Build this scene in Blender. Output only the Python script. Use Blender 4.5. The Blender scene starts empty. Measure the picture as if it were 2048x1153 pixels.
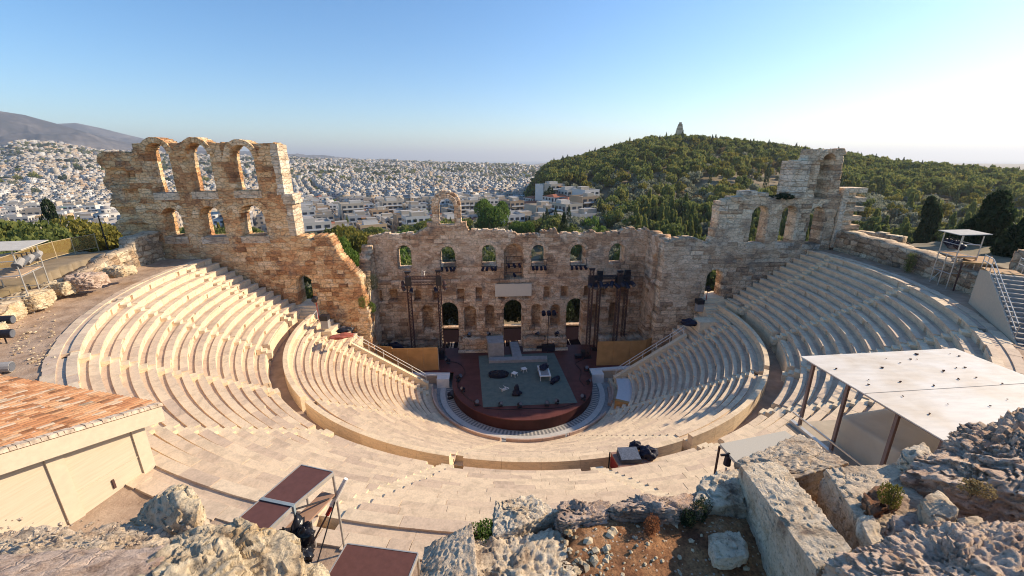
import bpy, math, random
import numpy as np
from mathutils import Matrix, Vector, noise

random.seed(7)
RNG = np.random.RandomState(11)
scene = bpy.context.scene
COL = scene.collection
rad = math.radians

# ---------------------------------------------------------------- camera
CAM = dict(f=828.277, pitch=17.248, yaw=3.361, roll=0.073, pos=(-3.236, -47.564, 28.49))
_p, _y, _r = rad(CAM['pitch']), rad(CAM['yaw']), rad(CAM['roll'])
CF = np.array([math.sin(_y)*math.cos(_p), math.cos(_y)*math.cos(_p), -math.sin(_p)])
CR0 = np.array([math.cos(_y), -math.sin(_y), 0.0])
CD0 = np.cross(CF, CR0)
CR = CR0*math.cos(_r) + CD0*math.sin(_r)
CD = -CR0*math.sin(_r) + CD0*math.cos(_r)
CP = np.array(CAM['pos'])

def ray(x, y):
    return CF + ((x-1024)*CR + (y-576.5)*CD)/CAM['f']
def at_y(x, y, Y):
    d = ray(x, y); t = (Y-CP[1])/d[1]; return CP + d*t
def at_x(x, y, X):
    d = ray(x, y); t = (X-CP[0])/d[0]; return CP + d*t
def at_z(x, y, Z):
    d = ray(x, y); t = (Z-CP[2])/d[2]; return CP + d*t
def at_t(x, y, t):
    return CP + ray(x, y)*t
def project(P):
    d = np.asarray(P, float)-CP
    w = d@CF
    return 1024+CAM['f']*(d@CR)/w, 576.5+CAM['f']*(d@CD)/w, w

cam_d = bpy.data.cameras.new('camera'); cam_o = bpy.data.objects.new('camera', cam_d)
COL.objects.link(cam_o)
M = Matrix(((CR[0], -CD[0], -CF[0], CP[0]), (CR[1], -CD[1], -CF[1], CP[1]), (CR[2], -CD[2], -CF[2], CP[2]), (0, 0, 0, 1)))
cam_o.matrix_world = M
cam_d.sensor_width = 36.0; cam_d.lens = 36.0*CAM['f']/2048.0
cam_d.clip_start = 0.1; cam_d.clip_end = 120000.0
scene.camera = cam_o

# ---------------------------------------------------------------- objects
def tag(o, label=None, cat=None, group=None, kind=None):
    if label: o['label'] = label
    if cat: o['category'] = cat
    if group: o['group'] = group
    if kind: o['kind'] = kind
    return o

def empty(name, loc=(0, 0, 0), rz=0.0):
    o = bpy.data.objects.new(name, None); COL.objects.link(o)
    o.location = loc; o.rotation_euler = (0, 0, rz); o.empty_display_size = 0.3
    return o

def copy_tree(o, parent=None):
    c = o.copy(); COL.objects.link(c); c.parent = parent
    for ch in o.children: copy_tree(ch, c)
    return c

class MB:
    """collects faces; build() links them as one mesh object"""
    def __init__(s): s.v = []; s.f = []; s.m = []; s.t = []
    def add(s, vs, fs, m=0, t=0.5):
        b = len(s.v); s.v.extend([tuple(map(float, q)) for q in vs])
        for k, f in enumerate(fs):
            s.f.append([b+i for i in f]); s.m.append(m); s.t.append(t)
    def box(s, x0, x1, y0, y1, z0, z1, m=0, t=0.5, bottom=True):
        v = [(x0,y0,z0),(x1,y0,z0),(x1,y1,z0),(x0,y1,z0),(x0,y0,z1),(x1,y0,z1),(x1,y1,z1),(x0,y1,z1)]
        f = [(4,5,6,7),(0,1,5,4),(1,2,6,5),(2,3,7,6),(3,0,4,7)]
        if bottom: f.append((3,2,1,0))
        s.add(v, f, m, t)
    def hexa(s, c, m=0, t=0.5):
        """8 corners: bottom 4 ccw, top 4 ccw"""
        s.add(c, [(4,5,6,7),(0,1,5,4),(1,2,6,5),(2,3,7,6),(3,0,4,7),(3,2,1,0)], m, t)
    def obox(s, c, ax, ay, az, m=0, t=0.5):
        """box with centre c and half-axis vectors"""
        c, ax, ay, az = map(np.array, (c, ax, ay, az))
        s.hexa([c-ax-ay-az, c+ax-ay-az, c+ax+ay-az, c-ax+ay-az, c-ax-ay+az, c+ax-ay+az, c+ax+ay+az, c-ax+ay+az], m, t)
    def tube(s, p, q, r, n=8, m=0, t=0.5, r2=None):
        p, q = np.array(p, float), np.array(q, float); d = q-p; L = np.linalg.norm(d)
        if L < 1e-6: return
        d /= L; a = np.cross(d, [0, 0, 1.0]);
        if np.linalg.norm(a) < 1e-3: a = np.array([1.0, 0, 0])
        a /= np.linalg.norm(a); b = np.cross(d, a); r2 = r if r2 is None else r2
        vs = []
        for k in range(n):
            w = 2*math.pi*k/n; e = a*math.cos(w)+b*math.sin(w); vs += [p+e*r, q+e*r2]
        fs = [(2*k, 2*((k+1) % n), 2*((k+1) % n)+1, 2*k+1) for k in range(n)]
        fs += [tuple(2*k for k in range(n))[::-1], tuple(2*k+1 for k in range(n))]
        s.add(vs, fs, m, t)
    def arc(s, r0, r1, z0, z1, a0, a1, n=2, m=0, t=0.5, c=(0.87, 0.0), z0b=None, z1b=None):
        """curved block between radii and angles (radians); z*b are heights on the outer radius"""
        z0b = z0 if z0b is None else z0b; z1b = z1 if z1b is None else z1b
        vs = []
        for k in range(n+1):
            a = a0+(a1-a0)*k/n; ca, sa = math.cos(a), math.sin(a)
            vs += [(c[0]+r0*ca, c[1]+r0*sa, z0), (c[0]+r1*ca, c[1]+r1*sa, z0b), (c[0]+r1*ca, c[1]+r1*sa, z1b), (c[0]+r0*ca, c[1]+r0*sa, z1)]
        fs = []
        for k in range(n):
            b = 4*k
            for j in range(4):
                fs.append((b+j, b+(j+1) % 4, b+4+(j+1) % 4, b+4+j))
        fs += [(0, 3, 2, 1), (4*n, 4*n+1, 4*n+2, 4*n+3)]
        s.add(vs, fs, m, t)
    def build(s, name, mats, parent=None, smooth=False):
        me = bpy.data.meshes.new(name)
        me.from_pydata(s.v, [], s.f)
        if not isinstance(mats, (list, tuple)): mats = [mats]
        for x in mats: me.materials.append(x)
        if any(s.m): me.polygons.foreach_set('material_index', s.m)
        at = me.attributes.new('tint', 'FLOAT', 'FACE'); at.data.foreach_set('value', s.t)
        if smooth: me.polygons.foreach_set('use_smooth', [True]*len(s.f))
        me.update()
        o = bpy.data.objects.new(name, me); COL.objects.link(o)
        if parent: o.parent = parent
        return o

def np_mesh(name, V, F, mats, tint=None, joint=None, parent=None, smooth=False, matidx=None, tri=False):
    """fast mesh from numpy arrays (F: n x 4 or n x 3)"""
    me = bpy.data.meshes.new(name)
    n, k = F.shape
    me.vertices.add(len(V)); me.vertices.foreach_set('co', np.ascontiguousarray(V, dtype=np.float32).ravel())
    me.loops.add(n*k); me.loops.foreach_set('vertex_index', F.astype(np.int32).ravel())
    me.polygons.add(n); me.polygons.foreach_set('loop_start', np.arange(0, n*k, k, dtype=np.int32))
    if not isinstance(mats, (list, tuple)): mats = [mats]
    for x in mats: me.materials.append(x)
    if matidx is not None: me.polygons.foreach_set('material_index', matidx.astype(np.int32))
    if smooth: me.polygons.foreach_set('use_smooth', np.ones(n, bool))
    me.update(calc_edges=True); me.validate()
    if tint is not None:
        at = me.attributes.new('tint', 'FLOAT', 'FACE'); at.data.foreach_set('value', tint.astype(np.float32))
    if joint is not None:
        at = me.attributes.new('joint', 'FLOAT', 'FACE'); at.data.foreach_set('value', joint.astype(np.float32))
    o = bpy.data.objects.new(name, me); COL.objects.link(o)
    if parent: o.parent = parent
    return o

# ---------------------------------------------------------------- vector noise (numpy)
def hash2(i, j, s=0.0):
    v = np.sin(i*127.1+j*311.7+s*74.7)*43758.5453
    return v-np.floor(v)
def vnoise(x, y, s=0.0):
    xi, yi = np.floor(x), np.floor(y); xf, yf = x-xi, y-yi
    u, v = xf*xf*(3-2*xf), yf*yf*(3-2*yf)
    a, b = hash2(xi, yi, s), hash2(xi+1, yi, s); c, d = hash2(xi, yi+1, s), hash2(xi+1, yi+1, s)
    return (a*(1-u)+b*u)*(1-v)+(c*(1-u)+d*u)*v
def fbm(x, y, o=4, s=0.0):
    t = 0; a = 0.5; n = 0
    for k in range(o):
        t = t+a*vnoise(x*2**k, y*2**k, s+k*3.3); n += a; a *= 0.5
    return t/n

def smooth(a, b, x):
    t = np.clip((x-a)/(b-a), 0, 1); return t*t*(3-2*t)

# ---------------------------------------------------------------- materials
def new_mat(name):
    m = bpy.data.materials.new(name); m.use_nodes = True
    nt = m.node_tree; b = nt.nodes['Principled BSDF']
    b.inputs['Roughness'].default_value = 0.85
    if 'Specular IOR Level' in b.inputs: b.inputs['Specular IOR Level'].default_value = 0.25
    return m, nt, b
class N:
    """tiny node builder"""
    def __init__(s, nt): s.nt = nt
    def n(s, t, **k):
        x = s.nt.nodes.new(t)
        for a, b in k.items(): setattr(x, a, b)
        return x
    def l(s, a, b): s.nt.links.new(a, b)
    def coord(s, kind='Object', scale=(1, 1, 1), rot=(0, 0, 0)):
        tc = s.n('ShaderNodeTexCoord'); mp = s.n('ShaderNodeMapping')
        mp.inputs['Scale'].default_value = scale; mp.inputs['Rotation'].default_value = rot
        s.l(tc.outputs[kind], mp.inputs['Vector']); return mp.outputs[0]
    def noise(s, vec, scale, detail=4, rough=0.55, dist=0.0):
        x = s.n('ShaderNodeTexNoise'); s.l(vec, x.inputs['Vector'])
        x.inputs['Scale'].default_value = scale; x.inputs['Detail'].default_value = detail
        x.inputs['Roughness'].default_value = rough; x.inputs['Distortion'].default_value = dist
        return x.outputs['Fac']
    def vor(s, vec, scale, feature='F1', out='Distance', rnd=1.0):
        x = s.n('ShaderNodeTexVoronoi', feature=feature); s.l(vec, x.inputs['Vector'])
        x.inputs['Scale'].default_value = scale; x.inputs['Randomness'].default_value = rnd
        return x.outputs[out]
    def ramp(s, fac, stops, interp='LINEAR'):
        x = s.n('ShaderNodeValToRGB'); x.color_ramp.interpolation = interp
        cr = x.color_ramp
        while len(cr.elements) < len(stops): cr.elements.new(0.5)
        for e, (p, c) in zip(cr.elements, stops):
            e.position = p; e.color = (c, c, c, 1) if isinstance(c, (int, float)) else (*c, 1)
        s.l(fac, x.inputs[0]); return x.outputs[0]
    def mix(s, fac, a, b, mode='MIX'):
        x = s.n('ShaderNodeMix', data_type='RGBA', blend_type=mode)
        for inp, v in ((x.inputs[0], fac), (x.inputs[6], a), (x.inputs[7], b)):
            if isinstance(v, (int, float)):
                inp.default_value = v if inp == x.inputs[0] else (v, v, v, 1)
            elif isinstance(v, tuple): inp.default_value = (*v, 1)
            else: s.l(v, inp)
        return x.outputs[2]
    def math(s, op, a, b=0.0, clamp=False):
        x = s.n('ShaderNodeMath', operation=op); x.use_clamp = clamp
        for inp, v in ((x.inputs[0], a), (x.inputs[1], b)):
            if isinstance(v, (int, float)): inp.default_value = v
            else: s.l(v, inp)
        return x.outputs[0]
    def attr(s, name='tint'):
        x = s.n('ShaderNodeAttribute', attribute_name=name); return x.outputs['Fac']
    def bump(s, h, strength, dist, bsdf):
        x = s.n('ShaderNodeBump'); s.l(h, x.inputs['Height'])
        x.inputs['Strength'].default_value = strength; x.inputs['Distance'].default_value = dist
        s.l(x.outputs[0], bsdf.inputs['Normal']); return x

def simple(name, col, rough=0.7, metal=0.0, var=0.12, nscale=3.0, bump=0.0):
    m, nt, b = new_mat(name); g = N(nt)
    v = g.coord()
    c = g.ramp(g.noise(v, nscale, 5), [(0.3, tuple(x*(1-var) for x in col)), (0.7, tuple(min(1, x*(1+var)) for x in col))])
    g.l(c, b.inputs['Base Color']); b.inputs['Roughness'].default_value = rough; b.inputs['Metallic'].default_value = metal
    if bump: g.bump(g.noise(v, nscale*6, 6), bump, 0.02, b)
    return m

def masonry(name, pale, mid, dark, red, grey_amt=0.3, scale=1.45, patch=0.22, zsq=1.9, seed=0.0):
    """weathered coursed stone: irregular blocks with dark joints, warm patches and grey crust"""
    m, nt, b = new_mat(name); g = N(nt)
    v = g.coord(scale=(1, 1, zsq)); v0 = g.coord()
    warp = g.n('ShaderNodeVectorMath', operation='ADD')
    nz = g.n('ShaderNodeTexNoise'); g.l(v0, nz.inputs['Vector']); nz.inputs['Scale'].default_value = 1.3; nz.inputs['Detail'].default_value = 2
    sc = g.n('ShaderNodeVectorMath', operation='SCALE'); g.l(nz.outputs['Color'], sc.inputs[0]); sc.inputs['Scale'].default_value = 0.35
    g.l(v, warp.inputs[0]); g.l(sc.outputs[0], warp.inputs[1]); w = warp.outputs[0]
    edge = g.vor(w, scale, 'DISTANCE_TO_EDGE', 'Distance', 0.85)
    x = g.n('ShaderNodeTexVoronoi', feature='F1'); g.l(w, x.inputs['Vector']); x.inputs['Scale'].default_value = scale; x.inputs['Randomness'].default_value = 0.85
    cellr = g.n('ShaderNodeSeparateColor'); g.l(x.outputs['Color'], cellr.inputs[0])
    big = g.noise(v0, patch, 5, 0.6, 0.6)
    fac = g.math('ADD', g.math('MULTIPLY', big, 0.62), g.math('ADD', g.math('MULTIPLY', cellr.outputs[0], 0.15), g.math('MULTIPLY', g.attr(), 0.27)))
    col = g.ramp(fac, [(0.30, pale), (0.47, mid), (0.60, red), (0.76, dark)])
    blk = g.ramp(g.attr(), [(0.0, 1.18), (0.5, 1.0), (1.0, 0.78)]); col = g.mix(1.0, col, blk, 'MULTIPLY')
    col = g.mix(1.0, col, g.ramp(g.attr('joint'), [(0.0, 1.0), (1.0, 0.72)]), 'MULTIPLY')
    # grey lichen crust
    gr = g.ramp(g.noise(v0, 0.5, 6, 0.65, 0.4), [(0.55-0.18*grey_amt, 0.0), (0.72-0.15*grey_amt, 1.0)])
    col = g.mix(g.math('MULTIPLY', gr, 0.75), col, (0.20, 0.185, 0.165))
    fine = g.noise(v0, 9.0, 6, 0.7)
    col = g.mix(1.0, col, g.ramp(fine, [(0.3, 0.62), (0.62, 1.08)]), 'MULTIPLY')
    pits = g.ramp(g.noise(g.coord(scale=(1, 1, 1.6)), 2.6, 3, 0.5), [(0.30, 0.45), (0.40, 1.0)])
    col = g.mix(0.8, col, pits, 'MULTIPLY')
    j = g.ramp(edge, [(0.0, 0.52), (0.018, 0.74), (0.05, 1.0)])
    col = g.mix(1.0, col, j, 'MULTIPLY')
    g.l(col, b.inputs['Base Color']); b.inputs['Roughness'].default_value = 0.95
    hgt = g.math('ADD', g.ramp(edge, [(0.0, 0.0), (0.09, 1.0)]), g.math('MULTIPLY', fine, 0.9))
    g.bump(hgt, 0.85, 0.07, b)
    return m

def marble(name, pale, pink, dark, streak=1.0):
    """seat slabs: each block its own shade (tint attribute), soft veins, a little dirt"""
    m, nt, b = new_mat(name); g = N(nt); v = g.coord()
    base = g.ramp(g.attr(), [(0.0, dark), (0.25, pink), (0.7, pale), (1.0, tuple(min(1, x*1.08) for x in pale))])
    vein = g.ramp(g.noise(g.coord(scale=(1, 1, 4)), 1.1, 6, 0.65, 1.2), [(0.36, 0.80), (0.52, 1.0), (0.7, 1.05)])
    col = g.mix(streak, base, vein, 'MULTIPLY')
    col = g.mix(1.0, col, g.ramp(g.noise(v, 14, 4, 0.6), [(0.3, 0.86), (0.6, 1.03)]), 'MULTIPLY')
    g.l(col, b.inputs['Base Color']); b.inputs['Roughness'].default_value = 0.72
    g.bump(g.noise(v, 11, 5, 0.6), 0.35, 0.012, b)
    return m
# ================================================================ light and air
SUN_AZ, SUN_EL = 75.5, 27.5       # azimuth from +y towards +x
w = bpy.data.worlds.new('World'); scene.world = w; w.use_nodes = True
nt = w.node_tree; bg = nt.nodes['Background']
sky = nt.nodes.new('ShaderNodeTexSky'); sky.sky_type = 'NISHITA'; sky.sun_disc = False
sky.sun_elevation = rad(SUN_EL); sky.sun_rotation = rad(SUN_AZ)
sky.altitude = 100; sky.air_density = 1.0; sky.dust_density = 0.45; sky.ozone_density = 3.5
hs = nt.nodes.new('ShaderNodeHueSaturation'); hs.inputs['Saturation'].default_value = 1.22; nt.links.new(sky.outputs[0], hs.inputs['Color']); nt.links.new(hs.outputs[0], bg.inputs[0]); bg.inputs[1].default_value = 0.105
sd = bpy.data.lights.new('sun', 'SUN'); sd.energy = 4.0; sd.angle = rad(0.5); sd.color = (1.0, 0.82, 0.60)
so = bpy.data.objects.new('sun', sd); COL.objects.link(so)
sdir = Vector((math.sin(rad(SUN_AZ))*math.cos(rad(SUN_EL)), math.cos(rad(SUN_AZ))*math.cos(rad(SUN_EL)), math.sin(rad(SUN_EL))))
so.rotation_euler = sdir.to_track_quat('Z', 'Y').to_euler(); so.location = (60, 20, 60)
vs = scene.view_settings
vs.view_transform = 'Standard'; vs.look = 'None'; vs.gamma = 1.0; vs.use_curve_mapping = False; vs.exposure = 0.93
scene.cycles.filter_width = 1.05; scene.cycles.max_bounces = 6; scene.cycles.diffuse_bounces = 5; scene.cycles.transparent_max_bounces = 4

# ================================================================ terrain
CX = 0.87                        # centre of the seating circle
E_AZ = [-60, -46, -45, -43, -40, -35, -24, -11, 2, 6.5, 12, 60]
E_EL = [0.6, 1.15, 1.75, 1.65, 1.0, 0.75, 0.35, -0.10, -0.50, -0.62, -0.8, -0.8]
R_AZ = [2, 4.5, 6, 8, 10, 11.7, 15, 20.2, 24.3, 28, 31.8, 36.8, 41, 45.2, 53.3, 62]
R_EL = [-3.5, -1.7, -1.35, -1.0, -0.6, -0.25, 0.70, 1.95, 2.1, 1.85, 1.4, 0.55, 0.0, -0.75, -1.5, -2.0]
def terrain(x, y):
    dx, dy = x-CP[0], y-CP[1]
    d = np.hypot(dx, dy); az = np.degrees(np.arctan2(dx, dy))
    # low ground round the theatre falling towards the plain
    z = np.interp(d, [0, 60, 110, 220, 420, 800, 1500], [-4, -5, -7, -13, -27, -40, -48])
    E = np.interp(az, E_AZ, E_EL); zs = CP[2]+3800*np.tan(np.radians(E))-12
    up = np.clip((d-900)/2900, 0, 1)**1.35
    z = z*(1-up)+zs*up
    z = z+up*(fbm(x/420, y/420, 4, 1.0)-0.5)*34*(1-up*0.55)
    far = smooth(4000, 6200, d)
    keep = smooth(-14, -26, az)
    z = z*(1-far)+(-124*(1-keep)+z*keep)*far
    # wooded hill on the right
    RE = np.interp(az, R_AZ, R_EL)
    dr = 560+0*az
    zr = CP[2]+dr*np.tan(np.radians(RE))-4.5
    t = np.where(d < dr, smooth(150, dr, d)**0.9, 1-smooth(dr, dr+420, d)*0.95)
    wgt = smooth(4.0, 8.5, az)
    base = np.where(d < dr, -9.0, -45)
    hill = base+(zr-base)*t+(fbm(x/70, y/70, 4, 5.0)-0.5)*14*np.clip(t*(1-t)*4, 0, 1)
    z = z*(1-wgt)+hill*wgt
    # plateau of the rock round the seating, on the camera side of the wing walls
    rc = np.hypot(x-CX, y)
    pl = 18.9-8.5*smooth(52, 100, rc)-14*smooth(70, 160, rc)+(fbm(x/6, y/6, 3, 9.0)-0.5)*0.9
    side = smooth(7.0, 1.5, y+0.10*np.abs(x)-3.0)
    z2 = z*(1-side)+np.maximum(pl, z)*side
    nearw = smooth(190, 110, rc)
    z = z*(1-nearw)+z2*nearw
    # behind the camera the ground climbs on
    z = np.where((y < -30) & (rc > 46), np.maximum(z, 18.0), z)
    # cut out the bowl of the theatre and stage
    cut = (rc < 43.6) & (y < 6)
    z = np.where(cut, -4.0, z)
    z = np.where((np.abs(x) < 45) & (y >= 2) & (y < 25), -4.0, z)
    return z

az = np.radians(np.arange(-88, 88.01, 0.30)); dd = 9.0*np.exp(np.arange(0, 7.02, 0.021))
A_, D_ = np.meshgrid(az, dd)
X = CP[0]+D_*np.sin(A_); Y = CP[1]+D_*np.cos(A_); Z = terrain(X, Y)
nv, nu = A_.shape
V = np.stack([X, Y, Z], -1).reshape(-1, 3)
I = (np.arange(nv-1)[:, None]*nu+np.arange(nu-1)[None, :]).ravel()
F = np.stack([I, I+1, I+nu+1, I+nu], 1)
m, nt_, b = new_mat('ground_soil'); g = N(nt_); v = g.coord()
c1 = g.ramp(g.noise(v, 0.05, 6, 0.6), [(0.3, (0.09, 0.085, 0.04)), (0.5, (0.22, 0.17, 0.10)), (0.7, (0.32, 0.25, 0.17))])
c1 = g.mix(1.0, c1, g.ramp(g.noise(v, 0.9, 6, 0.7), [(0.3, 0.7), (0.7, 1.2)]), 'MULTIPLY')
g.l(c1, b.inputs['Base Color'])
MAT_GROUND = m
tag(np_mesh('ground', V, F, m, smooth=True), kind='structure')

# the rest of the world's ground behind the camera, so that light and side views stay closed
mb = MB()
mb.add([(-400, -500, 17), (400, -500, 17), (400, -52, 20.5), (-400, -52, 20.5)], [(0, 1, 2, 3)])
tag(mb.build('hillside_ground', MAT_GROUND), kind='structure')

# sea
mb = MB()
mb.add([(-60000, 4500, -112), (60000, 4500, -112), (60000, 90000, -112), (-60000, 90000, -112)], [(0, 1, 2, 3)])
m, nt_, b = new_mat('sea_water'); b.inputs['Base Color'].default_value = (0.02, 0.07, 0.13, 1); b.inputs['Roughness'].default_value = 0.35
g = N(nt_); g.bump(g.noise(g.coord(), 0.02, 6), 0.6, 3.0, b)
tag(mb.build('sea', m), kind='structure')

# mountains on the left, two ridges
m, nt_, b = new_mat('mountain_scrub'); g = N(nt_); v = g.coord()
c1 = g.ramp(g.noise(v, 0.0016, 8, 0.7, 0.5), [(0.32, (0.035, 0.04, 0.045)), (0.47, (0.07, 0.065, 0.07)), (0.58, (0.14, 0.125, 0.12)), (0.75, (0.24, 0.21, 0.20))])
c1 = g.mix(1.0, c1, g.ramp(g.noise(v, 0.012, 6, 0.7), [(0.3, 0.65), (0.7, 1.2)]), 'MULTIPLY')
g.l(c1, b.inputs['Base Color']); b.inputs['Roughness'].default_value = 1.0
def mountain(name, azs, els, d0, w, sd):
    a = np.radians(np.arange(azs[0], azs[-1]+0.01, 0.08)); t = np.linspace(-1, 1, 90)
    A2, T2 = np.meshgrid(a, t)
    el = np.interp(np.degrees(A2), azs, els)
    dist = d0+T2*w
    top = CP[2]+d0*np.tan(np.radians(el))
    prof = np.where(T2 < 0, smooth(-1, 0, T2)**0.8*0.35+0.65*np.clip(1+T2, 0, 1), 1-0.6*T2)
    Xm = CP[0]+dist*np.sin(A2); Ym = CP[1]+dist*np.cos(A2)
    rid = 1-np.abs(2*fbm(Xm/900, Ym/900, 6, sd)-1)
    rid2 = 1-np.abs(2*fbm(Xm/260, Ym/260, 4, sd+4)-1)
    amp = np.clip(1-np.abs(T2)**2*0.3, 0, 1)*np.clip(-T2*3, 0.0, 1.0)
    Zm = -60+(top+60)*prof+((rid-0.75)*260+(rid2-0.7)*70)*amp
    nv, nu = A2.shape; V = np.stack([Xm, Ym, Zm], -1).reshape(-1, 3)
    I = (np.arange(nv-1)[:, None]*nu+np.arange(nu-1)[None, :]).ravel()
    tag(np_mesh(name, V, np.stack([I, I+1, I+nu+1, I+nu], 1), m, smooth=True), kind='structure')
mountain('mountain_near', [-62, -52, -46.4, -45.4, -44.1, -42.4, -40.5, -37.0, -30, -22], [3.6, 4.3, 4.15, 3.95, 3.75, 3.15, 2.45, 1.3, 0.5, 0.1], 7000, 1900, 2.0)
mountain('mountain_far', [-52, -44, -42.4, -41.1, -39.5, -37.5, -35, -30, -24, -18, -12], [2.0, 2.8, 3.12, 3.28, 2.92, 2.3, 1.6, 1.0, 0.6, 0.2, -0.3], 10500, 2200, 7.0)
# ================================================================ masonry walls
MAT_WING = masonry('orange_rubble_masonry', (0.82, 0.64, 0.43), (0.76, 0.51, 0.27), (0.34, 0.18, 0.10), (0.64, 0.33, 0.15), 0.06, 1.5, 0.20)
MAT_STAGE = masonry('weathered_limestone_masonry', (0.84, 0.67, 0.49), (0.76, 0.56, 0.38), (0.36, 0.23, 0.15), (0.64, 0.40, 0.24), 0.10, 1.6, 0.22)
MAT_GREY = masonry('grey_crusted_masonry', (0.84, 0.69, 0.50), (0.77, 0.59, 0.40), (0.38, 0.26, 0.17), (0.66, 0.45, 0.28), 0.14, 1.45, 0.24)
MAT_ASHLAR = masonry('pale_ashlar', (0.74, 0.65, 0.52), (0.66, 0.53, 0.38), (0.36, 0.26, 0.18), (0.56, 0.40, 0.26), 0.25, 1.05, 0.3, 2.1)

def courses(U, Z, s=0.0, h=0.58):
    """irregular ashlar courses: per-stone random number and distance to the nearest joint"""
    zz = Z/h+0.25*vnoise(U*0.15, Z*0.15, s)
    r = np.floor(zz); fz = zz-r
    L = 0.8+1.05*hash2(r, 3.0, s)
    uu = U/L+hash2(r, 9.0, s)*7
    c = np.floor(uu); fu = uu-c
    e = np.minimum(np.minimum(fz, 1-fz)*h, np.minimum(fu, 1-fu)*L)
    return hash2(c, r, s), e

def wall_mesh(name, org, ud, nd, u0, u1, z0, z1, solid, thick, mat, cell=0.125, depth=None, parent=None,
              rough=0.05, jit=0.03, seed=0.0, tint=None, back_rough=True):
    """stone wall on a grid: visible face towards nd, openings and ragged edges from the solid() mask"""
    org, ud, nd = map(lambda q: np.array(q, float), (org, ud, nd)); up = np.array([0, 0, 1.0])
    nu = int(round((u1-u0)/cell)); nz = int(round((z1-z0)/cell))
    us = u0+np.arange(nu+1)*cell; zs = z0+np.arange(nz+1)*cell
    Uc, Zc = np.meshgrid(us[:-1]+cell/2, zs[:-1]+cell/2)
    S = solid(Uc, Zc)
    U, Z = np.meshgrid(us, zs)
    bh, be = courses(U, Z, seed)
    disp = (bh-0.5)*2*rough+(fbm(U*1.7, Z*1.7, 3, seed)-0.5)*rough*2.2
    rub = smooth(.42, .58, fbm(U*.22, Z*.22, 3, seed+7))          # zones of rubble without courses
    disp = disp*(1-.5*rub)-np.where(be < cell*0.45, rough*0.9, 0)*(1-rub)
    rec = depth(U, Z) if depth is not None else 0*U
    ju = (hash2(U*7.1, Z*3.3, seed)-0.5)*jit*2; jz = (hash2(U*2.7, Z*9.1, seed+5)-0.5)*jit*2
    Vf = org+(U+ju)[..., None]*ud+(Z+jz)[..., None]*up+(disp-rec)[..., None]*nd
    th = thick(U, Z) if callable(thick) else thick+0*U
    Vb = org+(U+ju)[..., None]*ud+(Z+jz)[..., None]*up-(th+(disp if back_rough else 0))[..., None]*nd
    n1 = nu+1; off = n1*(nz+1)
    V = np.concatenate([Vf.reshape(-1, 3), Vb.reshape(-1, 3)])
    jj, ii = np.nonzero(S)
    a = jj*n1+ii; b = a+1; c = a+n1+1; d = a+n1
    front = np.stack([a, b, c, d], 1); back = np.stack([a, d, c, b], 1)+off
    tc, _ = courses(Uc, Zc, seed); tt = tc[jj, ii]
    F = [front, back]; T = [tt, tt]
    def side(mask, p, q):
        jj, ii = np.nonzero(mask); base = jj*n1+ii
        P, Q = base+p, base+q
        F.append(np.stack([P, P+off, Q+off, Q], 1)); T.append(tc[jj, ii])
    Sp = np.pad(S, 1)
    side(S & ~Sp[:-2, 1:-1], 0, 1)          # below
    side(S & ~Sp[2:, 1:-1], n1+1, n1)       # above
    side(S & ~Sp[1:-1, :-2], n1, 0)         # left
    side(S & ~Sp[1:-1, 2:], 1, n1+1)        # right
    F = np.concatenate(F); T = np.concatenate(T)
    if tint is not None: T = tint(T)
    if np.dot(np.cross(ud, up), nd) < 0: F = F[:, ::-1]
    jc = (courses(Uc, Zc, seed)[1] < cell*.5)[np.nonzero(S)].astype(float); rb = smooth(.42, .58, fbm(Uc*.22, Zc*.22, 3, seed+7))[np.nonzero(S)]; T[:len(rb)] = T[:len(rb)]*(1-.45*rb)+.5*.45*rb; J = np.zeros(len(F)); J[:len(jc)] = jc*(1-rb)*(0.45+.55*fbm(Uc*.6, Zc*.6, 2, seed+2)[np.nonzero(S)])*1.3
    if depth is not None: T[:len(jc)] = np.where(depth(Uc, Zc)[np.nonzero(S)] > .6, np.clip(T[:len(jc)]*.5+.55, 0, 1), T[:len(jc)])  # backs of deep recesses tinted darker, painting shade into the niches
    used = np.unique(F); rm = np.full(len(V), -1); rm[used] = np.arange(len(used))
    return np_mesh(name, V[used], rm[F], mat, T, J, parent)

def arch(U, Z, x0, x1, zb, zt):
    """round-headed opening"""
    r = (x1-x0)/2; xc = (x0+x1)/2
    return (U > x0) & (U < x1) & (Z > zb) & ((Z < zt-r) | ((U-xc)**2+(Z-(zt-r))**2 < r*r))
def prof(U, pts):
    return np.interp(U, [q[0] for q in pts], [q[1] for q in pts])
def ragged(U, amp=0.25, s=0.0, f=1.0):
    L = np.floor(U*f/0.8+s)
    return (hash2(L, s)-0.5)*2*amp+(vnoise(U*3, U*0, s)-0.5)*amp*0.6

YW = 9.6                         # face of the stage wall
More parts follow.
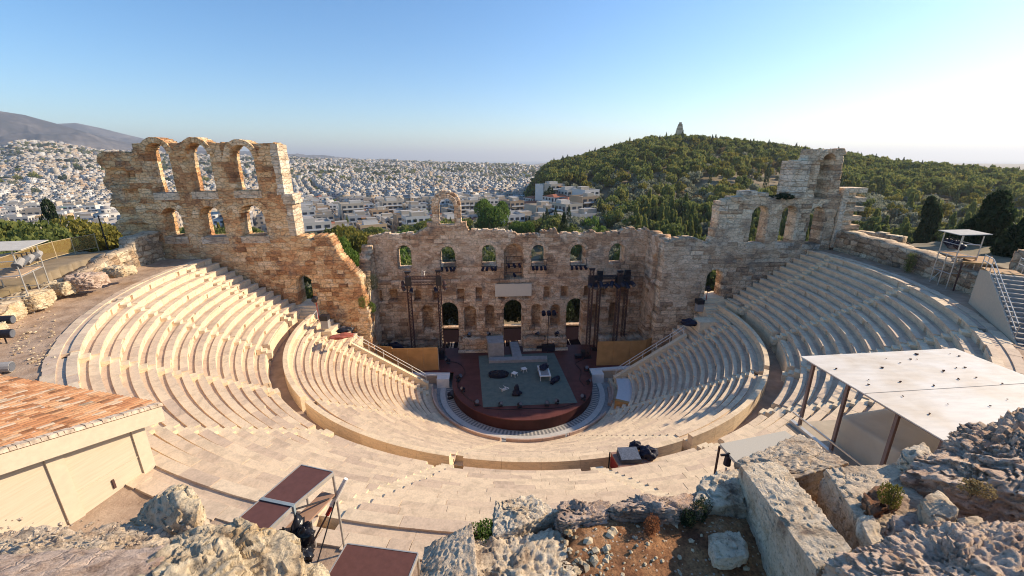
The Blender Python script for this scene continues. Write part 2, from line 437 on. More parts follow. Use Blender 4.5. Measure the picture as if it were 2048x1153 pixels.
# ---- left wing wall (with the three tall arches)
def win_px(xa, xb, ytop, ybot, Y=3.0):
    a = at_y(xa, ybot, Y); b = at_y(xb, ybot, Y); t = at_y((xa+xb)/2, ytop, Y)
    return a[0], b[0], a[2], t[2]
LW = [win_px(313, 350, 287, 386), win_px(389, 428, 287, 384), win_px(474, 515, 291, 382),
      win_px(335, 369, 417, 474), win_px(409, 450, 414, 474), win_px(488, 532, 411, 473)]
LW = [(a-.12, b+.15, c, d+.05) for a, b, c, d in LW]
LDOOR = win_px(599, 630, 555, 608)
def left_solid(U, Z):
    top = prof(U, [(-46.2, 29.2), (-42.4, 29.4), (-42.2, 30.35), (-27.0, 30.3), (-26.7, 29.6), (-26.4, 24.2), (-26.0, 19.7), (-22.2, 19.3), (-21.5, 17.6), (-20.6, 16.2), (-19.9, 15.0), (-19.2, 14.0), (-18.8, 10)])
    top = top+np.where(U < -42.3, ragged(U, .12, 1), np.where(U > -26.3, ragged(U, .32, 2), ragged(U, .10, 3)))
    hump = np.zeros_like(U) > 1
    for k in range(3):
        x0, x1, zb, zt = LW[k]; xc = (x0+x1)/2; r = (x1-x0)/2+0.55
        hump |= ((U-xc)**2+(Z-(zt-(x1-x0)/2))**2 < r*r) & (Z > 27)
    s = (Z < top) | hump
    # stepped right end of the tall part
    s &= ~((U > -26.75+0.15*np.sin(Z*2.1)) & (Z > 24.6))
    s &= ~((U > -26.15+0.10*np.sin(Z*3.3)) & (Z > 19.8))
    s &= (U > -46.1+0.25*np.sin(Z*2.6)+0.2*hash2(np.floor(Z/0.55), 2.0))
    for q in LW: s &= ~arch(U, Z, *q)
    s &= ~arch(U, Z, LDOOR[0], LDOOR[1], 10.2, LDOOR[3]+0.2)
    s &= ~((U > -19.0+0.5*vnoise(Z*0.9, Z*0, 4)) & (Z > 5))
    return s
def left_depth(U, Z):
    d = 0*U
    # putlog holes and lost facing on the far left pier
    for cx, cz, w_, h_ in ((-44.6, 26.6, 1.0, 0.9), (-43.6, 24.6, .8, .7), (-45.0, 22.6, 1.3, .7), (-44.2, 20.9, 1.5, .5), (-43.2, 26.9, .45, .4), (-36.9, 28.4, .3, .25), (-31.6, 28.6, .3, .25)):
        d = d+0.38*((np.abs(U-cx) < w_) & (np.abs(Z-cz) < h_))
    d = d+np.where(Z > 24.85, 0.10, 0)*(U > -42.3)+np.where(Z > 19.75, 0.06, 0)
    return d
lw = empty('wing_wall', (-34, 3, 0))
tag(lw, 'tall orange stone wing wall left of the stage with three high arches above three lower ones', 'wall', 'wing walls closing the seating')
def wall_at(root, *a, **k):
    o = wall_mesh(*a, parent=root, **k); o.matrix_parent_inverse = root.matrix_basis.inverted() if False else Matrix.Translation(-root.location)
    return o
bpy.context.view_layer.update()
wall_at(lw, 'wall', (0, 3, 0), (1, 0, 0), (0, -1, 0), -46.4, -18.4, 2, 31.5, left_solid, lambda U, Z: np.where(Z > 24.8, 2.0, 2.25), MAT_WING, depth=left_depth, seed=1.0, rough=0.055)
def add_sills(root, wins, Y, mat, proud=0.06, h=0.85):
    for k, (x0, x1, zb, zt) in enumerate(wins):
        mb = MB(); n = 2; L = (x1-x0+0.5)/n
        for i in range(n):
            a = x0-0.25+i*L
            mb.box(a+0.01, a+L-0.01, Y-proud-0.02*random.random(), Y+1.0, zb-h+0.03*random.random(), zb-0.02, t=0.15+0.3*random.random())
        o = mb.build('sill', mat, root); o.matrix_parent_inverse = Matrix.Translation(-root.location)
def child(o, root):
    o.parent = root; o.matrix_parent_inverse = Matrix.Translation(-root.location); return o
def arch_ring(root, x0, x1, zt, Y, mat, w_=0.5, proud=0.09, n=13, name='arch_ring', thick=0.6):
    mb = MB(); r = (x1-x0)/2; xc = (x0+x1)/2; zc = zt-r
    for i in range(n):
        a0 = math.pi*i/n+0.012; a1 = math.pi*(i+1)/n-0.012; p = proud+0.03*random.random(); ro = r+w_+0.06*(random.random()-.5)
        c = []
        for (rr, aa) in ((r, a0), (ro, a0), (ro, a1), (r, a1)):
            c.append((xc+rr*math.cos(aa), zc+rr*math.sin(aa)))
        mb.hexa([(q[0], Y-p, q[1]) for q in c]+[(q[0], Y+thick, q[1]) for q in c], t=random.random()*0.6)
    return child(mb.build(name, mat), root)
add_sills(lw, LW, 3.0, MAT_ASHLAR)
for q in LW[:3]: arch_ring(lw, q[0], q[1], q[3], 3.0, MAT_WING, 0.6, 0.07)
for q in LW[3:]: arch_ring(lw, q[0]-0.02, q[1]+0.02, q[3]+0.02, 3.0, MAT_WING, 0.7, 0.03, thick=0.4)
# pale quoin stones on the sunlit end
mb = MB(); z = 19.8
while z < 29.6:
    h = 0.45+0.25*random.random(); xr = -26.72 if z > 24.4 else -26.1
    mb.box(xr-0.55-0.25*random.random(), xr+0.10+0.05*random.random(), 2.93-0.04*random.random(), 5.2, z+.01, z+h-.01, t=random.random()*0.45); z += h
mb.box(-27.0, -25.7, 2.75, 5.0, 24.1, 24.7, t=.3); mb.box(-26.9, -25.55, 2.8, 4.9, 23.6, 24.08, t=.1)
child(mb.build('quoin', MAT_ASHLAR), lw)

# ---- right wing wall
RW = [win_px(1497.5, 1526, 414, 487), win_px(1555, 1582, 414, 487), win_px(1609.5, 1634.5, 416, 489)]
RW = [(a-.12, b+.12, c, d+.1) for a, b, c, d in RW]
RDOOR = win_px(1409, 1441, 540, 590)
RN = (at_y(1628, 400, 3)[0], at_y(1653, 400, 3)[0], 23.75, at_y(1659, 307, 3)[2])
def right_solid(U, Z):
    top = prof(U, [(18.9, 18.0), (19.6, 18.2), (20.4, 18.7), (22.5, 18.9), (25.2, 18.2), (25.55, 19.2), (25.7, 22.6), (26.3, 23.7), (28.2, 24.0), (28.7, 24.5), (30.6, 24.6), (31.4, 24.0), (34.1, 24.0), (34.25, 23.8), (34.35, 28.2), (35.95, 28.3), (36.0, 29.5), (40.2, 29.7), (40.7, 29.2), (41.1, 24.0), (41.3, 24.0), (41.4, 20)])
    top = top+np.where(U < 25.3, ragged(U, .22, 5), ragged(U, .13, 6))
    s = Z < top
    s &= U > 19.0+0.3*vnoise(Z*1.1, Z*0, 7)
    s &= U < 41.2+0.25*np.sin(Z*1.7)*(Z > 20)
    s &= ~((U > 40.9-0.1*(Z-24)) & (Z > 24.2) & (U > 40.3+.3*hash2(np.floor(Z/0.5), 4.)))
    for q in RW: s &= ~arch(U, Z, *q)
    s &= ~arch(U, Z, RDOOR[0], RDOOR[1], 10.2, RDOOR[3])
    return s
def right_depth(U, Z):
    d = 1.7*arch(U, Z, *RN)
    d = d+np.where(Z > 24.2, 0.10, 0)
    d = d+0.45*((U > 33.0) & (U < 36.2) & (Z > 24.1) & (Z < 40))*0.0
    for cx, cz, w_, h_ in ((29.0, 16.0, .6, .25), (27.3, 21.2, .3, .3)):
        d = d+0.2*((np.abs(U-cx) < w_) & (np.abs(Z-cz) < h_))
    return d
rw = empty('wing_wall', (31, 3, 0))
tag(rw, 'grey stone wing wall right of the stage with three arched windows and a tall broken pier', 'wall', 'wing walls closing the seating')
bpy.context.view_layer.update()
child(wall_mesh('wall', (0, 3, 0), (1, 0, 0), (0, -1, 0), 18.4, 42, 2, 30.2, right_solid, 1.75, MAT_GREY, depth=right_depth, seed=3.0, rough=0.06), rw)
add_sills(rw, RW, 3.0, MAT_ASHLAR, 0.04, 0.7)
arch_ring(rw, RN[0], RN[1], RN[3], 3.0, MAT_GREY, 0.45, 0.10)
mb = MB(); z = 24.0
for zz, h in ((23.9, .62), (24.55, .7), (25.27, .6), (25.9, .72), (26.64, .6), (27.28, .55), (27.85, .45)):
    mb.box(34.2+.12*random.random(), 36.3, 2.88-.05*random.random(), 5.3, zz, zz+h-.02, t=random.random()*.35)
for q in ((27.0, 28.4, 23.55, 24.05), (28.45, 30.1, 24.2, 24.75), (30.5, 31.6, 24.1, 24.5), (25.6, 27.0, 23.0, 23.5), (25.5, 26.6, 22.3, 22.95)):
    mb.box(q[0], q[1], 2.85, 4.6, q[2], q[3], t=random.random()*.4)
child(mb.build('block_course', MAT_ASHLAR), rw)

# stepped buttress behind the right end
bt = empty('stone_buttress', (42.5, 4, 17)); tag(bt, 'stepped stack of projecting stone blocks at the right end of the right wing wall', 'buttress')
bpy.context.view_layer.update()
mb = MB(); z = 17.5; k = 0
while z < 24.9:
    h = 0.58; long = k % 2 == 0
    mb.box(41.4, (44.3 if long else 43.3)+.3*random.random(), 2.9+(.0 if long else .35), 5.3, z, z+h-.015, t=random.random()*.7); z += h; k += 1
child(mb.build('block_course', MAT_GREY), bt)
mb = MB(); mb.box(41.22, 41.9, 2.75, 5.1, 17.5, 24.8, t=.2); child(mb.build('corner_strip', MAT_ASHLAR), bt)

# ---- stage wall
def wpx(xa, xb, yt, yb): return win_px(xa, xb, yt, yb, YW)
SW = [wpx(796, 824, 492, 538), wpx(881, 910, 494, 533), wpx(964, 991.5, 491, 532), wpx(1063, 1091, 491, 531), wpx(1141, 1170, 490, 530), wpx(1219, 1249, 488, 529)]
SN_UP = wpx(1009, 1046, 490, 559)
zfl = 1.4
def dpx(xa, xb, yt): a = at_y(xa, 650, YW)[0]; b = at_y(xb, 650, YW)[0]; return a, b, zfl, at_y((xa+xb)/2, yt, YW)[2]
SD = [dpx(881, 917, 605), dpx(1008, 1044, 600), dpx(1132, 1165, 597)]
SNICH = [wpx(846, 867, 612, 662), wpx(929, 953, 613, 661), wpx(971, 989, 611, 656), wpx(1063, 1082, 609, 655), wpx(1101, 1119, 610, 655), wpx(1178, 1196, 610, 655), wpx(1216, 1233, 606, 650)]
SRECT = [(757, 764, 583, 604), (778, 795, 581, 604), (829, 842, 583, 603), (866, 877, 582, 603), (915, 928, 579, 602), (952, 964, 578, 601), (1088, 1101, 575, 598), (1122, 1135, 574, 596), (1169, 1181, 573, 595), (1202, 1214, 572, 594), (1243, 1256, 571, 593), (997, 1009, 592, 599), (1045, 1058, 591, 598)]
SRECT = [(at_y(a, d, YW)[0], at_y(b, d, YW)[0], at_y(a, d, YW)[2], at_y(a, c, YW)[2]) for a, b, c, d in SRECT]
_t = [(727, 476), (745, 474), (765, 470), (830, 469), (838, 465), (860, 455), (866, 454), (934, 454), (938, 462), (1020, 463), (1030, 467), (1036, 471), (1080, 470), (1083, 461), (1114, 461), (1118, 469), (1165, 468), (1185, 462), (1203, 468), (1240, 467), (1245, 459), (1294, 459), (1300, 465), (1310, 472), (1322, 480), (1330, 492)]
STOP = [(at_y(x, y, YW)[0], at_y(x, y, YW)[2]) for x, y in _t]
AO = (at_y(878, 450, YW)[0], at_y(908, 450, YW)[0], at_y(893, 451, YW)[2], at_y(893, 397, YW)[2])
def stage_solid(U, Z):
    top = prof(U, STOP)+ragged(U, .22, 8)
    s = Z < top
    xc = (AO[0]+AO[1])/2; r = (AO[1]-AO[0])/2; zc = AO[3]-r; ro = r+0.95
    ring = (((U-xc)**2+(Z-zc)**2 < (ro+0.12*(hash2(np.floor(np.arctan2(Z-zc, U-xc)*5), 1.)-.5))**2) & (Z > zc-0.05))
    leg = (np.abs(U-xc) < ro+0.10*(hash2(np.floor(Z/0.5), 3.)-.3)) & (Z <= zc) & (Z > 17)
    low = (np.abs(U-xc) < ro+0.75) & (Z < AO[2]+0.4) & (Z > 17)
    s |= ring | leg | low
    for q in SW: s &= ~arch(U, Z, *q)
    for q in SD: s &= ~arch(U, Z, *q)
    s &= ~arch(U, Z, AO[0], AO[1], AO[2], AO[3])
    s &= U > -19.9+0.35*vnoise(Z*.8, Z*0, 3)
    return s
def stage_depth(U, Z):
    d = np.where(Z > 12.0, 0.25, 0.0)+np.where(Z > 8.9, 0.08, 0)
    d = d+1.4*arch(U, Z, *SN_UP)
    for q in SNICH: d = d+1.3*arch(U, Z, *q)
    for x0, x1, zb, zt in SRECT: d = d+1.0*((U > x0) & (U < x1) & (Z > zb) & (Z < zt))
    # broad pilaster strips on the lower storey
    for xc in (-16.2, -10.4, 10.5, 16.4): d = d+0.12*(np.abs(U-xc) < 1.1)*(Z < 9)
    return d
sw = empty('stage_wall', (0, YW, 0)); tag(sw, 'wide ruined stone stage wall behind the red stage with rows of arches and niches', 'wall')
bpy.context.view_layer.update()
def stage_thick(U, Z): return np.where(Z > 18.3, 1.5, 2.3)
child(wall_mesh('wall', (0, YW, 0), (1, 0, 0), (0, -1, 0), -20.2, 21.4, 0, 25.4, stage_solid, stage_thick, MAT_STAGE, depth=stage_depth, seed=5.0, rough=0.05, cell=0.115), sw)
arch_ring(sw, AO[0], AO[1], AO[3], YW-0.02, MAT_STAGE, 0.55, 0.07, 11, thick=0.5)
for q in SD: arch_ring(sw, q[0]-.03, q[1]+.03, q[3]+.03, YW, MAT_STAGE, 0.5, 0.06, 13, thick=.3)
for q in SW: arch_ring(sw, q[0]-.03, q[1]+.03, q[3]+.03, YW+.25, MAT_STAGE, 0.42, 0.03, 11, thick=.3)
# back passage seen through the three doors
pas = empty('low_back_wall', (0, 18, 0)); tag(pas, 'low wall with a sunlit top seen through the three stage doors', 'wall')
bpy.context.view_layer.update()
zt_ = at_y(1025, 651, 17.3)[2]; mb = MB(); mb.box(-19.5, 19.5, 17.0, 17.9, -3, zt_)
mb_ = MB(); mb_.box(-19.5, 19.5, 16.9, 16.99, -3, zt_-.25); child(mb_.build('painted_shade_sheet', simple('painted_shade_sheet', (.02, .014, .016), .8)), pas)  # near-black sheet paints shade over the stone wall's front face
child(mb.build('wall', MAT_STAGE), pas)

# side walls of the stage (returns)
sl = empty('side_wall', (-18.9, 6, 0)); tag(sl, 'broken stone side wall at the left end of the stage with plants growing on it', 'wall', 'side walls of the stage')
sr = empty('side_wall', (19.3, 6, 0)); tag(sr, 'stone side wall at the right end of the stage with niches facing left', 'wall', 'side walls of the stage')
bpy.context.view_layer.update()
def ls(U, Z): return Z < prof(U, [(3.2, 11.5), (4.2, 9.5), (5.0, 12.8), (6.2, 12.0), (7.2, 15.6), (9.6, 17.4)])+ragged(U, .35, 11)
child(wall_mesh('wall', (-19.0, 0, 0), (0, 1, 0), (1, 0, 0), 3.2, 9.55, 0, 18.5, ls, 1.4, MAT_GREY, seed=8.0, rough=.09, cell=.14, tint=lambda t: t), sl)
def rs(U, Z):
    return Z < prof(U, [(3.2, 18.4), (5.5, 18.8), (7, 18.5), (9.6, 18.9)])+ragged(U, .2, 12)
def rdp(U, Z):
    d = 0.9*arch(U, Z, 5.1, 6.7, 12.3, 16.3)+0.9*arch(U, Z, 5.0, 6.9, zfl, 7.4)
    return d+0.6*((np.abs(U-7.9) < .35) & (np.abs(Z-9.7) < .9))+0.6*((np.abs(U-4.4) < .35) & (np.abs(Z-9.3) < .9))
child(wall_mesh('wall', (19.35, 0, 0), (0, 1, 0), (-1, 0, 0), 3.2, 9.55, 0, 19.5, rs, 1.6, MAT_STAGE, seed=9.0, rough=.06, cell=.13, depth=rdp), sr)

# stone bases in front of the stage wall
def base_block(x0, x1, y0, y1, zt, label, seed):
    def so(U, Z): return Z < zt+ragged(U, .12, seed)
    r = empty('low_ruin', ((x0+x1)/2, y0, 1.4)); tag(r, label, 'ruin', 'low ruins before the stage wall')
    bpy.context.view_layer.update()
    child(wall_mesh('wall', (0, y0, 0), (1, 0, 0), (0, -1, 0), x0, x1, 1.3, zt+.4, so, y1-y0, MAT_STAGE, seed=seed, rough=.12, jit=.05, cell=.14), r)
    mb = MB(); x = x0-.1
    while x < x1:
        L = .8+.7*random.random(); L = min(L, x1+.1-x); mb.box(x, x+L-.02, y0-.45, y0-.14, 1.40, 1.75, t=random.random()*.5); x += L
    child(mb.build('plinth', MAT_ASHLAR), r)
def bx(xa, xb, Y=8.3): return at_y(xa, 690, Y)[0], at_y(xb, 690, Y)[0]
x0, x1 = bx(918, 1006); base_block(x0, x1, 8.3, 9.5, 3.4, 'low ruined stone block left of the central stage door', 21.)
x0, x1 = bx(1047, 1134); base_block(x0, x1, 8.3, 9.5, 3.3, 'low ruined stone block right of the central stage door', 22.)
x0, x1 = bx(1193, 1282); base_block(x0, x1, 7.6, 9.5, 3.3, 'low dark stone ruin behind the right plywood hoarding', 23.)
x0, x1 = bx(760, 874); base_block(x0, x1, 7.8, 9.5, 3.1, 'low dark stone ruin behind the left plywood hoarding', 24.)

# ---- outer retaining wall round the top walkway
def ring_wall(root, a0, a1, R, zb, ztop, thick, mat, seed, cell=0.16, rough=0.11, name='wall'):
    """curved masonry wall, visible face towards the centre"""
    L = R*(a1-a0); nu = int(L/cell); nz = int((ztop.max() if hasattr(ztop, 'max') else 4)/cell) if False else int(round(3.6/cell))
    us = np.linspace(0, L, nu+1); zs = np.linspace(0, 3.6, nz+1)
    U, Z = np.meshgrid(us, zs); top = ztop(U)
    Zr = Z*(top/3.6)
    bh, be = courses(U, Zr, seed, 0.62)
    disp = (bh-.5)*2*rough+(fbm(U*1.3, Zr*1.3, 3, seed)-.5)*rough*3-np.where(be < .08, rough*.7, 0)
    ang = a0+U/R; rr = R-disp
    Vf = np.stack([CX+rr*np.cos(ang), rr*np.sin(ang), zb+Zr+(hash2(U, Z, 1.)-.5)*.05], -1)
    ext = (R+thick+(fbm(U, U*0, 2, seed)-.5)*.5)
    Vb = np.stack([CX+ext[-1]*np.cos(ang[-1]), ext[-1]*np.sin(ang[-1]), zb+Zr[-1]+.1*bh[-1]], -1)
    mid = (Vf[-1]+Vb)/2+np.array([0, 0, .08])*(bh[-1][:, None]-.3)
    Vb2 = Vb*1.0; Vb2[:, 2] = zb-1.5
    V = np.concatenate([Vf.reshape(-1, 3), mid, Vb, Vb2]); n1 = nu+1
    I = (np.arange(nz+3)[:, None]*n1+np.arange(nu)[None, :]).ravel()
    F = np.stack([I, I+n1, I+n1+1, I+1], 1)
    T = np.concatenate([courses((U[:-1, :-1]+U[1:, 1:])/2, (Zr[:-1, :-1]+Zr[1:, 1:])/2, seed, .62)[0].ravel(), np.full(3*nu, .4)])
    return child(np_mesh(name, V, F, mat, T, np.concatenate([(courses((U[:-1, :-1]+U[1:, 1:])/2, (Zr[:-1, :-1]+Zr[1:, 1:])/2, seed, .62)[1] < .07).ravel()*1.0, np.zeros(3*nu)])), root)
AW = 17.2
ol = empty('retaining_wall', (-42, -8, AW)); tag(ol, 'sunlit rough block retaining wall round the dirt walkway on the left', 'wall', 'retaining walls of the top walkway')
orr = empty('retaining_wall', (41.5, -8, AW)); tag(orr, 'shaded block retaining wall round the paved walkway on the right', 'wall', 'retaining walls of the top walkway')
bpy.context.view_layer.update()
MAT_OUT = masonry('outer_wall_stone', (0.66, 0.56, 0.40), (0.58, 0.46, 0.32), (0.24, 0.17, 0.11), (0.46, 0.32, 0.20), 0.25, 0.95, 0.35, 1.7)
def topL(U):   # U = 0 at the lower (camera) end
    a = np.degrees(-rad(138)-0+(-U/42.3))
    return np.interp(U, [0, 6, 10, 14, 17, 22, 26, 28, 30.5, 31, 40], [1.1, 1.3, 1.0, 1.4, 1.3, .95, 1.5, 2.1, 2.3, 3.3, 3.5])+.15*hash2(np.floor(U/1.1), 3.)
def ring_left():
    R = 42.3; return ring_wall(ol, -rad(183.5), -rad(137), R, AW-.15, lambda U: topL(R*rad(46.5)-U), 1.6, MAT_OUT, 13.)
ring_left()
def topR(U):
    return np.interp(U, [0, 8, 16, 22, 40], [1.0, 1.2, 1.6, 1.9, 2.6])*1.0+.12*hash2(np.floor(U/1.2), 5.)
ring_wall(orr, -rad(52), rad(4.0), 40.8, AW-.15, topR, 1.8, MAT_OUT, 14.)
# ================================================================ seating
MAT_SEAT = marble('seat_marble', (0.74, 0.585, 0.405), (0.66, 0.51, 0.365), (0.55, 0.42, 0.315))
MAT_STAIR = marble('stair_marble', (0.76, 0.615, 0.42), (0.70, 0.555, 0.385), (0.60, 0.47, 0.33))
MAT_PARAPET = marble('parapet_marble', (0.80, 0.63, 0.42), (0.77, 0.60, 0.40), (0.72, 0.55, 0.37))
LOW_R0, LOW_R1, LOW_N = 12.3, 25.35, 19
UP_R0, UP_R1, UP_N = 27.5, 38.0, 13
low_z = lambda i: 1.05+(9.62-1.05)*i/(LOW_N-1)
up_z = lambda i: 10.9+(17.25-10.9)*i/(UP_N-1)
up_stairs = [-178.3, -160, -142, -124.3, -104.6, -85.2, -69, -53.7, -37.5, -20, -1.6]
low_stairs = [-172.5, -136.8, -104.2, -69.3, -35.5, -7]
def row_limits(r, yend):
    s = math.asin(max(-1, min(1, yend/r)))
    return -math.pi-s, s
def make_rows(root, r0, r1, n, zf, stairs, yend, wst=0.8, shift=0.0):
    d = (r1-r0)/n
    dz = zf(1)-zf(0)
    for i in range(n):
        r = r0+i*d; z = zf(i); rout = r+d
        a0, a1 = row_limits(r+0.3, yend(r)); mb = MB()
        cuts = [rad(s) for s in stairs if a0 < rad(s) < a1]
        segs = []; a = a0
        for c in cuts:
            hw = (wst if i or n == LOW_N else 2.3)/2/r
            segs.append((a, c-hw)); a = c+hw
        segs.append((a, a1))
        last = i == n-1
        for (s0, s1) in segs:
            if s1-s0 < 0.02: continue
            a = s0; off = random.random()
            while a < s1-1e-4:
                L = (1.0+1.6*random.random())/r
                b = min(a+L, s1)
                if s1-b < 0.3/r: b = s1
                g = 0.007/r; dr = (random.random()-.5)*.022; dzb = (random.random()-.5)*.02
                q = random.random(); chip = 0.0
                if random.random() < 0.08: dr += .05+.07*random.random()
                t = random.random()
                # seat slab with a slightly set back lower face
                mb.arc(r+dr, r+d*0.56, z-0.13, z+dzb, a+g, b-g, 2, t=.12+.88*t)
                a = b
            a = s0
            while a < s1-1e-4:      # short blocks of the riser, some set back
                L = (.45+.5*random.random())/r; b = min(a+L, s1)
                if s1-b < .2/r: b = s1
                k_ = .10+.12*random.random() if random.random() < .09 else .03+.02*random.random()
                mb.arc(r+k_, r+d*0.55, z-dz-0.12, z-0.131, a+.006/r, b-.006/r, 1, t=.45+.55*random.random())
                a = b
            a = s0
            while a < s1-1e-4:      # foot strip behind the seat, a hand lower
                L = (1.6+2.2*random.random())/r; b = min(a+L, s1)
                if s1-b < 0.3/r: b = s1
                mb.arc(r+d*0.53, rout+0.05, z-0.3, z-0.09+(random.random()-.5)*.012, a+.004/r, b-.004/r, 2, t=random.random()*.34)
                a = b
        mb.arc(r+.10, r+d*.8, z-dz-.28, z-dz-.13, a0+.01, a1-.01, 70, t=.3)
        mb.build('seat_row', MAT_SEAT, root)
    # stairs: two treads to each row
    for s in stairs:
        c = rad(s); mb = MB()
        for i in range(n):
            r = r0+i*d; z = zf(i); hw = wst/2/r
            if s in (stairs[0], stairs[-1]) and (r*math.sin(c) > yend(r)): pass
            mb.arc(r-d*0.5, r+0.01, z-dz-.4, z-dz/2-.07, c-hw*1.02, c+hw*1.02, 2, t=.5+.5*random.random())
            mb.arc(r+0.012, r+d*0.5-.002, z-.6, z-.08, c-hw*1.02, c+hw*1.02, 2, t=.5+.5*random.random())
        mb.build('stairway', MAT_STAIR, root)
    # rubble core under the slabs, so nothing shows through the joints
    mb = MB(); a0, a1 = row_limits(r0, min(yend(r0), yend(r1)))
    for i in range(n):
        r = r0+i*d; z = zf(i)-dz-.02
        s0, s1 = row_limits(r+.3, yend(r))
        mb.arc(r+.06, r+d+.08, z-1.5, z-0.05, s0+.01, s1-.01, 60, t=.1)
    mb.build('core', MAT_STAIR, root)
upper = empty('upper_seating', (CX, 0, 0)); tag(upper, 'upper tier of curved cream marble seat rows above the curved walkway', 'seating', 'seating tiers')
lower = empty('lower_seating', (CX, 0, 0)); tag(lower, 'lower tier of curved cream marble seat rows around the round orchestra', 'seating', 'seating tiers')
make_rows(upper, UP_R0, UP_R1, UP_N, up_z, up_stairs, lambda r: 2.75)
make_rows(lower, LOW_R0, LOW_R1, LOW_N, low_z, low_stairs, lambda r: 2.7 if r > 20.4 else -0.55, 0.75)
for o in list(upper.children)+list(lower.children): o.location = (-CX, 0, 0)
# backrest wall of the lower tier: broken at the stairs
mb = MB(); edges = [-186]+low_stairs[1:-1]+[6]
for k in range(len(edges)-1):
    a = rad(edges[k])+(0.45/26 if k else 0); b = rad(edges[k+1])-(0.45/26 if k < len(edges)-2 else 0)
    n = int((b-a)*26/2.2)
    for i in range(n):
        q0 = a+(b-a)*i/n+.0003; q1 = a+(b-a)*(i+1)/n-.0003
        mb.arc(25.72, 26.12, 8.3, 10.32+.01*random.random(), q0, q1, 3, t=random.random())
        mb.arc(25.36, 25.718, 8.3, 9.66, q0, q1, 3, t=random.random())
o = mb.build('backrest_wall', MAT_PARAPET, lower); o.location = (-CX, 0, 0)
# walkway between the tiers
mb = MB(); mb.arc(26.121, 27.62, 8.0, 9.05, rad(-186.5), rad(6.3), 120, t=.3)
MAT_WALK = simple('walkway_stone', (0.40, 0.29, 0.21), .9, var=.2, nscale=1.2, bump=.3)
tag(mb.build('walkway', MAT_WALK), kind='structure')
# front wall of the upper tier, with small stairs at the stair heads
for k in range(len(up_stairs)-1):
    mb = MB()
    a = rad(up_stairs[k])+1.16/27.5; b = rad(up_stairs[k+1])-1.16/27.5; n = max(2, int((b-a)*27/1.6))
    for i in range(n):
        mb.arc(27.40, 27.56, 8.6, 10.76, a+(b-a)*i/n+.0003, a+(b-a)*(i+1)/n-.0003, 2, t=random.random())
    o = mb.build('front_wall', MAT_PARAPET, upper); o.location = (-CX, 0, 0)
mb = MB()
for s in up_stairs:
    for k in range(5):
        mb.arc(27.40+k*.17, 28.1, 8.9, 9.05+(k+1)*.30, rad(s)-.42/27.5, rad(s)+.42/27.5, 1, t=.6+.4*random.random())
o = mb.build('stair_head', MAT_STAIR, upper); o.location = (-CX, 0, 0)
# stepped heads where the stairs of the lower tier meet the walkway
# paving ring outside the top row
mb = MB(); a = rad(-183.8)
while a < rad(3.0):
    b = min(a+(.7+.7*random.random())/38.3, rad(3.2))
    mb.arc(38.05, 38.55+.12*random.random(), 16.6, 17.22+.02*random.random(), a+.0003, b-.0003, 2, t=random.random()*.6)
    a = b
o = mb.build('coping', MAT_SEAT, upper); o.location = (-CX, 0, 0)
# sloping cheek walls at the two cut ends of the lower tier
def cheek(sgn):
    mb = MB(); p0 = np.array([CX+sgn*12.0, -.30, 1.25]); p1 = np.array([CX+sgn*20.9, -.30, low_z(12)+.35])
    d = p1-p0; w_ = np.array([0, .28, 0]); h = np.array([0, 0, .16])
    mb.hexa([p0-w_-h*9, p1-w_-h*9, p1+w_-h*9, p0+w_-h*9, p0-w_+h, p1-w_+h, p1+w_+h, p0+w_+h], t=.8)
    mb.box(min(p0[0], p1[0]), max(p0[0], p1[0]), .0, .2, 0, 1.4, t=.5)
    o = mb.build('end_coping', MAT_STAIR, lower); o.location = (-CX, 0, 0)
    # solid end below
    V = [(p0[0], -.28, 0), (p1[0], -.28, 0), (p1[0], -.28, p1[2]-.3), (p0[0], -.28, p0[2]-.3)]
    V2 = [(x, y+.45, z) for x, y, z in V]
    mb = MB(); mb.hexa([V[0], V[1], V2[1], V2[0], V[3], V[2], V2[2], V2[3]], t=.3)
    o = mb.build('end_wall', MAT_STAGE, lower); o.location = (-CX, 0, 0)
cheek(-1); cheek(1)
# dirt walkway above the seats
def walk_mesh():
    aa = np.radians(np.arange(-186, 6.5, .35)); rr = np.linspace(38.3, 44.0, 26)
    A2, R2 = np.meshgrid(aa, rr)
    Xw = CX+R2*np.cos(A2); Yw = R2*np.sin(A2); Zw = AW-.06+(fbm(Xw*1.1, Yw*1.1, 5, 2.)-.5)*.16+smooth(41.3, 43, R2)*.2
    nv, nu = A2.shape; I = (np.arange(nv-1)[:, None]*nu+np.arange(nu-1)[None, :]).ravel()
    m, nt_, b = new_mat('trodden_dirt'); g = N(nt_); v = g.coord()
    c = g.ramp(g.noise(v, .9, 7, .65), [(.3, (.30, .20, .13)), (.5, (.42, .30, .21)), (.7, (.52, .39, .28))])
    c = g.mix(1.0, c, g.ramp(g.vor(v, 7.0), [(0.0, 1.25), (.12, 1.12), (.2, .95)]), 'MULTIPLY')
    g.l(c, b.inputs['Base Color']); g.bump(g.noise(v, 5, 8, .7), .8, .06, b)
    tag(np_mesh('dirt_path', np.stack([Xw, Yw, Zw], -1).reshape(-1, 3), np.stack([I, I+1, I+nu+1, I+nu], 1), m, smooth=True), kind='structure')
    return m
MAT_DIRT = walk_mesh()

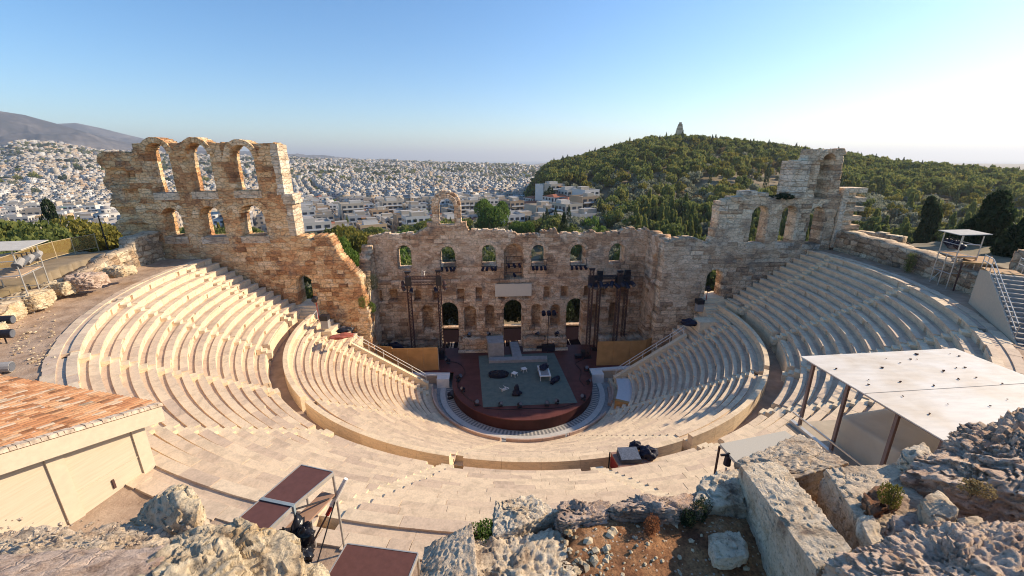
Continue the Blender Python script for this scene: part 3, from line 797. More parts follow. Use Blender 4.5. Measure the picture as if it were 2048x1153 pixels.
# orchestra
mb = MB(); mb.arc(0.02, 13.0, -.5, 0.0, rad(-180), rad(180), 96, t=.3)
MAT_ORCH = simple('orchestra_slabs', (.30, .30, .29), .6, var=.25, nscale=1.5, bump=.1)
mb2 = MB()
for k in range(150):      # checker ring of pale and grey tiles round the stage
    a = -math.pi*1.04+k*math.pi*1.08/150
    mb2.arc(9.05, 9.75, .0, .012, a+.001, a+math.pi*1.08/150-.001, 1, m=k % 2, t=random.random())
MAT_LIGHTSLAB = simple('pale_slab', (.50, .47, .42), .6, var=.12); MAT_GREYSLAB = simple('grey_slab', (.20, .20, .20), .6, var=.2)
tag(mb.build('orchestra_floor', MAT_ORCH), kind='structure')
tag(mb2.build('tile_ring', [MAT_LIGHTSLAB, MAT_GREYSLAB]), kind='structure')
mb = MB(); mb.arc(9.9, 10.55, 0, .10, rad(-186), rad(6), 90, t=.5)
tag(mb.build('channel_kerb', simple('channel_marble', (.55, .52, .47), .5, var=.1)), kind='structure')
# front benches
fb = empty('front_benches', (CX, 0, 0)); tag(fb, 'low curved ring of pinkish marble front benches beside the orchestra', 'bench')
ang = [-178, -140.5]; 
for (a, b) in ((-179, -140.5), (-139, -106.0), (-103.2, -71.5), (-69.0, -38), (-25, -5)):
    mb = MB(); n = int((rad(b)-rad(a))*11/1.3)+1
    for i in range(n):
        q0 = rad(a)+(rad(b)-rad(a))*i/n+.0008; q1 = rad(a)+(rad(b)-rad(a))*(i+1)/n-.0008
        mb.arc(11.0, 11.40, 0, .42, q0, q1, 2, t=.4*random.random()); mb.arc(11.402, 11.56, 0, .88, q0, q1, 2, t=.5*random.random())
    o = mb.build('bench', marble('bench_marble', (.60, .46, .36), (.55, .38, .30), (.45, .33, .27)) if a == -179 else MAT_BENCH, fb); o.location = (-CX, 0, 0)
    MAT_BENCH = o.data.materials[0]
mb = MB(); mb.arc(11.58, 12.5, -.2, .55, rad(-184), rad(4), 90, t=.3); o = mb.build('step', MAT_STAIR, fb); o.location = (-CX, 0, 0)
# white sheet ramp on the right of the orchestra
# stage podium: red floor with a round front
def stage():
    st = empty('stage', (0.87, 3, 0)); tag(st, 'dark red stage floor with a rounded front edge in the orchestra', 'stage')
    bpy.context.view_layer.update()
    R = 8.97; pts = [(CX+R*math.cos(a), R*math.sin(a)) for a in np.radians(np.linspace(-180, 0, 61))]
    pts = pts+[(CX+R, 2.2), (18.6, 2.9), (18.6, 9.75), (-18.4, 9.75), (-18.4, 2.9), (CX-R, 2.2)]
    n = len(pts); mb = MB()
    mb.add([(x, y, 1.4) for x, y in pts]+[(x, y, 1.30) for x, y in pts], [tuple(range(n))]+[(i, n+i, n+(i+1) % n, (i+1) % n) for i in range(n)])
    m, nt_, b = new_mat('stage_red_boards'); g = N(nt_); v = g.coord()
    c = g.ramp(g.noise(v, .8, 5, .6), [(.3, (.10, .034, .030)), (.7, (.155, .052, .045))])
    br = g.n('ShaderNodeTexBrick'); g.l(v, br.inputs['Vector']); br.inputs['Scale'].default_value = 1.0
    br.inputs['Color1'].default_value = (1, 1, 1, 1); br.inputs['Color2'].default_value = (.86, .86, .86, 1); br.inputs['Mortar'].default_value = (.45, .45, .45, 1)
    br.inputs['Mortar Size'].default_value = .012; br.inputs['Brick Width'].default_value = 2.4; br.inputs['Row Height'].default_value = 1.2; br.offset = 0.5
    c = g.mix(1.0, c, br.outputs['Color'], 'MULTIPLY'); g.l(c, b.inputs['Base Color']); b.inputs['Roughness'].default_value = .55
    child(mb.build('stage_floor', m), st)
    mb = MB(); q = pts[:61]
    for i in range(60):
        (x0, y0), (x1, y1) = q[i], q[i+1]; k = (R-.05)/R
        X0, Y0, X1, Y1 = CX+(x0-CX)*k, y0*k, CX+(x1-CX)*k, y1*k
        mb.add([(X0, Y0, .01), (X1, Y1, .01), (X1, Y1, 1.299), (X0, Y0, 1.299)], [(0, 1, 2, 3)], t=.5)
    mb2_ = MB(); mb2_.box(-18.4, 18.6, 9.76, 16.6, 1.2, 1.39); fo_ = child(mb2_.build('back_floor', simple('shade_painted_floor', (.016, .010, .012), 1.0)), st); fo_.data.materials[0].node_tree.nodes['Principled BSDF'].inputs['Specular IOR Level'].default_value = 0  # floor behind the doors coloured near-black to stand in for shade
    child(mb.build('fascia', simple('stage_fascia', (.052, .016, .015), .6, var=.2, nscale=.8)), st)
    return st
stage()
# ================================================================ the city
def city_material(name, windows=True):
    m, nt_, b = new_mat(name); g = N(nt_)
    col = g.ramp(g.attr(), [(0.0, (.42, .35, .27)), (.18, (.50, .47, .42)), (.42, (.44, .38, .30)), (.62, (.60, .58, .54)), (.74, (.40, .28, .18)), (.82, (.28, .27, .27)), (.93, (.52, .37, .22))], 'CONSTANT')
    geo = g.n('ShaderNodeNewGeometry'); sp = g.n('ShaderNodeSeparateXYZ'); g.l(geo.outputs['Position'], sp.inputs[0])
    sn = g.n('ShaderNodeSeparateXYZ'); g.l(geo.outputs['True Normal'], sn.inputs[0])
    if windows:
        fz = g.math('FRACT', g.math('DIVIDE', sp.outputs[2], 3.1))
        # run along the facade
        u = g.math('SUBTRACT', g.math('MULTIPLY', sp.outputs[0], sn.outputs[1]), g.math('MULTIPLY', sp.outputs[1], sn.outputs[0]))
        u = g.math('ADD', u, g.math('MULTIPLY', g.attr(), 17.0))
        fu = g.math('FRACT', g.math('DIVIDE', u, 3.4))
        inz = g.math('MULTIPLY', g.math('GREATER_THAN', fz, .30), g.math('LESS_THAN', fz, .78))
        inu = g.math('MULTIPLY', g.math('GREATER_THAN', fu, .28), g.math('LESS_THAN', fu, .76))
        wall = g.math('LESS_THAN', g.math('ABSOLUTE', sn.outputs[2]), .5)
        win = g.math('MULTIPLY', g.math('MULTIPLY', inz, inu), wall)
        col = g.mix(win, col, (.07, .075, .085))
    up = g.math('GREATER_THAN', sn.outputs[2], .5)
    roofc = g.mix(1.0, g.ramp(g.attr(), [(0, (.36, .33, .29)), (.3, (.46, .43, .39)), (.6, (.29, .28, .26)), (.8, (.52, .49, .44)), (.93, (.34, .15, .09)), (.96, (.40, .38, .35))], 'CONSTANT'),
                  g.ramp(g.noise(g.coord(), .25, 4), [(.3, .8), (.7, 1.1)]), 'MULTIPLY')
    col = g.mix(up, col, roofc)
    g.l(col, b.inputs['Base Color']); b.inputs['Roughness'].default_value = .8
    return m
MAT_CITY = city_material('city_walls')
ST = rad(24)                      # street grid direction
sx, sy = np.array([math.cos(ST), math.sin(ST)]), np.array([-math.sin(ST), math.cos(ST)])
def hidden(px, py):
    """behind the masonry of the theatre as the photograph sees it"""
    return (200 < px < 570 and 300 < py) or (600 < px < 1320 and py > 492) or (px > 1440 and py > 400)
def in_city(x, y):
    dx, dy = x-CP[0], y-CP[1]; d = math.hypot(dx, dy); a = math.degrees(math.atan2(dx, dy))
    if a < -50 or a > 15.5: return False
    if d < 215: return False
    if a > 12.8 and d > 330: return False
    lim = np.interp(d, [215, 300, 350, 430, 560, 640, 1000, 4500], [15.5, 13.0, 8.0, 5.5, 5.0, 5.0, 11.5, 11.5])
    if a > lim: return False
    near = np.interp(a, [-50, -38, -30, -24, -20, -10, -2, 5, 16], [330, 300, 250, 225, 215, 235, 270, 225, 205])
    return d > near
cands = []
rc_ = random.Random(5)
for i in range(-70, 71):
    for j in range(2, 150):
        # grid with streets every third plot, cells grow with distance
        gx = i*17.5+(6 if i % 3 == 0 else 0); gy = j*16.5+(5 if j % 4 == 0 else 0)
        if gx*gx+gy*gy > 1350**2: continue
        px_, py_ = CP[0]+gx*sx[0]+gy*sy[0], CP[1]+gx*sx[1]+gy*sy[1]
        if in_city(px_, py_): cands.append((px_, py_, 15.0, 14.0))
# farther rings in larger plots
for ring0, ring1, cell in ((1350, 2300, 18.0), (2300, 3400, 25.0), (3400, 4700, 36.0), (4700, 6000, 70.0)):
    nn = int(ring1/cell)+1
    for i in range(-nn, nn+1):
        for j in range(0, nn+1):
            gx = (i+rc_.uniform(-.25, .25))*cell; gy = (j+rc_.uniform(-.25, .25))*cell; d = math.hypot(gx, gy)
            if not ring0 <= d < ring1: continue
            a = math.degrees(math.atan2(gx, gy))
            if a < -50 or a > 11.5: continue
            if d > 4300 and a > -26 and rc_.random() < .5: continue
            if a < -28 and d > np.interp(a, [-50, -46, -42, -38, -28], [3500, 4300, 4400, 4300, 5200]): continue
            if in_city(CP[0]+gx, CP[1]+gy) or d > 4000:
                cands.append((CP[0]+gx, CP[1]+gy, cell*.80, cell*.62))
xs = np.array([c[0] for c in cands]); ys = np.array([c[1] for c in cands]); zs = terrain(xs, ys)
BUILD = []
for (x, y, w_, d_), z in zip(cands, zs):
    if z < -100: continue
    jx, jy = rc_.uniform(-1.5, 1.5), rc_.uniform(-1.5, 1.5)
    dist = math.hypot(x-CP[0], y-CP[1])
    gap = .08 if dist < 1350 else .16
    if rc_.random() < gap: continue
    fl = rc_.choice([2, 3, 3, 4, 4, 5, 5, 6]) if dist < 500 else rc_.choice([3, 4, 4, 5, 5, 6]) if dist < 1350 else rc_.choice([1, 2, 2, 3, 3, 4])
    if dist < 300: fl = rc_.choice([2, 3, 3, 4])
    aa_ = math.degrees(math.atan2(x-CP[0], y-CP[1]))
    if aa_ > 4 and dist < 620: fl = rc_.choice([2, 2, 3])
    if dist > 1300 and rc_.random() < .012: fl += 4
    W = w_*rc_.uniform(.72, 1.08)*(1 if dist < 1350 else rc_.uniform(.7, 1.25)); D = d_*rc_.uniform(.72, 1.08)
    if 900 < dist < 1350: W *= .9; D *= .85
    px, py, dep = project((x, y, z+fl*3.1))
    BUILD.append(dict(x=x+jx, y=y+jy, z=z, w=W, d=D, fl=fl, t=rc_.random(), px=px, py=py, size=W*828/max(dep, 1), vis=bool(not hidden(px, py) and -40 < px < 2090), dist=dist))
BUILD.sort(key=lambda q: (not q['vis'], -q['size']))
vis = [q for q in BUILD if q['vis']]
near_b, rest_b = vis[:300], vis[300:]+[q for q in BUILD if not q['vis'] and q['dist'] > 300]

MAT_GLASS = simple('window_glass', (.05, .06, .075), .25, var=.3)
MAT_SHUT = simple('shutter_paint', (.16, .17, .18), .6)
MAT_RAIL = simple('balcony_rail', (.62, .62, .62), .5)
MAT_AWN = [simple('awning_green', (.03, .22, .12), .8), simple('awning_orange', (.60, .26, .06), .8), simple('awning_cream', (.62, .52, .36), .8)]
MAT_TILE_RED = simple('roof_tile_red', (.34, .12, .065), .85, var=.25, nscale=2)
MAT_CITY_PLAIN = city_material('city_walls_plain', False)
MAT_SOLAR = simple('dark_panel', (.03, .04, .07), .3)
def frame_box(mb, c, ex, ey, hx, hy, z0, z1, m=0, t=.5):
    cx, cy = c
    p = [(cx+a*hx*ex[0]+b_*hy*ey[0], cy+a*hx*ex[1]+b_*hy*ey[1]) for a, b_ in ((-1, -1), (1, -1), (1, 1), (-1, 1))]
    mb.hexa([(x, y, z0) for x, y in p]+[(x, y, z1) for x, y in p], m, t)
WORDC = ['white', 'cream', 'pale grey', 'sand coloured', 'ivory', 'chalky white']
def building(q, detailed, idx):
    x, y, z, W, D, fl, t = (q[k] for k in ('x', 'y', 'z', 'w', 'd', 'fl', 't'))
    r = random.Random(int(x*13+y*7)); H = fl*3.1
    ang = ST+r.uniform(-.05, .05)+(0 if q['dist'] < 1350 else r.uniform(-.4, .4))
    ex = (math.cos(ang), math.sin(ang)); ey = (-math.sin(ang), math.cos(ang))
    def P(a, b_): return (a*ex[0]+b_*ey[0], a*ex[1]+b_*ey[1])
    mats = [MAT_CITY_PLAIN, MAT_GLASS, MAT_RAIL, MAT_TILE_RED, MAT_SOLAR]
    body = MB(); roof = MB(); bal = []; win = []
    frame_box(body, (0, 0), ex, ey, W/2, D/2, -6, H, 0, t)
    setb = r.random() < .5 and fl > 3
    # parapet, stair head, tanks
    if t > .905 and t < .96 or (fl <= 2 and r.random() < .6):
        h2 = 1.6
        p = [P(-W/2-.3, -D/2-.3), P(W/2+.3, -D/2-.3), P(W/2+.3, D/2+.3), P(-W/2-.3, D/2+.3)]
        rg = [P(-W/2+W*.25, 0), P(W/2-W*.25, 0)]
        roof.add([(a, b_, H) for a, b_ in p]+[(rg[0][0], rg[0][1], H+h2), (rg[1][0], rg[1][1], H+h2)], [(0, 1, 5, 4), (1, 2, 5), (2, 3, 4, 5), (3, 0, 4), (3, 2, 1, 0)], 3, .5)
    else:
        for (a, b_, hx, hy) in ((0, -D/2+.12, W/2+.02, .12), (0, D/2-.12, W/2+.02, .12), (-W/2+.12, 0, .12, D/2-.24), (W/2-.12, 0, .12, D/2-.24)):
            frame_box(roof, P(a, b_), ex, ey, hx, hy, H-.02, H+.95, 0, t)
        pw = r.uniform(.18, .3)*W; pd = r.uniform(.16, .28)*D
        frame_box(roof, P(r.uniform(-.2, .2)*W, r.uniform(-.15, .2)*D), ex, ey, pw, pd, H, H+2.6, 0, min(1, t*.7))
        if r.random() < .6: frame_box(roof, P(r.uniform(-.35, .35)*W, -.28*D), ex, ey, .5, .4, H, H+1.5, 2, .5)
        if r.random() < .5: frame_box(roof, P(r.uniform(-.35, .35)*W, .3*D), ex, ey, 1.0, .7, H+.6, H+.75, 4, .5)
    # facades towards the theatre: the two sides whose normals look to the camera
    cdir = np.array([CP[0]-x, CP[1]-y]); cdir /= np.linalg.norm(cdir)
    for (n_, L, half) in (((-ey[0], -ey[1]), W, D/2), ((ex[0], ex[1]), D, W/2), ((-ex[0], -ex[1]), D, W/2)):
        n_ = np.array(n_)
        if n_@cdir < .18: continue
        tdir = np.array([-n_[1], n_[0]]); front = L == W
        ncol = max(2, int(L/3.3)); hasb = front or r.random() < .5
        blank = (not front) and r.random() < .45
        if blank: continue
        for f in range(fl):
            zb = f*3.1
            if hasb and f > 0:
                bm = MB(); c = n_*(half+.65)
                frame_box(bm, c, tdir, n_, L*.44, .65, zb-.02, zb+.14, 0, .6)
                c2 = n_*(half+1.25); frame_box(bm, c2, tdir, n_, L*.44, .05, zb+.14, zb+1.0, 0 if r.random() < .5 else 2, .72)
                bal.append(bm)
            for k in range(ncol):
                u = (k+.5)/ncol*L-L/2; wm = MB(); hh = 2.25 if hasb and f > 0 else 1.9
                frame_box(wm, n_*(half+.01)+tdir*u, tdir, n_, L/ncol*.30, .05, zb+(.25 if hh > 2 else .9), zb+2.45, 1, .5)
                win.append(wm)
            if hasb and f > 0 and r.random() < .16:
                bm = MB(); a0 = n_*(half+.75)+tdir*r.uniform(-.25, .25)*L
                frame_box(bm, a0, tdir, n_, 1.8, .7, zb+2.2, zb+2.42, 5+r.randrange(3), .5); bal.append(bm)
    lab = None
    if detailed:
        root = empty('apartment_building', (x, y, z))
        body.build('wall', mats, root); roof.build('roof', mats, root)
        for bm in bal: bm.build('balcony', mats+MAT_AWN, root)
        for wm in win[:90]: wm.build('window', mats, root)
        o = root
    else:
        for s_ in [roof]+bal+win:
            b0 = len(body.v); body.v += s_.v; body.f += [[i+b0 for i in f] for f in s_.f]; body.m += s_.m; body.t += s_.t
        o = body.build('apartment_building', mats+MAT_AWN); o.location = (x, y, z)
    return o
def place_words(q):
    px = q['px']; d = q['dist']
    where = ('left of the left wing' if px < 215 else 'left of the stage wall' if px < 730 else 'left of the lone arch' if px < 880 else 'right of the lone arch' if px < 1060 else 'below the hill')
    return where
cnt = {}
items = []
for k, q in enumerate(near_b):
    o = building(q, k < 46, k); items.append((q, o))
# labels: colour by tint, height, region and rank inside its region
def colour_word(t):
    return 'sand coloured' if t < .18 else 'white' if t < .5 else 'cream' if t < .72 else 'bright white' if t < .84 else 'tan' if t < .9 else 'grey' if t < .97 else 'ochre'
ORD = ['nearest', 'second nearest', 'third nearest', 'fourth nearest', 'fifth nearest', 'sixth nearest', 'seventh nearest', 'eighth nearest', 'ninth nearest', 'tenth nearest']
byk = {}
for q, o in sorted(items, key=lambda s: s[0]['dist']):
    key = (q['fl'], colour_word(q['t']), place_words(q)); byk.setdefault(key, []).append((q, o))
for (fl, cw, wh), L in byk.items():
    for n_, (q, o) in enumerate(L):
        num = {1: 'one', 2: 'two', 3: 'three', 4: 'four', 5: 'five', 6: 'six', 7: 'seven', 8: 'eight'}.get(fl, 'many')
        rank = '' if len(L) == 1 else (ORD[n_]+' ' if n_ < 10 else 'distant ')
        tag(o, f'{rank}{cw} {num} storey block {wh}', 'building', 'apartment blocks of the city below')

# the rest of the city as one mass
def far_city(bs, name):
    B = np.array([[q['x'], q['y'], q['z'], q['w'], q['d'], q['fl']*3.1, q['t'], q['dist']] for q in bs])
    n = len(B); R_ = np.random.RandomState(3)
    ang = ST+np.where(B[:, 7] < 1350, 0, (vnoise(B[:, 0]/600, B[:, 1]/600, 3.)-.5)*1.6)+R_.uniform(-.05, .05, n)
    def boxes(cx, cy, z0, z1, hw, hd, ang, tt):
        c, s = np.cos(ang), np.sin(ang); V = []
        for zz in (z0, z1):
            for a, b_ in ((-1, -1), (1, -1), (1, 1), (-1, 1)):
                V.append(np.stack([cx+a*hw*c-b_*hd*s, cy+a*hw*s+b_*hd*c, zz], 1))
        V = np.stack(V, 1).reshape(-1, 3)
        F = np.array([(4, 5, 6, 7), (0, 1, 5, 4), (1, 2, 6, 5), (2, 3, 7, 6), (3, 0, 4, 7)])
        F = (np.arange(len(cx))[:, None, None]*8+F[None]).reshape(-1, 4)
        return V, F, np.repeat(tt, 5)
    x, y, z, w_, d_, h, t, dist = B.T
    parts = [boxes(x, y, z-8, z+h, w_/2, d_/2, ang, t)]
    ox = R_.uniform(-.2, .2, n)*w_; kk = (dist < 1350) | (R_.rand(n) < .4); parts.append(boxes((x+ox)[kk], y[kk], (z+h)[kk], (z+h+2.6)[kk], (w_*.2)[kk], (d_*.18)[kk], ang[kk], (t*.8+.1)[kk]))
    k = R_.rand(n) < .6; m2 = k
    parts.append(boxes(x[m2]-w_[m2]*.1, y[m2]-d_[m2]*.35, z[m2]-8, z[m2]+h[m2]-3.1*R_.randint(1, 3, m2.sum()), w_[m2]*.42, d_[m2]*.38, ang[m2], R_.rand(m2.sum())))
    Vs, Fs, Ts, o_ = [], [], [], 0
    for V, F, T in parts: Vs.append(V); Fs.append(F+o_); Ts.append(T); o_ += len(V)
    o = np_mesh(name, np.concatenate(Vs), np.concatenate(Fs), MAT_CITY, np.concatenate(Ts))
    tag(o, 'dense mass of small white blocks of the far city reaching the horizon', 'city', kind='stuff')
far_city(rest_b, 'far_city')
# ================================================================ trees
def foliage(name, cols, rough=.8):
    m, nt_, b = new_mat(name); g = N(nt_)
    oi = g.n('ShaderNodeObjectInfo')
    f = g.math('ADD', g.math('MULTIPLY', g.attr(), .62), g.math('MULTIPLY', oi.outputs['Random'], .38))
    n = len(cols); col = g.ramp(f, [(i/(n-1)*.9+.05, c) for i, c in enumerate(cols)])
    g.l(col, b.inputs['Base Color']); b.inputs['Roughness'].default_value = rough
    tr = g.n('ShaderNodeBsdfTranslucent'); g.l(col, tr.inputs['Color']); mx = g.n('ShaderNodeMixShader'); mx.inputs[0].default_value = .38
    g.l(b.outputs[0], mx.inputs[1]); g.l(tr.outputs[0], mx.inputs[2]); g.l(mx.outputs[0], nt_.nodes['Material Output'].inputs[0])
    return m
F_PINE = foliage('pine_needles', [(.055, .078, .022), (.11, .14, .038), (.20, .22, .055), (.32, .29, .08)])
F_OLIVE = foliage('olive_leaves', [(.09, .105, .060), (.165, .18, .115), (.25, .26, .17), (.34, .33, .23)])
F_DARK = foliage('cypress_leaves', [(.016, .030, .014), (.034, .054, .024), (.062, .085, .036)])
F_BRIGHT = foliage('bright_leaves', [(.055, .095, .018), (.12, .19, .032), (.19, .27, .055)])
F_DRY = foliage('dry_leaves', [(.14, .10, .045), (.24, .17, .075), (.33, .25, .11)])
F_YEL = foliage('yellow_green_leaves', [(.10, .095, .02), (.20, .18, .035), (.30, .25, .05)])
MAT_BARK = simple('bark', (.11, .08, .055), .95, var=.3, nscale=4, bump=.4)

def leaf_cloud(rs, blobs, per, size, flat=1.0):
    """leaf-clump triangles/quads spread over the surface of several lumpy blobs"""
    C, S_, T = [], [], []
    for (c, r, k) in blobs:
        n = max(4, int(per*k))
        d = rs.normal(size=(n, 3)); d /= np.linalg.norm(d, axis=1)[:, None]
        rr = rs.uniform(.62, 1.08, n)**.6
        p = np.array(c)+d*np.array(r)*rr[:, None]
        C.append(p); S_.append(np.full(n, size)*rs.uniform(.6, 1.35, n)); T.append(np.clip(rs.uniform(.1, .9, n)*.6+rs.rand()*.4, 0, 1))
    C = np.concatenate(C); S_ = np.concatenate(S_); T = np.concatenate(T); n = len(C)
    a = rs.normal(size=(n, 3)); a[:, 2] *= flat; a /= np.linalg.norm(a, axis=1)[:, None]
    b = np.cross(a, rs.normal(size=(n, 3))); b /= np.linalg.norm(b, axis=1)[:, None]
    q = [C-a*S_[:, None]*.5-b*S_[:, None]*.35, C+a*S_[:, None]*.5-b*S_[:, None]*.4, C+a*S_[:, None]*.38+b*S_[:, None]*.45, C-a*S_[:, None]*.42+b*S_[:, None]*.4]
    V = np.stack(q, 1).reshape(-1, 3); F = np.arange(4*n).reshape(n, 4)
    return V, F, T
def crown_blobs(rs, kind):
    B = []
    if kind == 'pine':
        for k in range(9):
            a = rs.uniform(0, 6.28); rr = rs.uniform(0, .62); B.append(((rr*math.cos(a), rr*math.sin(a), rs.uniform(.50, .88)), (rs.uniform(.25, .42),)*2+(rs.uniform(.10, .19),), 1))
    elif kind == 'tall':
        for k in range(11):
            z = .22+.7*k/10; rr = (1-z)*.75+.1; a = rs.uniform(0, 6.28); o = rs.uniform(0, .35)*rr
            B.append(((o*math.cos(a), o*math.sin(a), z), (rr*.62, rr*.62, .10), .8))
    elif kind == 'olive':
        for k in range(8):
            a = rs.uniform(0, 6.28); rr = rs.uniform(0, .55); B.append(((rr*math.cos(a), rr*math.sin(a), rs.uniform(.38, .8)), (rs.uniform(.30, .48),)*2+(rs.uniform(.18, .30),), 1))
    elif kind == 'cypress':
        for k in range(8):
            z = .10+.86*k/7; rr = .95*math.sin(min(1, (1-z)*1.9+.12)*1.57)*.9
            B.append(((rs.uniform(-.06, .06), rs.uniform(-.06, .06), z), (rr, rr, .10), .8))
    elif kind == 'broad':
        for k in range(13):
            a = rs.uniform(0, 6.28); u = rs.uniform(-1, 1); rr = .55*math.sqrt(1-u*u)
            B.append(((rr*math.cos(a), rr*math.sin(a), .60+u*.26), (rs.uniform(.28, .42),)*2+(rs.uniform(.14, .22),), 1))
    return B
KINDS = {'pine': (F_PINE, .62, 1.0), 'tall': (F_PINE, .36, 1.35), 'olive': (F_OLIVE, .72, .75), 'cypress': (F_DARK, .14, 1.5), 'broad': (F_BRIGHT, .50, 1.0)}
def template(kind, mat, per, size, seed, hr):
    rs = np.random.RandomState(seed); V, F, T = leaf_cloud(rs, crown_blobs(rs, kind), per, size, .6)
    # the templates are 1 high; width set by hr
    W = V.copy(); W[:, :2] *= hr
    me = np_mesh('crown_src', W, F, mat, T); d = me.data; bpy.data.objects.remove(me); d.name = kind+'_crown'; return d, (W, F, T)
def trunk_mesh(seed, top=.62, r=.022, limbs=4):
    rs = random.Random(seed); mb = MB(); p = np.array([0, 0, -.06]); q = np.array([rs.uniform(-.02, .02), rs.uniform(-.02, .02), top*.55]); e = np.array([rs.uniform(-.04, .04), rs.uniform(-.04, .04), top])
    mb.tube(p, q, r, 7, r2=r*.75); mb.tube(q, e, r*.75, 6, r2=r*.4)
    for k in range(limbs):
        a = rs.uniform(0, 6.28); s = q+(e-q)*rs.uniform(0, .8); L = rs.uniform(.12, .26)
        mb.tube(s, s+np.array([math.cos(a)*L, math.sin(a)*L, L*.8]), r*.42, 5, r2=r*.15)
    o = mb.build('trunk_src', MAT_BARK); d = o.data; bpy.data.objects.remove(o); d.name = 'trunk'; return d
TRUNKS = [trunk_mesh(s) for s in range(3)]
TPL = {}
def get_tpl(kind, mat, lod):
    key = (kind, mat.name, lod)
    if key not in TPL:
        per, size = {-1: (1700, .026), 0: (620, .044), 1: (150, .085), 2: (38, .16)}[lod]
        hr = KINDS[kind][1]
        TPL[key] = [template(kind, mat, per, size*(1 if kind != 'cypress' else 1.0), 31*s+len(kind), hr) for s in range(3 if lod > 0 else 2)]
    return TPL[key]
def terr1(x, y): return float(terrain(np.array([x*1.0]), np.array([y*1.0]))[0])

def tree(x, y, z, h, kind, mat, lod, label, group, name=None, wide=1.0):
    r = random.Random(int(x*31+y*17)); me, _ = r.choice(get_tpl(kind, mat, lod))
    nm = name or {'pine': 'pine_tree', 'tall': 'pine_tree', 'olive': 'olive_tree', 'cypress': 'cypress_tree', 'broad': 'leafy_tree'}[kind]
    root = empty(nm, (x, y, z), r.uniform(0, 6.28)); root.scale = (h*wide, h*wide, h)
    c = bpy.data.objects.new('crown', me); COL.objects.link(c); c.parent = root
    t = bpy.data.objects.new('trunk', r.choice(TRUNKS)); COL.objects.link(t); t.parent = root
    tag(root, label, 'tree', group); return root

# ---- scatter
rt = random.Random(42)
WOOD = []          # x, y, z, h, kind, mat
def scatter(n, amin, amax, dmin, dmax, fn):
    k = 0
    while k < n:
        a = rt.uniform(amin, amax); d = math.sqrt(rt.uniform(dmin**2, dmax**2)); k += 1
        x, y = CP[0]+d*math.sin(rad(a)), CP[1]+d*math.cos(rad(a)); fn(x, y, d, a)
def pick_hill(x, y, d, a):
    if in_city(x, y): return
    if d < 200 and a < 15: return
    v = float(fbm(np.array([x/55.]), np.array([y/55.]), 3, 2.)[0]); u = rt.random()
    if v < .37 and u < .6: return
    low = d < 330
    if low and u < .62: WOOD.append((x, y, rt.uniform(5, 8.5), 'olive', F_OLIVE))
    elif u < .50: WOOD.append((x, y, rt.uniform(7, 12), 'pine', F_PINE))
    elif u < .70: WOOD.append((x, y, rt.uniform(5, 8), 'olive', F_OLIVE))
    elif u < .72: WOOD.append((x, y, rt.uniform(9, 13), 'tall', F_PINE))
    elif u < .75: WOOD.append((x, y, rt.uniform(10, 15), 'cypress', F_DARK))
    elif u < .79: WOOD.append((x, y, rt.uniform(5, 8), 'olive', F_DRY))
    elif u < .90: WOOD.append((x, y, rt.uniform(8, 12), 'broad', F_PINE))
    else: WOOD.append((x, y, rt.uniform(7, 11), 'pine', F_YEL))
scatter(5200, 5.5, 57, 200, 690, pick_hill)
def pick_valley(x, y, d, a):
    if in_city(x, y): return
    rc0 = math.hypot(x-CX, y)
    if abs(x) < 46 and y < 30: return
    u = rt.random()
    if u < .62: WOOD.append((x, y, rt.uniform(6, 9.5), 'olive', F_OLIVE))
    elif u < .84: WOOD.append((x, y, rt.uniform(8, 12), 'pine', F_PINE))
    elif u < .93: WOOD.append((x, y, rt.uniform(8, 11), 'broad', F_BRIGHT))
    else: WOOD.append((x, y, rt.uniform(9, 13), 'cypress', F_DARK))
scatter(620, -30, 20, 84, 262, pick_valley)
def pick_right(x, y, d, a):
    if y < 14: return
    u = rt.random()
    if u < .40: WOOD.append((x, y, rt.uniform(10, 16), 'tall', F_PINE))
    elif u < .60: WOOD.append((x, y, rt.uniform(6, 9), 'olive', F_OLIVE))
    elif u < .86: WOOD.append((x, y, rt.uniform(9, 14), 'pine', F_PINE))
    else: WOOD.append((x, y, rt.uniform(10, 15), 'cypress', F_DARK))
scatter(520, 20, 57, 100, 235, pick_right)
def pick_left(x, y, d, a):
    if math.hypot(x-CX, y) < 60 or y < -8: return
    u = rt.random()
    if u < .55: WOOD.append((x, y, rt.uniform(9, 14), 'pine', F_PINE))
    elif u < .75: WOOD.append((x, y, rt.uniform(9, 13), 'tall', F_YEL))
    elif u < .9: WOOD.append((x, y, rt.uniform(8, 12), 'broad', F_BRIGHT))
    else: WOOD.append((x, y, rt.uniform(11, 15), 'cypress', F_DARK))
scatter(230, -52, -30, 85, 300, pick_left)
# street trees among the blocks
def pick_street(x, y, d, a):
    if not in_city(x, y): return
    WOOD.append((x, y, rt.uniform(9, 13), rt.choice(['broad', 'pine', 'cypress']), rt.choice([F_BRIGHT, F_PINE, F_DARK])))
scatter(800, -50, 10, 240, 1300, pick_street)
def pick_far(x, y, d, a):
    if float(vnoise(np.array([x/130.]), np.array([y/130.]), 8.)[0]) > .45: WOOD.append((x, y, rt.uniform(14, 22), 'broad', rt.choice([F_OLIVE, F_PINE, F_DARK])))
scatter(2800, -50, 8, 1100, 3600, pick_far)
zz = terrain(np.array([q[0] for q in WOOD]), np.array([q[1] for q in WOOD]))
T_ALL = []
for (x, y, h, kind, mat), z in zip(WOOD, zz):
    px, py, dep = project((x, y, z+h*.6))
    if dep < 1: continue
    hid = (210 < px < 590 and py > 320 and not (330 < px < 540)) or (735 < px < 1320 and 545 < py) or (1440 < px < 1690 and py > 400) or py > 620 or px < -60 or px > 2110
    s = h*KINDS[kind][1]*828/dep
    T_ALL.append((not hid, s, x, y, float(z), h, kind, mat, px, py, dep))
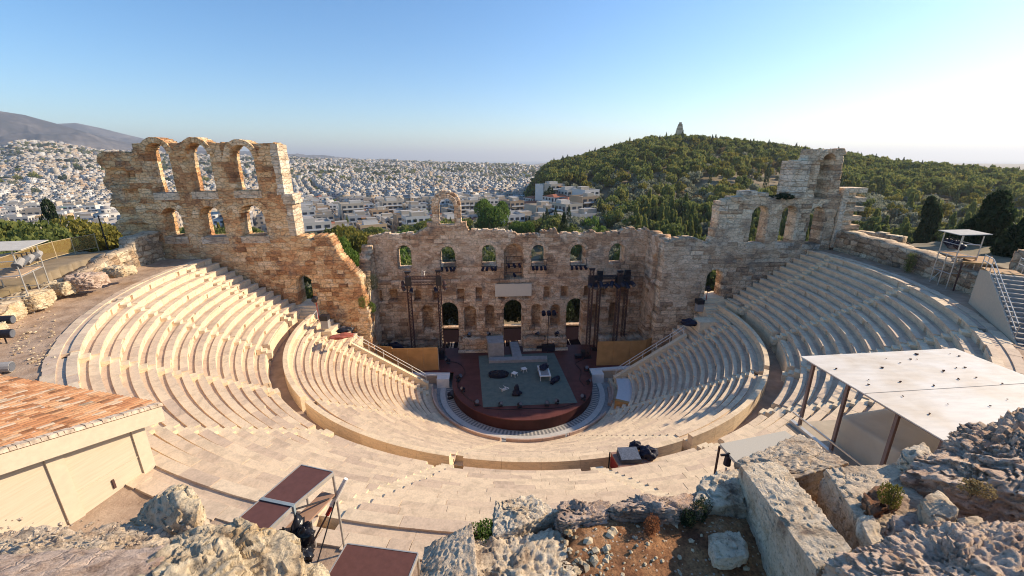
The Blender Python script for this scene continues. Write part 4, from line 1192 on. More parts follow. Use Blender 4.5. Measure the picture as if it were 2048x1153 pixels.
T_ALL.sort(key=lambda q: (not q[0], -q[1]))
def tree_word(kind, mat):
    c = {F_PINE.name: 'dark green', F_OLIVE.name: 'silvery green', F_DARK.name: 'blackish green', F_BRIGHT.name: 'bright green', F_DRY.name: 'dry brown', F_YEL.name: 'yellow green'}[mat.name]
    k = {'pine': 'spreading pine', 'tall': 'tall conifer', 'olive': 'rounded olive', 'cypress': 'slim cypress', 'broad': 'leafy tree'}[kind]
    return c+' '+k
def tree_where(px, py):
    if px < 320: return 'behind the left fence'
    if px < 745: return 'beyond the left wing wall'
    if px < 1060: return 'behind the stage wall'
    if px < 1440: return 'in the grove below the hill' if py > 380 else 'on the hill slope'
    if py < 370: return 'on the shoulder of the hill'
    return 'beyond the right retaining wall'
ind = T_ALL[:287]; rest = T_ALL[287:]
byk = {}
for q in ind:
    (_, s, x, y, z, h, kind, mat, px, py, dep) = q
    lod = 0 if s > 60 else 1
    o = tree(x, y, z, h, kind, mat, lod, 'tree', 'trees round the theatre')
    byk.setdefault((tree_word(kind, mat), tree_where(px, py)), []).append((px, o))
for (w1, w2), L in byk.items():
    L.sort(key=lambda q: q[0])
    nums = ['leftmost', 'second from left', 'third from left', 'fourth from left', 'fifth from left', 'sixth from left', 'seventh from left', 'eighth from left', 'ninth from left', 'tenth from left']
    for i, (px, o) in enumerate(L):
        if len(L) == 1: o['label'] = f'{w1} {w2}'
        elif i == len(L)-1: o['label'] = f'rightmost {w1} {w2}'
        elif i < 10: o['label'] = f'{nums[i]} {w1} {w2}'
        else: o['label'] = f'{w1} {w2}'
# the rest of the woods as one mass
def woodland(rows, name):
    Vs, Fs, Ts, Ms, off = [], [], [], [], 0
    mats = [F_PINE, F_OLIVE, F_DARK, F_BRIGHT, F_DRY, F_YEL]; mi = {m_.name: i for i, m_ in enumerate(mats)}
    rs = np.random.RandomState(9)
    for (_, s, x, y, z, h, kind, mat, px, py, dep) in rows:
        V, F, T = get_tpl(kind, mat, 2 if s < 22 else 1)[rs.randint(3)][1]
        a = rs.uniform(0, 6.28); c, s_ = math.cos(a), math.sin(a)
        W = np.stack([(V[:, 0]*c-V[:, 1]*s_)*h+x, (V[:, 0]*s_+V[:, 1]*c)*h+y, V[:, 2]*h+z], 1)
        Vs.append(W); Fs.append(F+off); off += len(W); tv = rs.uniform(-.3, .3); Ts.append(np.clip(T+tv, 0, 1)); Ms.append(np.full(len(F), mi[mat.name]))
    o = np_mesh(name, np.concatenate(Vs), np.concatenate(Fs), mats, np.concatenate(Ts), matidx=np.concatenate(Ms))
    tag(o, 'dense woodland of pines and olives covering the hill and valley', 'woodland', kind='stuff')
woodland(rest, 'woodland')

# trees one can point at
def place_tree(pxx, pyy_top, dist, kind, mat, lod, label, base_off=0.0, wide=1.0, h=None, name=None):
    d = ray(pxx, pyy_top); t = dist/math.hypot(d[0], d[1]); P = CP+d*t
    z = terr1(P[0], P[1])+base_off; h = h or (P[2]-z)
    if h: z = P[2]-h
    return tree(P[0], P[1], z, h, kind, mat, lod, label, 'trees round the theatre', name, wide)
place_tree(697, 424, 92, 'broad', F_YEL, 0, 'big yellow green tree in the gap between the left wing wall and the stage wall', wide=1.0, h=17)
place_tree(667, 478, 84, 'broad', F_BRIGHT, 0, 'small green tree below the big yellow green tree in the wall gap', h=10)
place_tree(984, 398, 205, 'broad', F_BRIGHT, 0, 'large bright green tree over the stage wall right of its lone arch', h=19, wide=1.15)
place_tree(1045, 430, 190, 'broad', F_BRIGHT, 0, 'smaller bright green tree beside the large one over the stage wall', h=14)
place_tree(1128, 432, 118, 'cypress', F_DARK, 0, 'single slim dark cypress standing just above the stage wall', h=15)
place_tree(2003, 390, 74, 'tall', F_DARK, -1, 'big dark conifer at the right edge behind the scaffold', h=19, wide=1.7)
place_tree(2066, 430, 66, 'tall', F_DARK, -1, 'dark conifer cut off by the right edge of the picture', h=17, wide=1.7)
place_tree(1870, 398, 105, 'tall', F_DARK, -1, 'tall shadowed conifer beyond the right retaining wall', h=22, wide=1.0)
place_tree(95, 412, 120, 'cypress', F_DARK, 0, 'thin dark spire tree among the pines at the left edge', h=20, wide=1.3)
place_tree(20, 440, 95, 'pine', F_PINE, 0, 'broad pine at the far left edge above the roofed scaffold', h=15)
place_tree(165, 440, 100, 'pine', F_YEL, 0, 'yellow green pine behind the mesh fence on the left', h=13)
place_tree(215, 425, 115, 'broad', F_BRIGHT, 0, 'green tree beside the far left pier of the wing wall', h=15)
place_tree(60, 455, 82, 'pine', F_PINE, 0, 'rounded pine just behind the mesh fence on the left', h=12)

for k_, x_ in enumerate((-16, -9, -3.5, 3, 9, 16)):
    nm_ = ['leftmost', 'second', 'third', 'fourth', 'fifth', 'rightmost'][k_]
    tree(x_, 24.5+(k_ % 2)*2, -4.0, 12.5, 'broad', F_DARK, 0, f'{nm_} dark leafy tree just behind the doors of the stage wall', 'trees round the theatre')
# monument on the hill top
d = ray(1358, 268); t = 556/math.hypot(d[0], d[1]); P = CP+d*t
mb = MB(); rs_ = random.Random(4); zb = P[2]-6
for k in range(9):
    h_ = 2.05; w_ = [4.6, 4.5, 4.3, 4.1, 3.9, 3.5, 3.1, 2.5, 1.5][k]; sh = [0, 0, .1, .2, .3, .4, .6, .5, .5][k]
    mb.box(-w_+sh-.2*rs_.random(), w_*.85+sh+.3*rs_.random(), -2.5, 2.5, k*h_, (k+1)*h_+.001*k, t=rs_.random())
o = mb.build('hill_monument', MAT_GREY); o.location = (P[0], P[1], zb); o.rotation_euler = (0, 0, -.4)
tag(o, 'pale broken stone tower on top of the wooded hill', 'monument')
# ================================================================ things on and round the stage
def mk(name, label, cat, loc, group=None):
    r = empty(name, tuple(map(float, loc))); tag(r, label, cat, group); return r
def part(mb, name, mat, root, smooth=False):
    return child(mb.build(name, mat, smooth=smooth), root)
M_DARK = simple('black_metal', (.018, .018, .024), .45)
M_NAVY = simple('black_blue_casing', (.012, .014, .032), .5)
M_STEEL = simple('scaffold_steel', (.50, .48, .44), .4, .5)
M_WHITE = simple('white_paint', (.74, .72, .68), .5, var=.05)
M_PLY = simple('plywood', (.40, .22, .085), .7, var=.18, nscale=.9)
M_RED = simple('red_paint', (.30, .03, .025), .5)
M_RUST = simple('rust_truss', (.075, .04, .035), .5)
M_CREAM = simple('cream_board', (.56, .47, .35), .75, var=.06, nscale=5)
M_DECK = simple('brown_deck_top', (.125, .055, .045), .55, var=.12, nscale=6)
M_GREYB = simple('grey_box_paint', (.30, .29, .28), .7, var=.15, nscale=2)
M_LENS = simple('lamp_glass', (.12, .13, .15), .2)

# canvas banner
a = at_y(990, 569.5, YW-.35); b = at_y(1063, 592, YW-.35)
r = mk('blank_banner', 'blank cream banner fixed on the stage wall above the central door', 'banner', (0, YW-.35, a[2]))
mb = MB(); mb.box(a[0], b[0], YW-.32, YW-.26, b[2], a[2]); part(mb, 'panel', simple('banner_cloth', (.62, .55, .44), .8, var=.03), r)
mb = MB()
for x0, x1, z0, z1 in ((a[0]-.05, b[0]+.05, a[2]+.005, a[2]+.06), (a[0]-.05, b[0]+.05, b[2]-.06, b[2]-.005)): mb.box(x0, x1, YW-.34, YW-.2, z0, z1)
part(mb, 'frame', M_STEEL, r)

# grey green mat
q = [at_z(957, 712, 1.42), at_z(966, 815, 1.42), at_z(1155, 806, 1.42), at_z(1108, 706, 1.42)]
mb = MB(); mb.hexa([(p[0], p[1], 1.404) for p in q]+[(p[0], p[1], 1.425) for p in q])
m, nt_, b_ = new_mat('green_grey_cloth'); g = N(nt_); v = g.coord()
c = g.ramp(g.noise(v, 1.4, 6, .6), [(.3, (.105, .135, .115)), (.7, (.16, .19, .16))]); g.l(c, b_.inputs['Base Color'])
o = mb.build('stage_mat', m); tag(o, 'large grey green mat lying on the red stage floor', 'mat')

# concrete-look block, beam and ramp
def setpiece(name, label, cat, corners, mat=M_GREYB):
    mb = MB(); mb.hexa(corners, t=.5); o = mb.build(name, mat)
    bv = o.modifiers.new('bevel', 'BEVEL'); bv.width = .02; bv.segments = 2; tag(o, label, cat); return o
setpiece('stage_block', 'tall grey block with slanting sides standing at the back edge of the mat', 'stage block',
         [(-3.42, 5.9, 1.43), (-1.22, 5.9, 1.43), (-1.2, 8.0, 1.43), (-3.6, 8.0, 1.43), (-3.45, 5.95, 3.75), (-1.25, 5.95, 3.8), (-1.35, 7.95, 4.0), (-3.75, 7.95, 4.0)])
setpiece('stage_beam', 'long low pale grey beam lying across the back of the mat', 'stage block',
         [(-3.42, 4.35, 1.43), (4.75, 4.35, 1.43), (4.85, 5.45, 1.43), (-3.42, 5.45, 1.43), (-3.42, 4.35, 1.85), (4.75, 4.35, 1.85), (4.85, 5.45, 1.85), (-3.42, 5.45, 1.85)])
p0, p1 = at_z(1020, 684, 2.0)[0], at_z(1038, 684, 2.0)[0]
setpiece('stage_ramp', 'narrow grey ramp running from the central door down to the low beam', 'ramp',
         [(-.02, 5.47, 1.41), (1.35, 5.47, 1.41), (1.0, 9.9, 1.41), (-.25, 9.9, 1.41), (-.02, 5.47, 1.72), (1.35, 5.47, 1.72), (1.0, 9.9, 2.1), (-.25, 9.9, 2.1)])

# white framed table with dark bundle
tx, ty = 3.75, .45
r = mk('steel_table', 'white framed table on the mat with a dark bundle on it', 'table', (tx, ty, 1.43))
mb = MB(); mb.box(tx-.72, tx+.72, ty-1.45, ty+1.45, 2.12, 2.2); part(mb, 'tabletop', M_WHITE, r)
mb = MB(); mb.box(tx-.5, tx+.5, ty-1.2, ty+1.2, 2.202, 2.24); part(mb, 'inlay', M_GREYB, r)
for sx_ in (-1, 1):
    for sy_ in (-1, 1):
        mb = MB(); mb.tube((tx+sx_*.62, ty+sy_*1.3, 1.43), (tx+sx_*.62, ty+sy_*1.3, 2.13), .04); part(mb, 'leg', M_WHITE, r)
def lump(name, label, cat, c, rx, ry, rz, mat, rot=0., seed=1, n=18, amp=.18, z0=None):
    """soft irregular bundle"""
    V, F = [], []; ca, sa = math.cos(rot), math.sin(rot)
    for i in range(n+1):
        th = math.pi*i/n
        for j in range(2*n):
            ph = math.pi*j/n; d = Vector((math.sin(th)*math.cos(ph), math.sin(th)*math.sin(ph), math.cos(th)))
            k = 1+amp*2*noise.fractal(d*1.8+Vector((seed, seed*2, 0)), 1, 2, 4)
            x, y, z = d.x*rx*k, d.y*ry*k, max(d.z*k, -.55)*rz
            V.append((c[0]+x*ca-y*sa, c[1]+x*sa+y*ca, c[2]+z+.55*rz))
    for i in range(n):
        for j in range(2*n):
            a = i*2*n+j; b = i*2*n+(j+1) % (2*n); F.append((a, a+2*n, b+2*n, b))
    mb = MB(); mb.add(V, F); o = mb.build(name, mat, smooth=True)
    if label: tag(o, label, cat)
    return o
lump('dark_bundle', 'black cloth bundle lying on the white framed table', 'bundle', (tx+.05, ty+.65, 2.245), .5, .85, .3, M_NAVY, -.5, 3)
lump('dark_bundle', 'black rolled bundle leaning by the near corner of the white framed table', 'bundle', (5.0, -1.0, 1.43), .38, 1.0, .38, M_NAVY, -.7, 5)
# dark oval tub
c0 = at_z(997, 752, 1.43)
r = mk('black_tub', 'black oval tub with lumpy contents on the left half of the mat', 'tub', (c0[0], c0[1], 1.43))
mb = MB(); n = 28
for k in range(n):
    a0, a1 = 2*math.pi*k/n, 2*math.pi*(k+1)/n
    for rr, z0, z1 in ((1.0, 1.43, 1.85),):
        P = lambda a, s, z: (c0[0]+1.25*s*math.cos(a), c0[1]+.75*s*math.sin(a), z)
        mb.hexa([P(a0, 1, z0), P(a1, 1, z0), P(a1, .9, z0), P(a0, .9, z0), P(a0, 1.05, z1), P(a1, 1.05, z1), P(a1, .95, z1), P(a0, .95, z1)])
part(mb, 'rim', M_NAVY, r)
o = lump('filling', None, None, (c0[0], c0[1], 1.45), 1.05, .62, .32, M_DARK, 0, 8, amp=.35); child(o, r)
# draped figure-like prop
c1 = at_z(1033.5, 790, 1.43)
r = mk('draped_stand', 'black draped stand, knee wide at its foot, near the front of the mat', 'stand', (c1[0], c1[1], 1.43))
o = lump('drape', None, None, (c1[0], c1[1], 1.43), .55, .42, .45, M_NAVY, 0, 12); child(o, r)
o = lump('top_drape', None, None, (c1[0]-.02, c1[1], 1.85), .30, .26, .62, M_NAVY, 0, 14); child(o, r)
# white frame stools and chair
def stool(px, py, s, rot, label, fallen=False):
    c = at_z(px, py, 1.43); r = empty('frame_chair' if fallen else 'frame_stool', tuple(c), rot); tag(r, label, 'chair' if fallen else 'stool')
    if fallen: r.rotation_euler = (rad(88), 0, rot)
    def T(n_, segs, rr=.03):
        mb = MB()
        for p_, q_ in segs: mb.tube(p_, q_, rr, 6)
        mb.build(n_, M_WHITE, r)
    if not fallen:
        mb = MB(); mb.box(-s, s, -s, s, .47, .51); mb.build('seat', M_WHITE, r)
        for a_ in (-1, 1):
            for b__ in (-1, 1): T('leg', [((a_*s*.9, b__*s*.9, 0), (a_*s*.6, b__*s*.6, .47))])
    else:
        mb = MB(); mb.box(-s, s, -s, s, .45, .49); mb.build('seat', M_WHITE, r)
        for a_ in (-1, 1):
            for b__ in (-1, 1): T('leg', [((a_*s*.95, b__*s*.95, 0), (a_*s*.95, b__*s*.95, .46))])
        T('backrest', [((-s, s, .48), (-s, s*1.1, 1.0)), ((s, s, .48), (s, s*1.1, 1.0)), ((-s, s*1.1, 1.0), (s, s*1.1, 1.0)), ((-s, s*1.05, .75), (s, s*1.05, .75))])
    return r
stool(1048, 744, .34, .4, 'white frame stool on the mat, nearer to the long low beam')
stool(1029, 753, .34, .9, 'white frame stool on the mat, between the black tub and the other stool')
stool(1003, 779, .36, .7, 'white chair tipped over on its back on the mat', True)
# footlights round the stage rim
def par_lamp(name, c, s, label, rot=0., group='small black lamps round the stage rim', tilt=.6):
    r = empty(name, tuple(map(float, c)), rot); tag(r, label, 'lamp', group)
    mb = MB(); mb.box(-.22*s, .22*s, -.12*s, .12*s, 0, .05*s); mb.build('base_plate', M_DARK, r)
    mb = MB(); mb.tube((-.2*s, 0, .05*s), (-.2*s, 0, .42*s), .02*s, 6); mb.tube((.2*s, 0, .05*s), (.2*s, 0, .42*s), .02*s, 6); mb.build('yoke', M_DARK, r)
    mb = MB(); d = np.array([0, -math.cos(tilt), math.sin(tilt)])*.28*s; c_ = np.array([0, 0, .38*s])
    mb.tube(c_-d*.8, c_+d, .15*s, 12, r2=.19*s); mb.build('housing', M_NAVY, r)
    mb = MB(); mb.tube(c_+d, c_+d*1.04, .17*s, 12); mb.build('lens', M_LENS, r)
    return r
for px, py, s, lb in ((953.5, 811, 1.5, 'at the front left corner of the mat'), (1001, 813, 1.3, 'upright at the front edge of the mat, left of centre'), (1039, 815, 1.4, 'at the middle of the front edge of the mat'), (1094, 812, 1.4, 'at the front edge of the mat, right of centre'),
                      (1114, 808, 1.3, 'upright near the front right corner of the mat'), (1166.8, 800, 1.5, 'on the bare red floor right of the mat corner'), (926.5, 783, 1.2, 'on the left rim of the red stage'), (1172.7, 742, 1.5, 'at the right end of the stage rim by the low wall'), (1176.5, 768, 1.3, 'on the right rim of the red stage'),
                      (896, 727, 1.6, 'on the red floor beside the left plywood hoarding')):
    par_lamp('stage_lamp', at_z(px, py, 1.42), s*.85, 'small black lamp '+lb, random.uniform(-1, 1))
c = at_z(917, 762, 1.41)
r = par_lamp('stage_lamp', c, 1.5, 'small lamp with a glaring white lens at the left rim of the stage', 1.2)
par_lamp('stage_lamp', at_z(901.6, 797, .02), 1.7, 'dark lamp standing on the orchestra floor left of the stage', .8)
# flight cases
def case(px, py, w_, d_, h_, label, z=1.41, rot=0.):
    c = at_z(px, py, z); r = empty('flight_case', tuple(c), rot); tag(r, label, 'case')
    mb = MB(); mb.box(-w_/2, w_/2, -d_/2, d_/2, .08, h_*.7); mb.build('box', M_NAVY, r)
    mb = MB(); mb.box(-w_/2, w_/2, -d_/2, d_/2, h_*.71, h_); mb.build('lid', M_DARK, r)
    for a_ in (-1, 1):
        for b__ in (-1, 1):
            mb = MB(); mb.tube((a_*w_*.4-.04, b__*d_*.35, .045), (a_*w_*.4+.04, b__*d_*.35, .045), .045, 8); mb.build('wheel', M_DARK, r)
    return r
case(1096, 702, 1.9, .9, 1.0, 'long black case in front of the right stone base')
case(1078, 700, .8, .7, .7, 'small black case left of the long black case')
case(1170, 712, 1.1, .9, .8, 'black case at the foot of the right front truss mast')
case(1156, 716, .9, .7, .5, 'low black case left of the case at the truss mast')
case(884, 716, .9, .9, 1.2, 'upright black case beside the left plywood hoarding')

# trusses
def truss(mb, p, q, w_=.46, r_=.05, n=None, m=0):
    p, q = np.array(p, float), np.array(q, float); d = q-p; L = np.linalg.norm(d); d /= L
    a = np.cross(d, [0, 1, 0.001]); a /= np.linalg.norm(a); b = np.cross(d, a); n = n or int(L/w_)
    cs = [(a*i+b*j)*w_/2 for i, j in ((-1, -1), (1, -1), (1, 1), (-1, 1))]
    for c in cs: mb.tube(p+c, q+c, r_, 5, m)
    for k in range(n):
        s0, s1 = p+d*L*k/n, p+d*L*(k+1)/n
        for i in range(4):
            c0, c1 = cs[i], cs[(i+1) % 4]
            mb.tube(s0+c0, s1+c1 if k % 2 else s1+c1, r_*.55, 4, m); mb.tube(s0+c0, s0+c1, r_*.55, 4, m)
def tower(xs_, Ys, zts, ztr, label, fixtures):
    r = mk('lighting_truss', label, 'truss', (xs_[0], Ys[0], 1.41), 'lighting trusses beside the stage')
    for x, y, zt in zip(xs_, Ys, zts):
        mb = MB(); truss(mb, (x, y, 1.45), (x, y, zt)); part(mb, 'mast', M_RUST, r)
        mb = MB(); mb.box(x-.55, x+.55, y-.55, y+.55, 1.41, 1.5); part(mb, 'base_plate', M_DARK, r)
        mb = MB(); mb.box(x-.3, x+.3, y-.3, y+.3, zt, zt+.12); mb.box(x-.42, x+.42, y-.18, y+.18, zt+.12, zt+.26); part(mb, 'mast_head', M_DARK, r)
        mb = MB(); mb.box(x-.36, x+.36, y-.36, y+.36, ztr-.9, ztr+.35); part(mb, 'sleeve', M_DARK, r)
    return r
r = tower([-14.0, -9.95], [6.5, 6.5], [14.0, 14.1], 13.2, 'black lighting truss of two masts and a double crossbar at the left', 0)
for z in (13.35, 12.55):
    mb = MB(); truss(mb, (-13.6, 6.5, z), (-10.3, 6.5, z), .4, .03); part(mb, 'crossbar', M_RUST, r)
mb = MB(); truss(mb, (-12.0, 6.5, 13.6), (-11.9, 6.5, 14.3), .35, .03, 2); part(mb, 'hoist', M_STEEL, r)
r = tower([10.65, 14.5, 12.45, 16.45], [5.5, 5.5, 8.0, 8.0], [14.3, 13.9, 13.2, 13.3], 13.0, 'black lighting truss of four masts crowded with lamps at the right', 0)
for (p_, q_) in (((10.6, 5.5, 13.2), (16.2, 5.5, 13.2)), ((10.6, 5.5, 12.4), (16.0, 5.5, 12.4)), ((10.8, 8.0, 12.6), (16.8, 8.0, 12.6)), ((10.65, 5.5, 12.9), (12.45, 8, 12.6)), ((14.5, 5.5, 12.9), (16.45, 8, 12.6))):
    mb = MB(); truss(mb, p_, q_, .38, .035); part(mb, 'crossbar', M_DARK, r)
def hang_lamp(c, s, label, group, rot=0., tilt=-.7, mat=None):
    r = empty('hanging_lamp', tuple(map(float, c)), rot); tag(r, label, 'lamp', group)
    mb = MB(); mb.tube((0, 0, .0), (0, 0, -.25*s), .03*s, 6); mb.build('bracket', M_DARK, r)
    mb = MB(); d = np.array([0, -math.cos(tilt), math.sin(tilt)])*.32*s; c_ = np.array([0, 0, -.42*s]); mb.tube(c_-d*.9, c_+d, .17*s, 12, r2=.23*s); mb.build('housing', mat or M_NAVY, r)
    mb = MB(); mb.tube(c_+d, c_+d*1.05, .20*s, 12); mb.build('lens', M_LENS, r)
    return r
lr = random.Random(3)
for k in range(9):
    hang_lamp((10.5+k*.72, 5.25, 12.95-(.25 if k % 2 else 0)), 1.35, 'black lamp hanging on the front crossbar of the four mast truss', 'lamps on the right lighting truss', lr.uniform(-1.2, 1.2), lr.uniform(-1, -.3))
for k in range(5):
    hang_lamp((15.0+k*.42, 7.9, 12.4-(.3 if k % 2 else 0)), 1.3, 'black lamp hanging on the rear crossbar of the four mast truss', 'lamps on the right lighting truss', lr.uniform(-1.2, 1.2), lr.uniform(-1, -.3))
for x, lb in ((-14.7, 'outer'), (-9.2, 'inner')):
    for z in (13.1, 12.5):
        hang_lamp((x, 6.3, z), 1.15, f'dark red lamp clamped to the {lb} mast of the two mast truss', 'lamps on the left lighting truss', lr.uniform(-1, 1), mat=M_RUST)
for x in (-13.6, -10.4): hang_lamp((x, 6.2, 12.2), 1.1, 'black lamp hanging under the crossbar of the two mast truss', 'lamps on the left lighting truss', lr.uniform(-1, 1))

# lamp rails in the windows of the stage wall
names = {1: 'second', 2: 'third', 3: 'fourth', 4: 'fifth'}
def lamp_rail(x0, x1, z, y, label, n=4, posts=True):
    r = mk('lamp_rail', label, 'lamp rail', ((x0+x1)/2, y, z), 'lamp rails in the windows of the stage wall')
    mb = MB(); mb.tube((x0, y, z), (x1, y, z), .05, 6); mb.tube((x0, y, z+.95), (x1, y, z+.95), .04, 6)
    if posts: mb.tube((x0+.1, y, z), (x0+.1, y, z+.95), .035, 6); mb.tube((x1-.1, y, z), (x1-.1, y, z+.95), .035, 6)
    part(mb, 'rail', M_DARK, r)
    for k in range(n):
        x = x0+(x1-x0)*(k+.5)/n; mb = MB(); rx = lr.uniform(-.2, .2)
        mb.tube((x, y+.05, z-.15), (x+rx, y-.42, z-.42), .17, 12, r2=.21); mb.tube((x, y, z), (x, y, z-.2), .03, 5); part(mb, 'lamp_head', M_NAVY, r)
    return r
for k in (1, 2, 3, 4):
    x0, x1, zb, zt = SW[k]; lamp_rail(x0-.1, x1+.25, zb-.1, YW-.12, f'rail of dark lamps hung on the sill of the {names[k]} open window from the left')
x0, x1, zb, zt = SN_UP; lamp_rail(x0+.2, x1-.2, zb+2.3, YW+.1, 'rail with hanging lamps across the tall blind niche in the middle of the stage wall', 3)
lamp_rail(x0+.2, x1-.2, zb+.9, YW+.15, 'bare rail low in the tall blind niche of the stage wall', 1)

# lamps on stone bases
for px, py, z, lb in ((938, 668, 3.6, 'on the left stone base, left end'), (978, 667, 3.6, 'on the left stone base, right end'), (1073, 667, 3.4, 'on the right stone base, left end'), (1112, 667, 3.4, 'on the right stone base, right end')):
    c = at_z(px, py+2, z); par_lamp('floor_lamp', (c[0], 8.9, z-.1), 1.2, 'black lamp '+lb, lr.uniform(-1, 1), 'lamps on the stone bases')
# tall stand on the stage right of the central door
def pole_lamp(base, top, head, label, heads=1, mat=M_RED, name='lamp_stand'):
    r = mk(name, label, 'lamp stand', base)
    b0, t0 = np.array(base, float), np.array(top, float)
    mb = MB(); mb.tube(b0, t0, .05, 8); part(mb, 'pole', mat, r)
    for k in range(3):
        a = k*2.1+.4; mb = MB(); mb.tube(b0+(0, 0, .55), b0+np.array([math.cos(a)*.55, math.sin(a)*.55, .02]), .035, 6); part(mb, 'leg', M_DARK, r)
    for k in range(heads):
        o_ = np.array([(k-(heads-1)/2)*.75, 0, 0]); mb = MB(); mb.tube(t0+o_+(0, .1, .15), t0+o_+(0, -.45, -.1), .24*head, 12, r2=.28*head); part(mb, 'lamp_head', M_NAVY if mat is not M_RED else M_DARK, r)
    if heads > 1:
        mb = MB(); mb.tube(t0-(heads*.45, 0, 0), t0+(heads*.45, 0, 0), .04, 6); part(mb, 'bar', M_RED, r)
    return r
b0 = at_y(1095, 690, 7.6); pole_lamp((b0[0], 7.6, 1.41), (b0[0]+.05, 7.6, at_y(1095, 626, 7.6)[2]), 1.1, 'thin pole with a red bar of lamps right of the central door', 3, M_DARK)
b0 = at_z(638, 643, 9.7); pole_lamp((b0[0], b0[1], 9.5), (b0[0], b0[1], 12.6), 1.2, 'dark red lamp stand beside the doorway of the left wing wall', 1, M_RED)
b0 = at_z(1408, 618, 9.5); pole_lamp((b0[0], b0[1]-.2, 9.5), (b0[0], b0[1]-.2, 12.4), 1.1, 'black lamp stand beside the doorway of the right wing wall', 1, M_RED)

# monitor box on a pedestal
def pedestal(px, py, z, label):
    c = at_z(px, py, z); r = mk('loudspeaker', label, 'loudspeaker', c)
    mb = MB(); mb.box(c[0]-.42, c[0]+.42, c[1]-.35, c[1]+.35, z, z+1.0); part(mb, 'pedestal', M_GREYB, r)
    mb = MB(); mb.box(c[0]-.45, c[0]+.45, c[1]-.42, c[1]+.42, z+1.01, z+1.6); part(mb, 'cabinet', M_DARK, r)
pedestal(652, 656, 9.4, 'black loudspeaker on a grey pedestal at the top of the left stairs')
pedestal(1397, 622, 9.4, 'black loudspeaker on a grey pedestal by the right doorway')

# plywood hoardings
def hoarding(segs, label):
    r = mk('plywood_hoarding', label, 'hoarding', (segs[0][0][0], segs[0][0][1], 1.41), 'plywood hoardings either side of the stage')
    for (p_, q_, zt0, zt1, mt) in segs:
        p_, q_ = np.array(p_), np.array(q_); d = q_-p_; n_ = np.array([d[1], -d[0]])/np.linalg.norm(d)*.03; e = d/np.linalg.norm(d)*.012
        c = [(*(p_+e+n_), 1.41), (*(q_-e+n_), 1.41), (*(q_-e-n_), 1.41), (*(p_+e-n_), 1.41)]
        mb = MB(); mb.hexa(c+[(x, y, z_) for (x, y, _), z_ in zip(c, (zt0, zt1, zt1, zt0))]); part(mb, 'panel', mt, r)
    for (p_, q_, zt0, zt1, mt) in segs:
        mb = MB(); mb.box(q_[0]-.05, q_[0]+.05, q_[1]+.06, q_[1]+.16, 1.41, zt1-.2); part(mb, 'post', M_CREAM, r)
hoarding([((-18.2, 3.4), (-16.1, 2.9), 5.0, 5.0, M_PLY), ((-16.1, 2.9), (-14.1, 2.9), 4.75, 4.75, M_PLY), ((-14.1, 2.9), (-12.1, 2.9), 4.75, 4.75, M_PLY), ((-12.1, 2.9), (-10.15, 2.9), 4.75, 4.75, M_PLY)], 'tall orange brown plywood hoarding left of the stage')
hoarding([((11.3, 2.9), (13.5, 2.9), 5.0, 5.0, M_PLY), ((13.5, 2.9), (15.8, 2.9), 5.0, 5.0, M_PLY), ((15.8, 2.9), (18.0, 2.9), 5.0, 5.0, M_PLY), ((18.0, 2.9), (19.1, 3.6), 5.1, 5.1, M_PLY)], 'tall orange brown plywood hoarding right of the stage')
# low walls in front of the hoardings
for x0, x1, lb in ((-18.3, -8.6, 'left'), (10.2, 19.5, 'right')):
    r = mk('low_wall', f'low pale stone wall under the {lb} plywood hoarding', 'wall', ((x0+x1)/2, 2, 0))
    mb = MB(); x = x0
    while x < x1-.1:
        L = min(1.6, x1-x); mb.box(x, x+L-.015, 1.9, 2.85, 0, 1.12, t=random.random()); x += L
    part(mb, 'wall', MAT_SEAT, r); mb = MB(); mb.box(x0, x1, 1.8, 2.86, 1.14, 1.36, t=.9); part(mb, 'coping', M_WHITE, r)
    mb = MB(); e = -8.6 if lb == 'left' else 10.2; s_ = -1 if lb == 'left' else 1
    xx = sorted((e, e+s_*1.6)); mb.box(xx[0], xx[1], .6, 1.88, 0, 1.3, t=.9); part(mb, 'end_block', M_WHITE, r)
# pale platform on the right of the orchestra
r = mk('pale_platform', 'curved pale blue white platform beside the right end of the orchestra', 'platform', at_z(1240, 775, 1.5))
mb = MB(); mb.arc(12.0, 14.1, 1.2, 1.72, rad(-29), rad(-6), 16); part(mb, 'deck', simple('pale_sheet', (.55, .57, .58), .5, var=.05), r)
mb = MB(); mb.arc(12.0, 14.1, .6, 1.73, rad(-31), rad(-29.1), 2); part(mb, 'end_board', M_PLY, r)

# railings down the cut ends of the lower seats
for sgn, lb in ((-1, 'left'), (1, 'right')):
    r = mk('handrail', f'thin metal handrail down the {lb} cut end of the lower seats', 'handrail', (CX+sgn*12.5, .1, 1.4))
    p0 = np.array([CX+sgn*12.3, .05, 1.5]); p1 = np.array([CX+sgn*20.7, .05, low_z(12)+.55])
    for h_ in (.95, .5):
        mb = MB(); mb.tube(p0+(0, 0, h_), p1+(0, 0, h_), .035, 6); part(mb, 'rail', M_WHITE, r)
    for k in range(6):
        q_ = p0+(p1-p0)*k/5; mb = MB(); mb.tube(q_-(0, 0, .3), q_+(0, 0, .95), .035, 6); part(mb, 'post', M_WHITE, r)
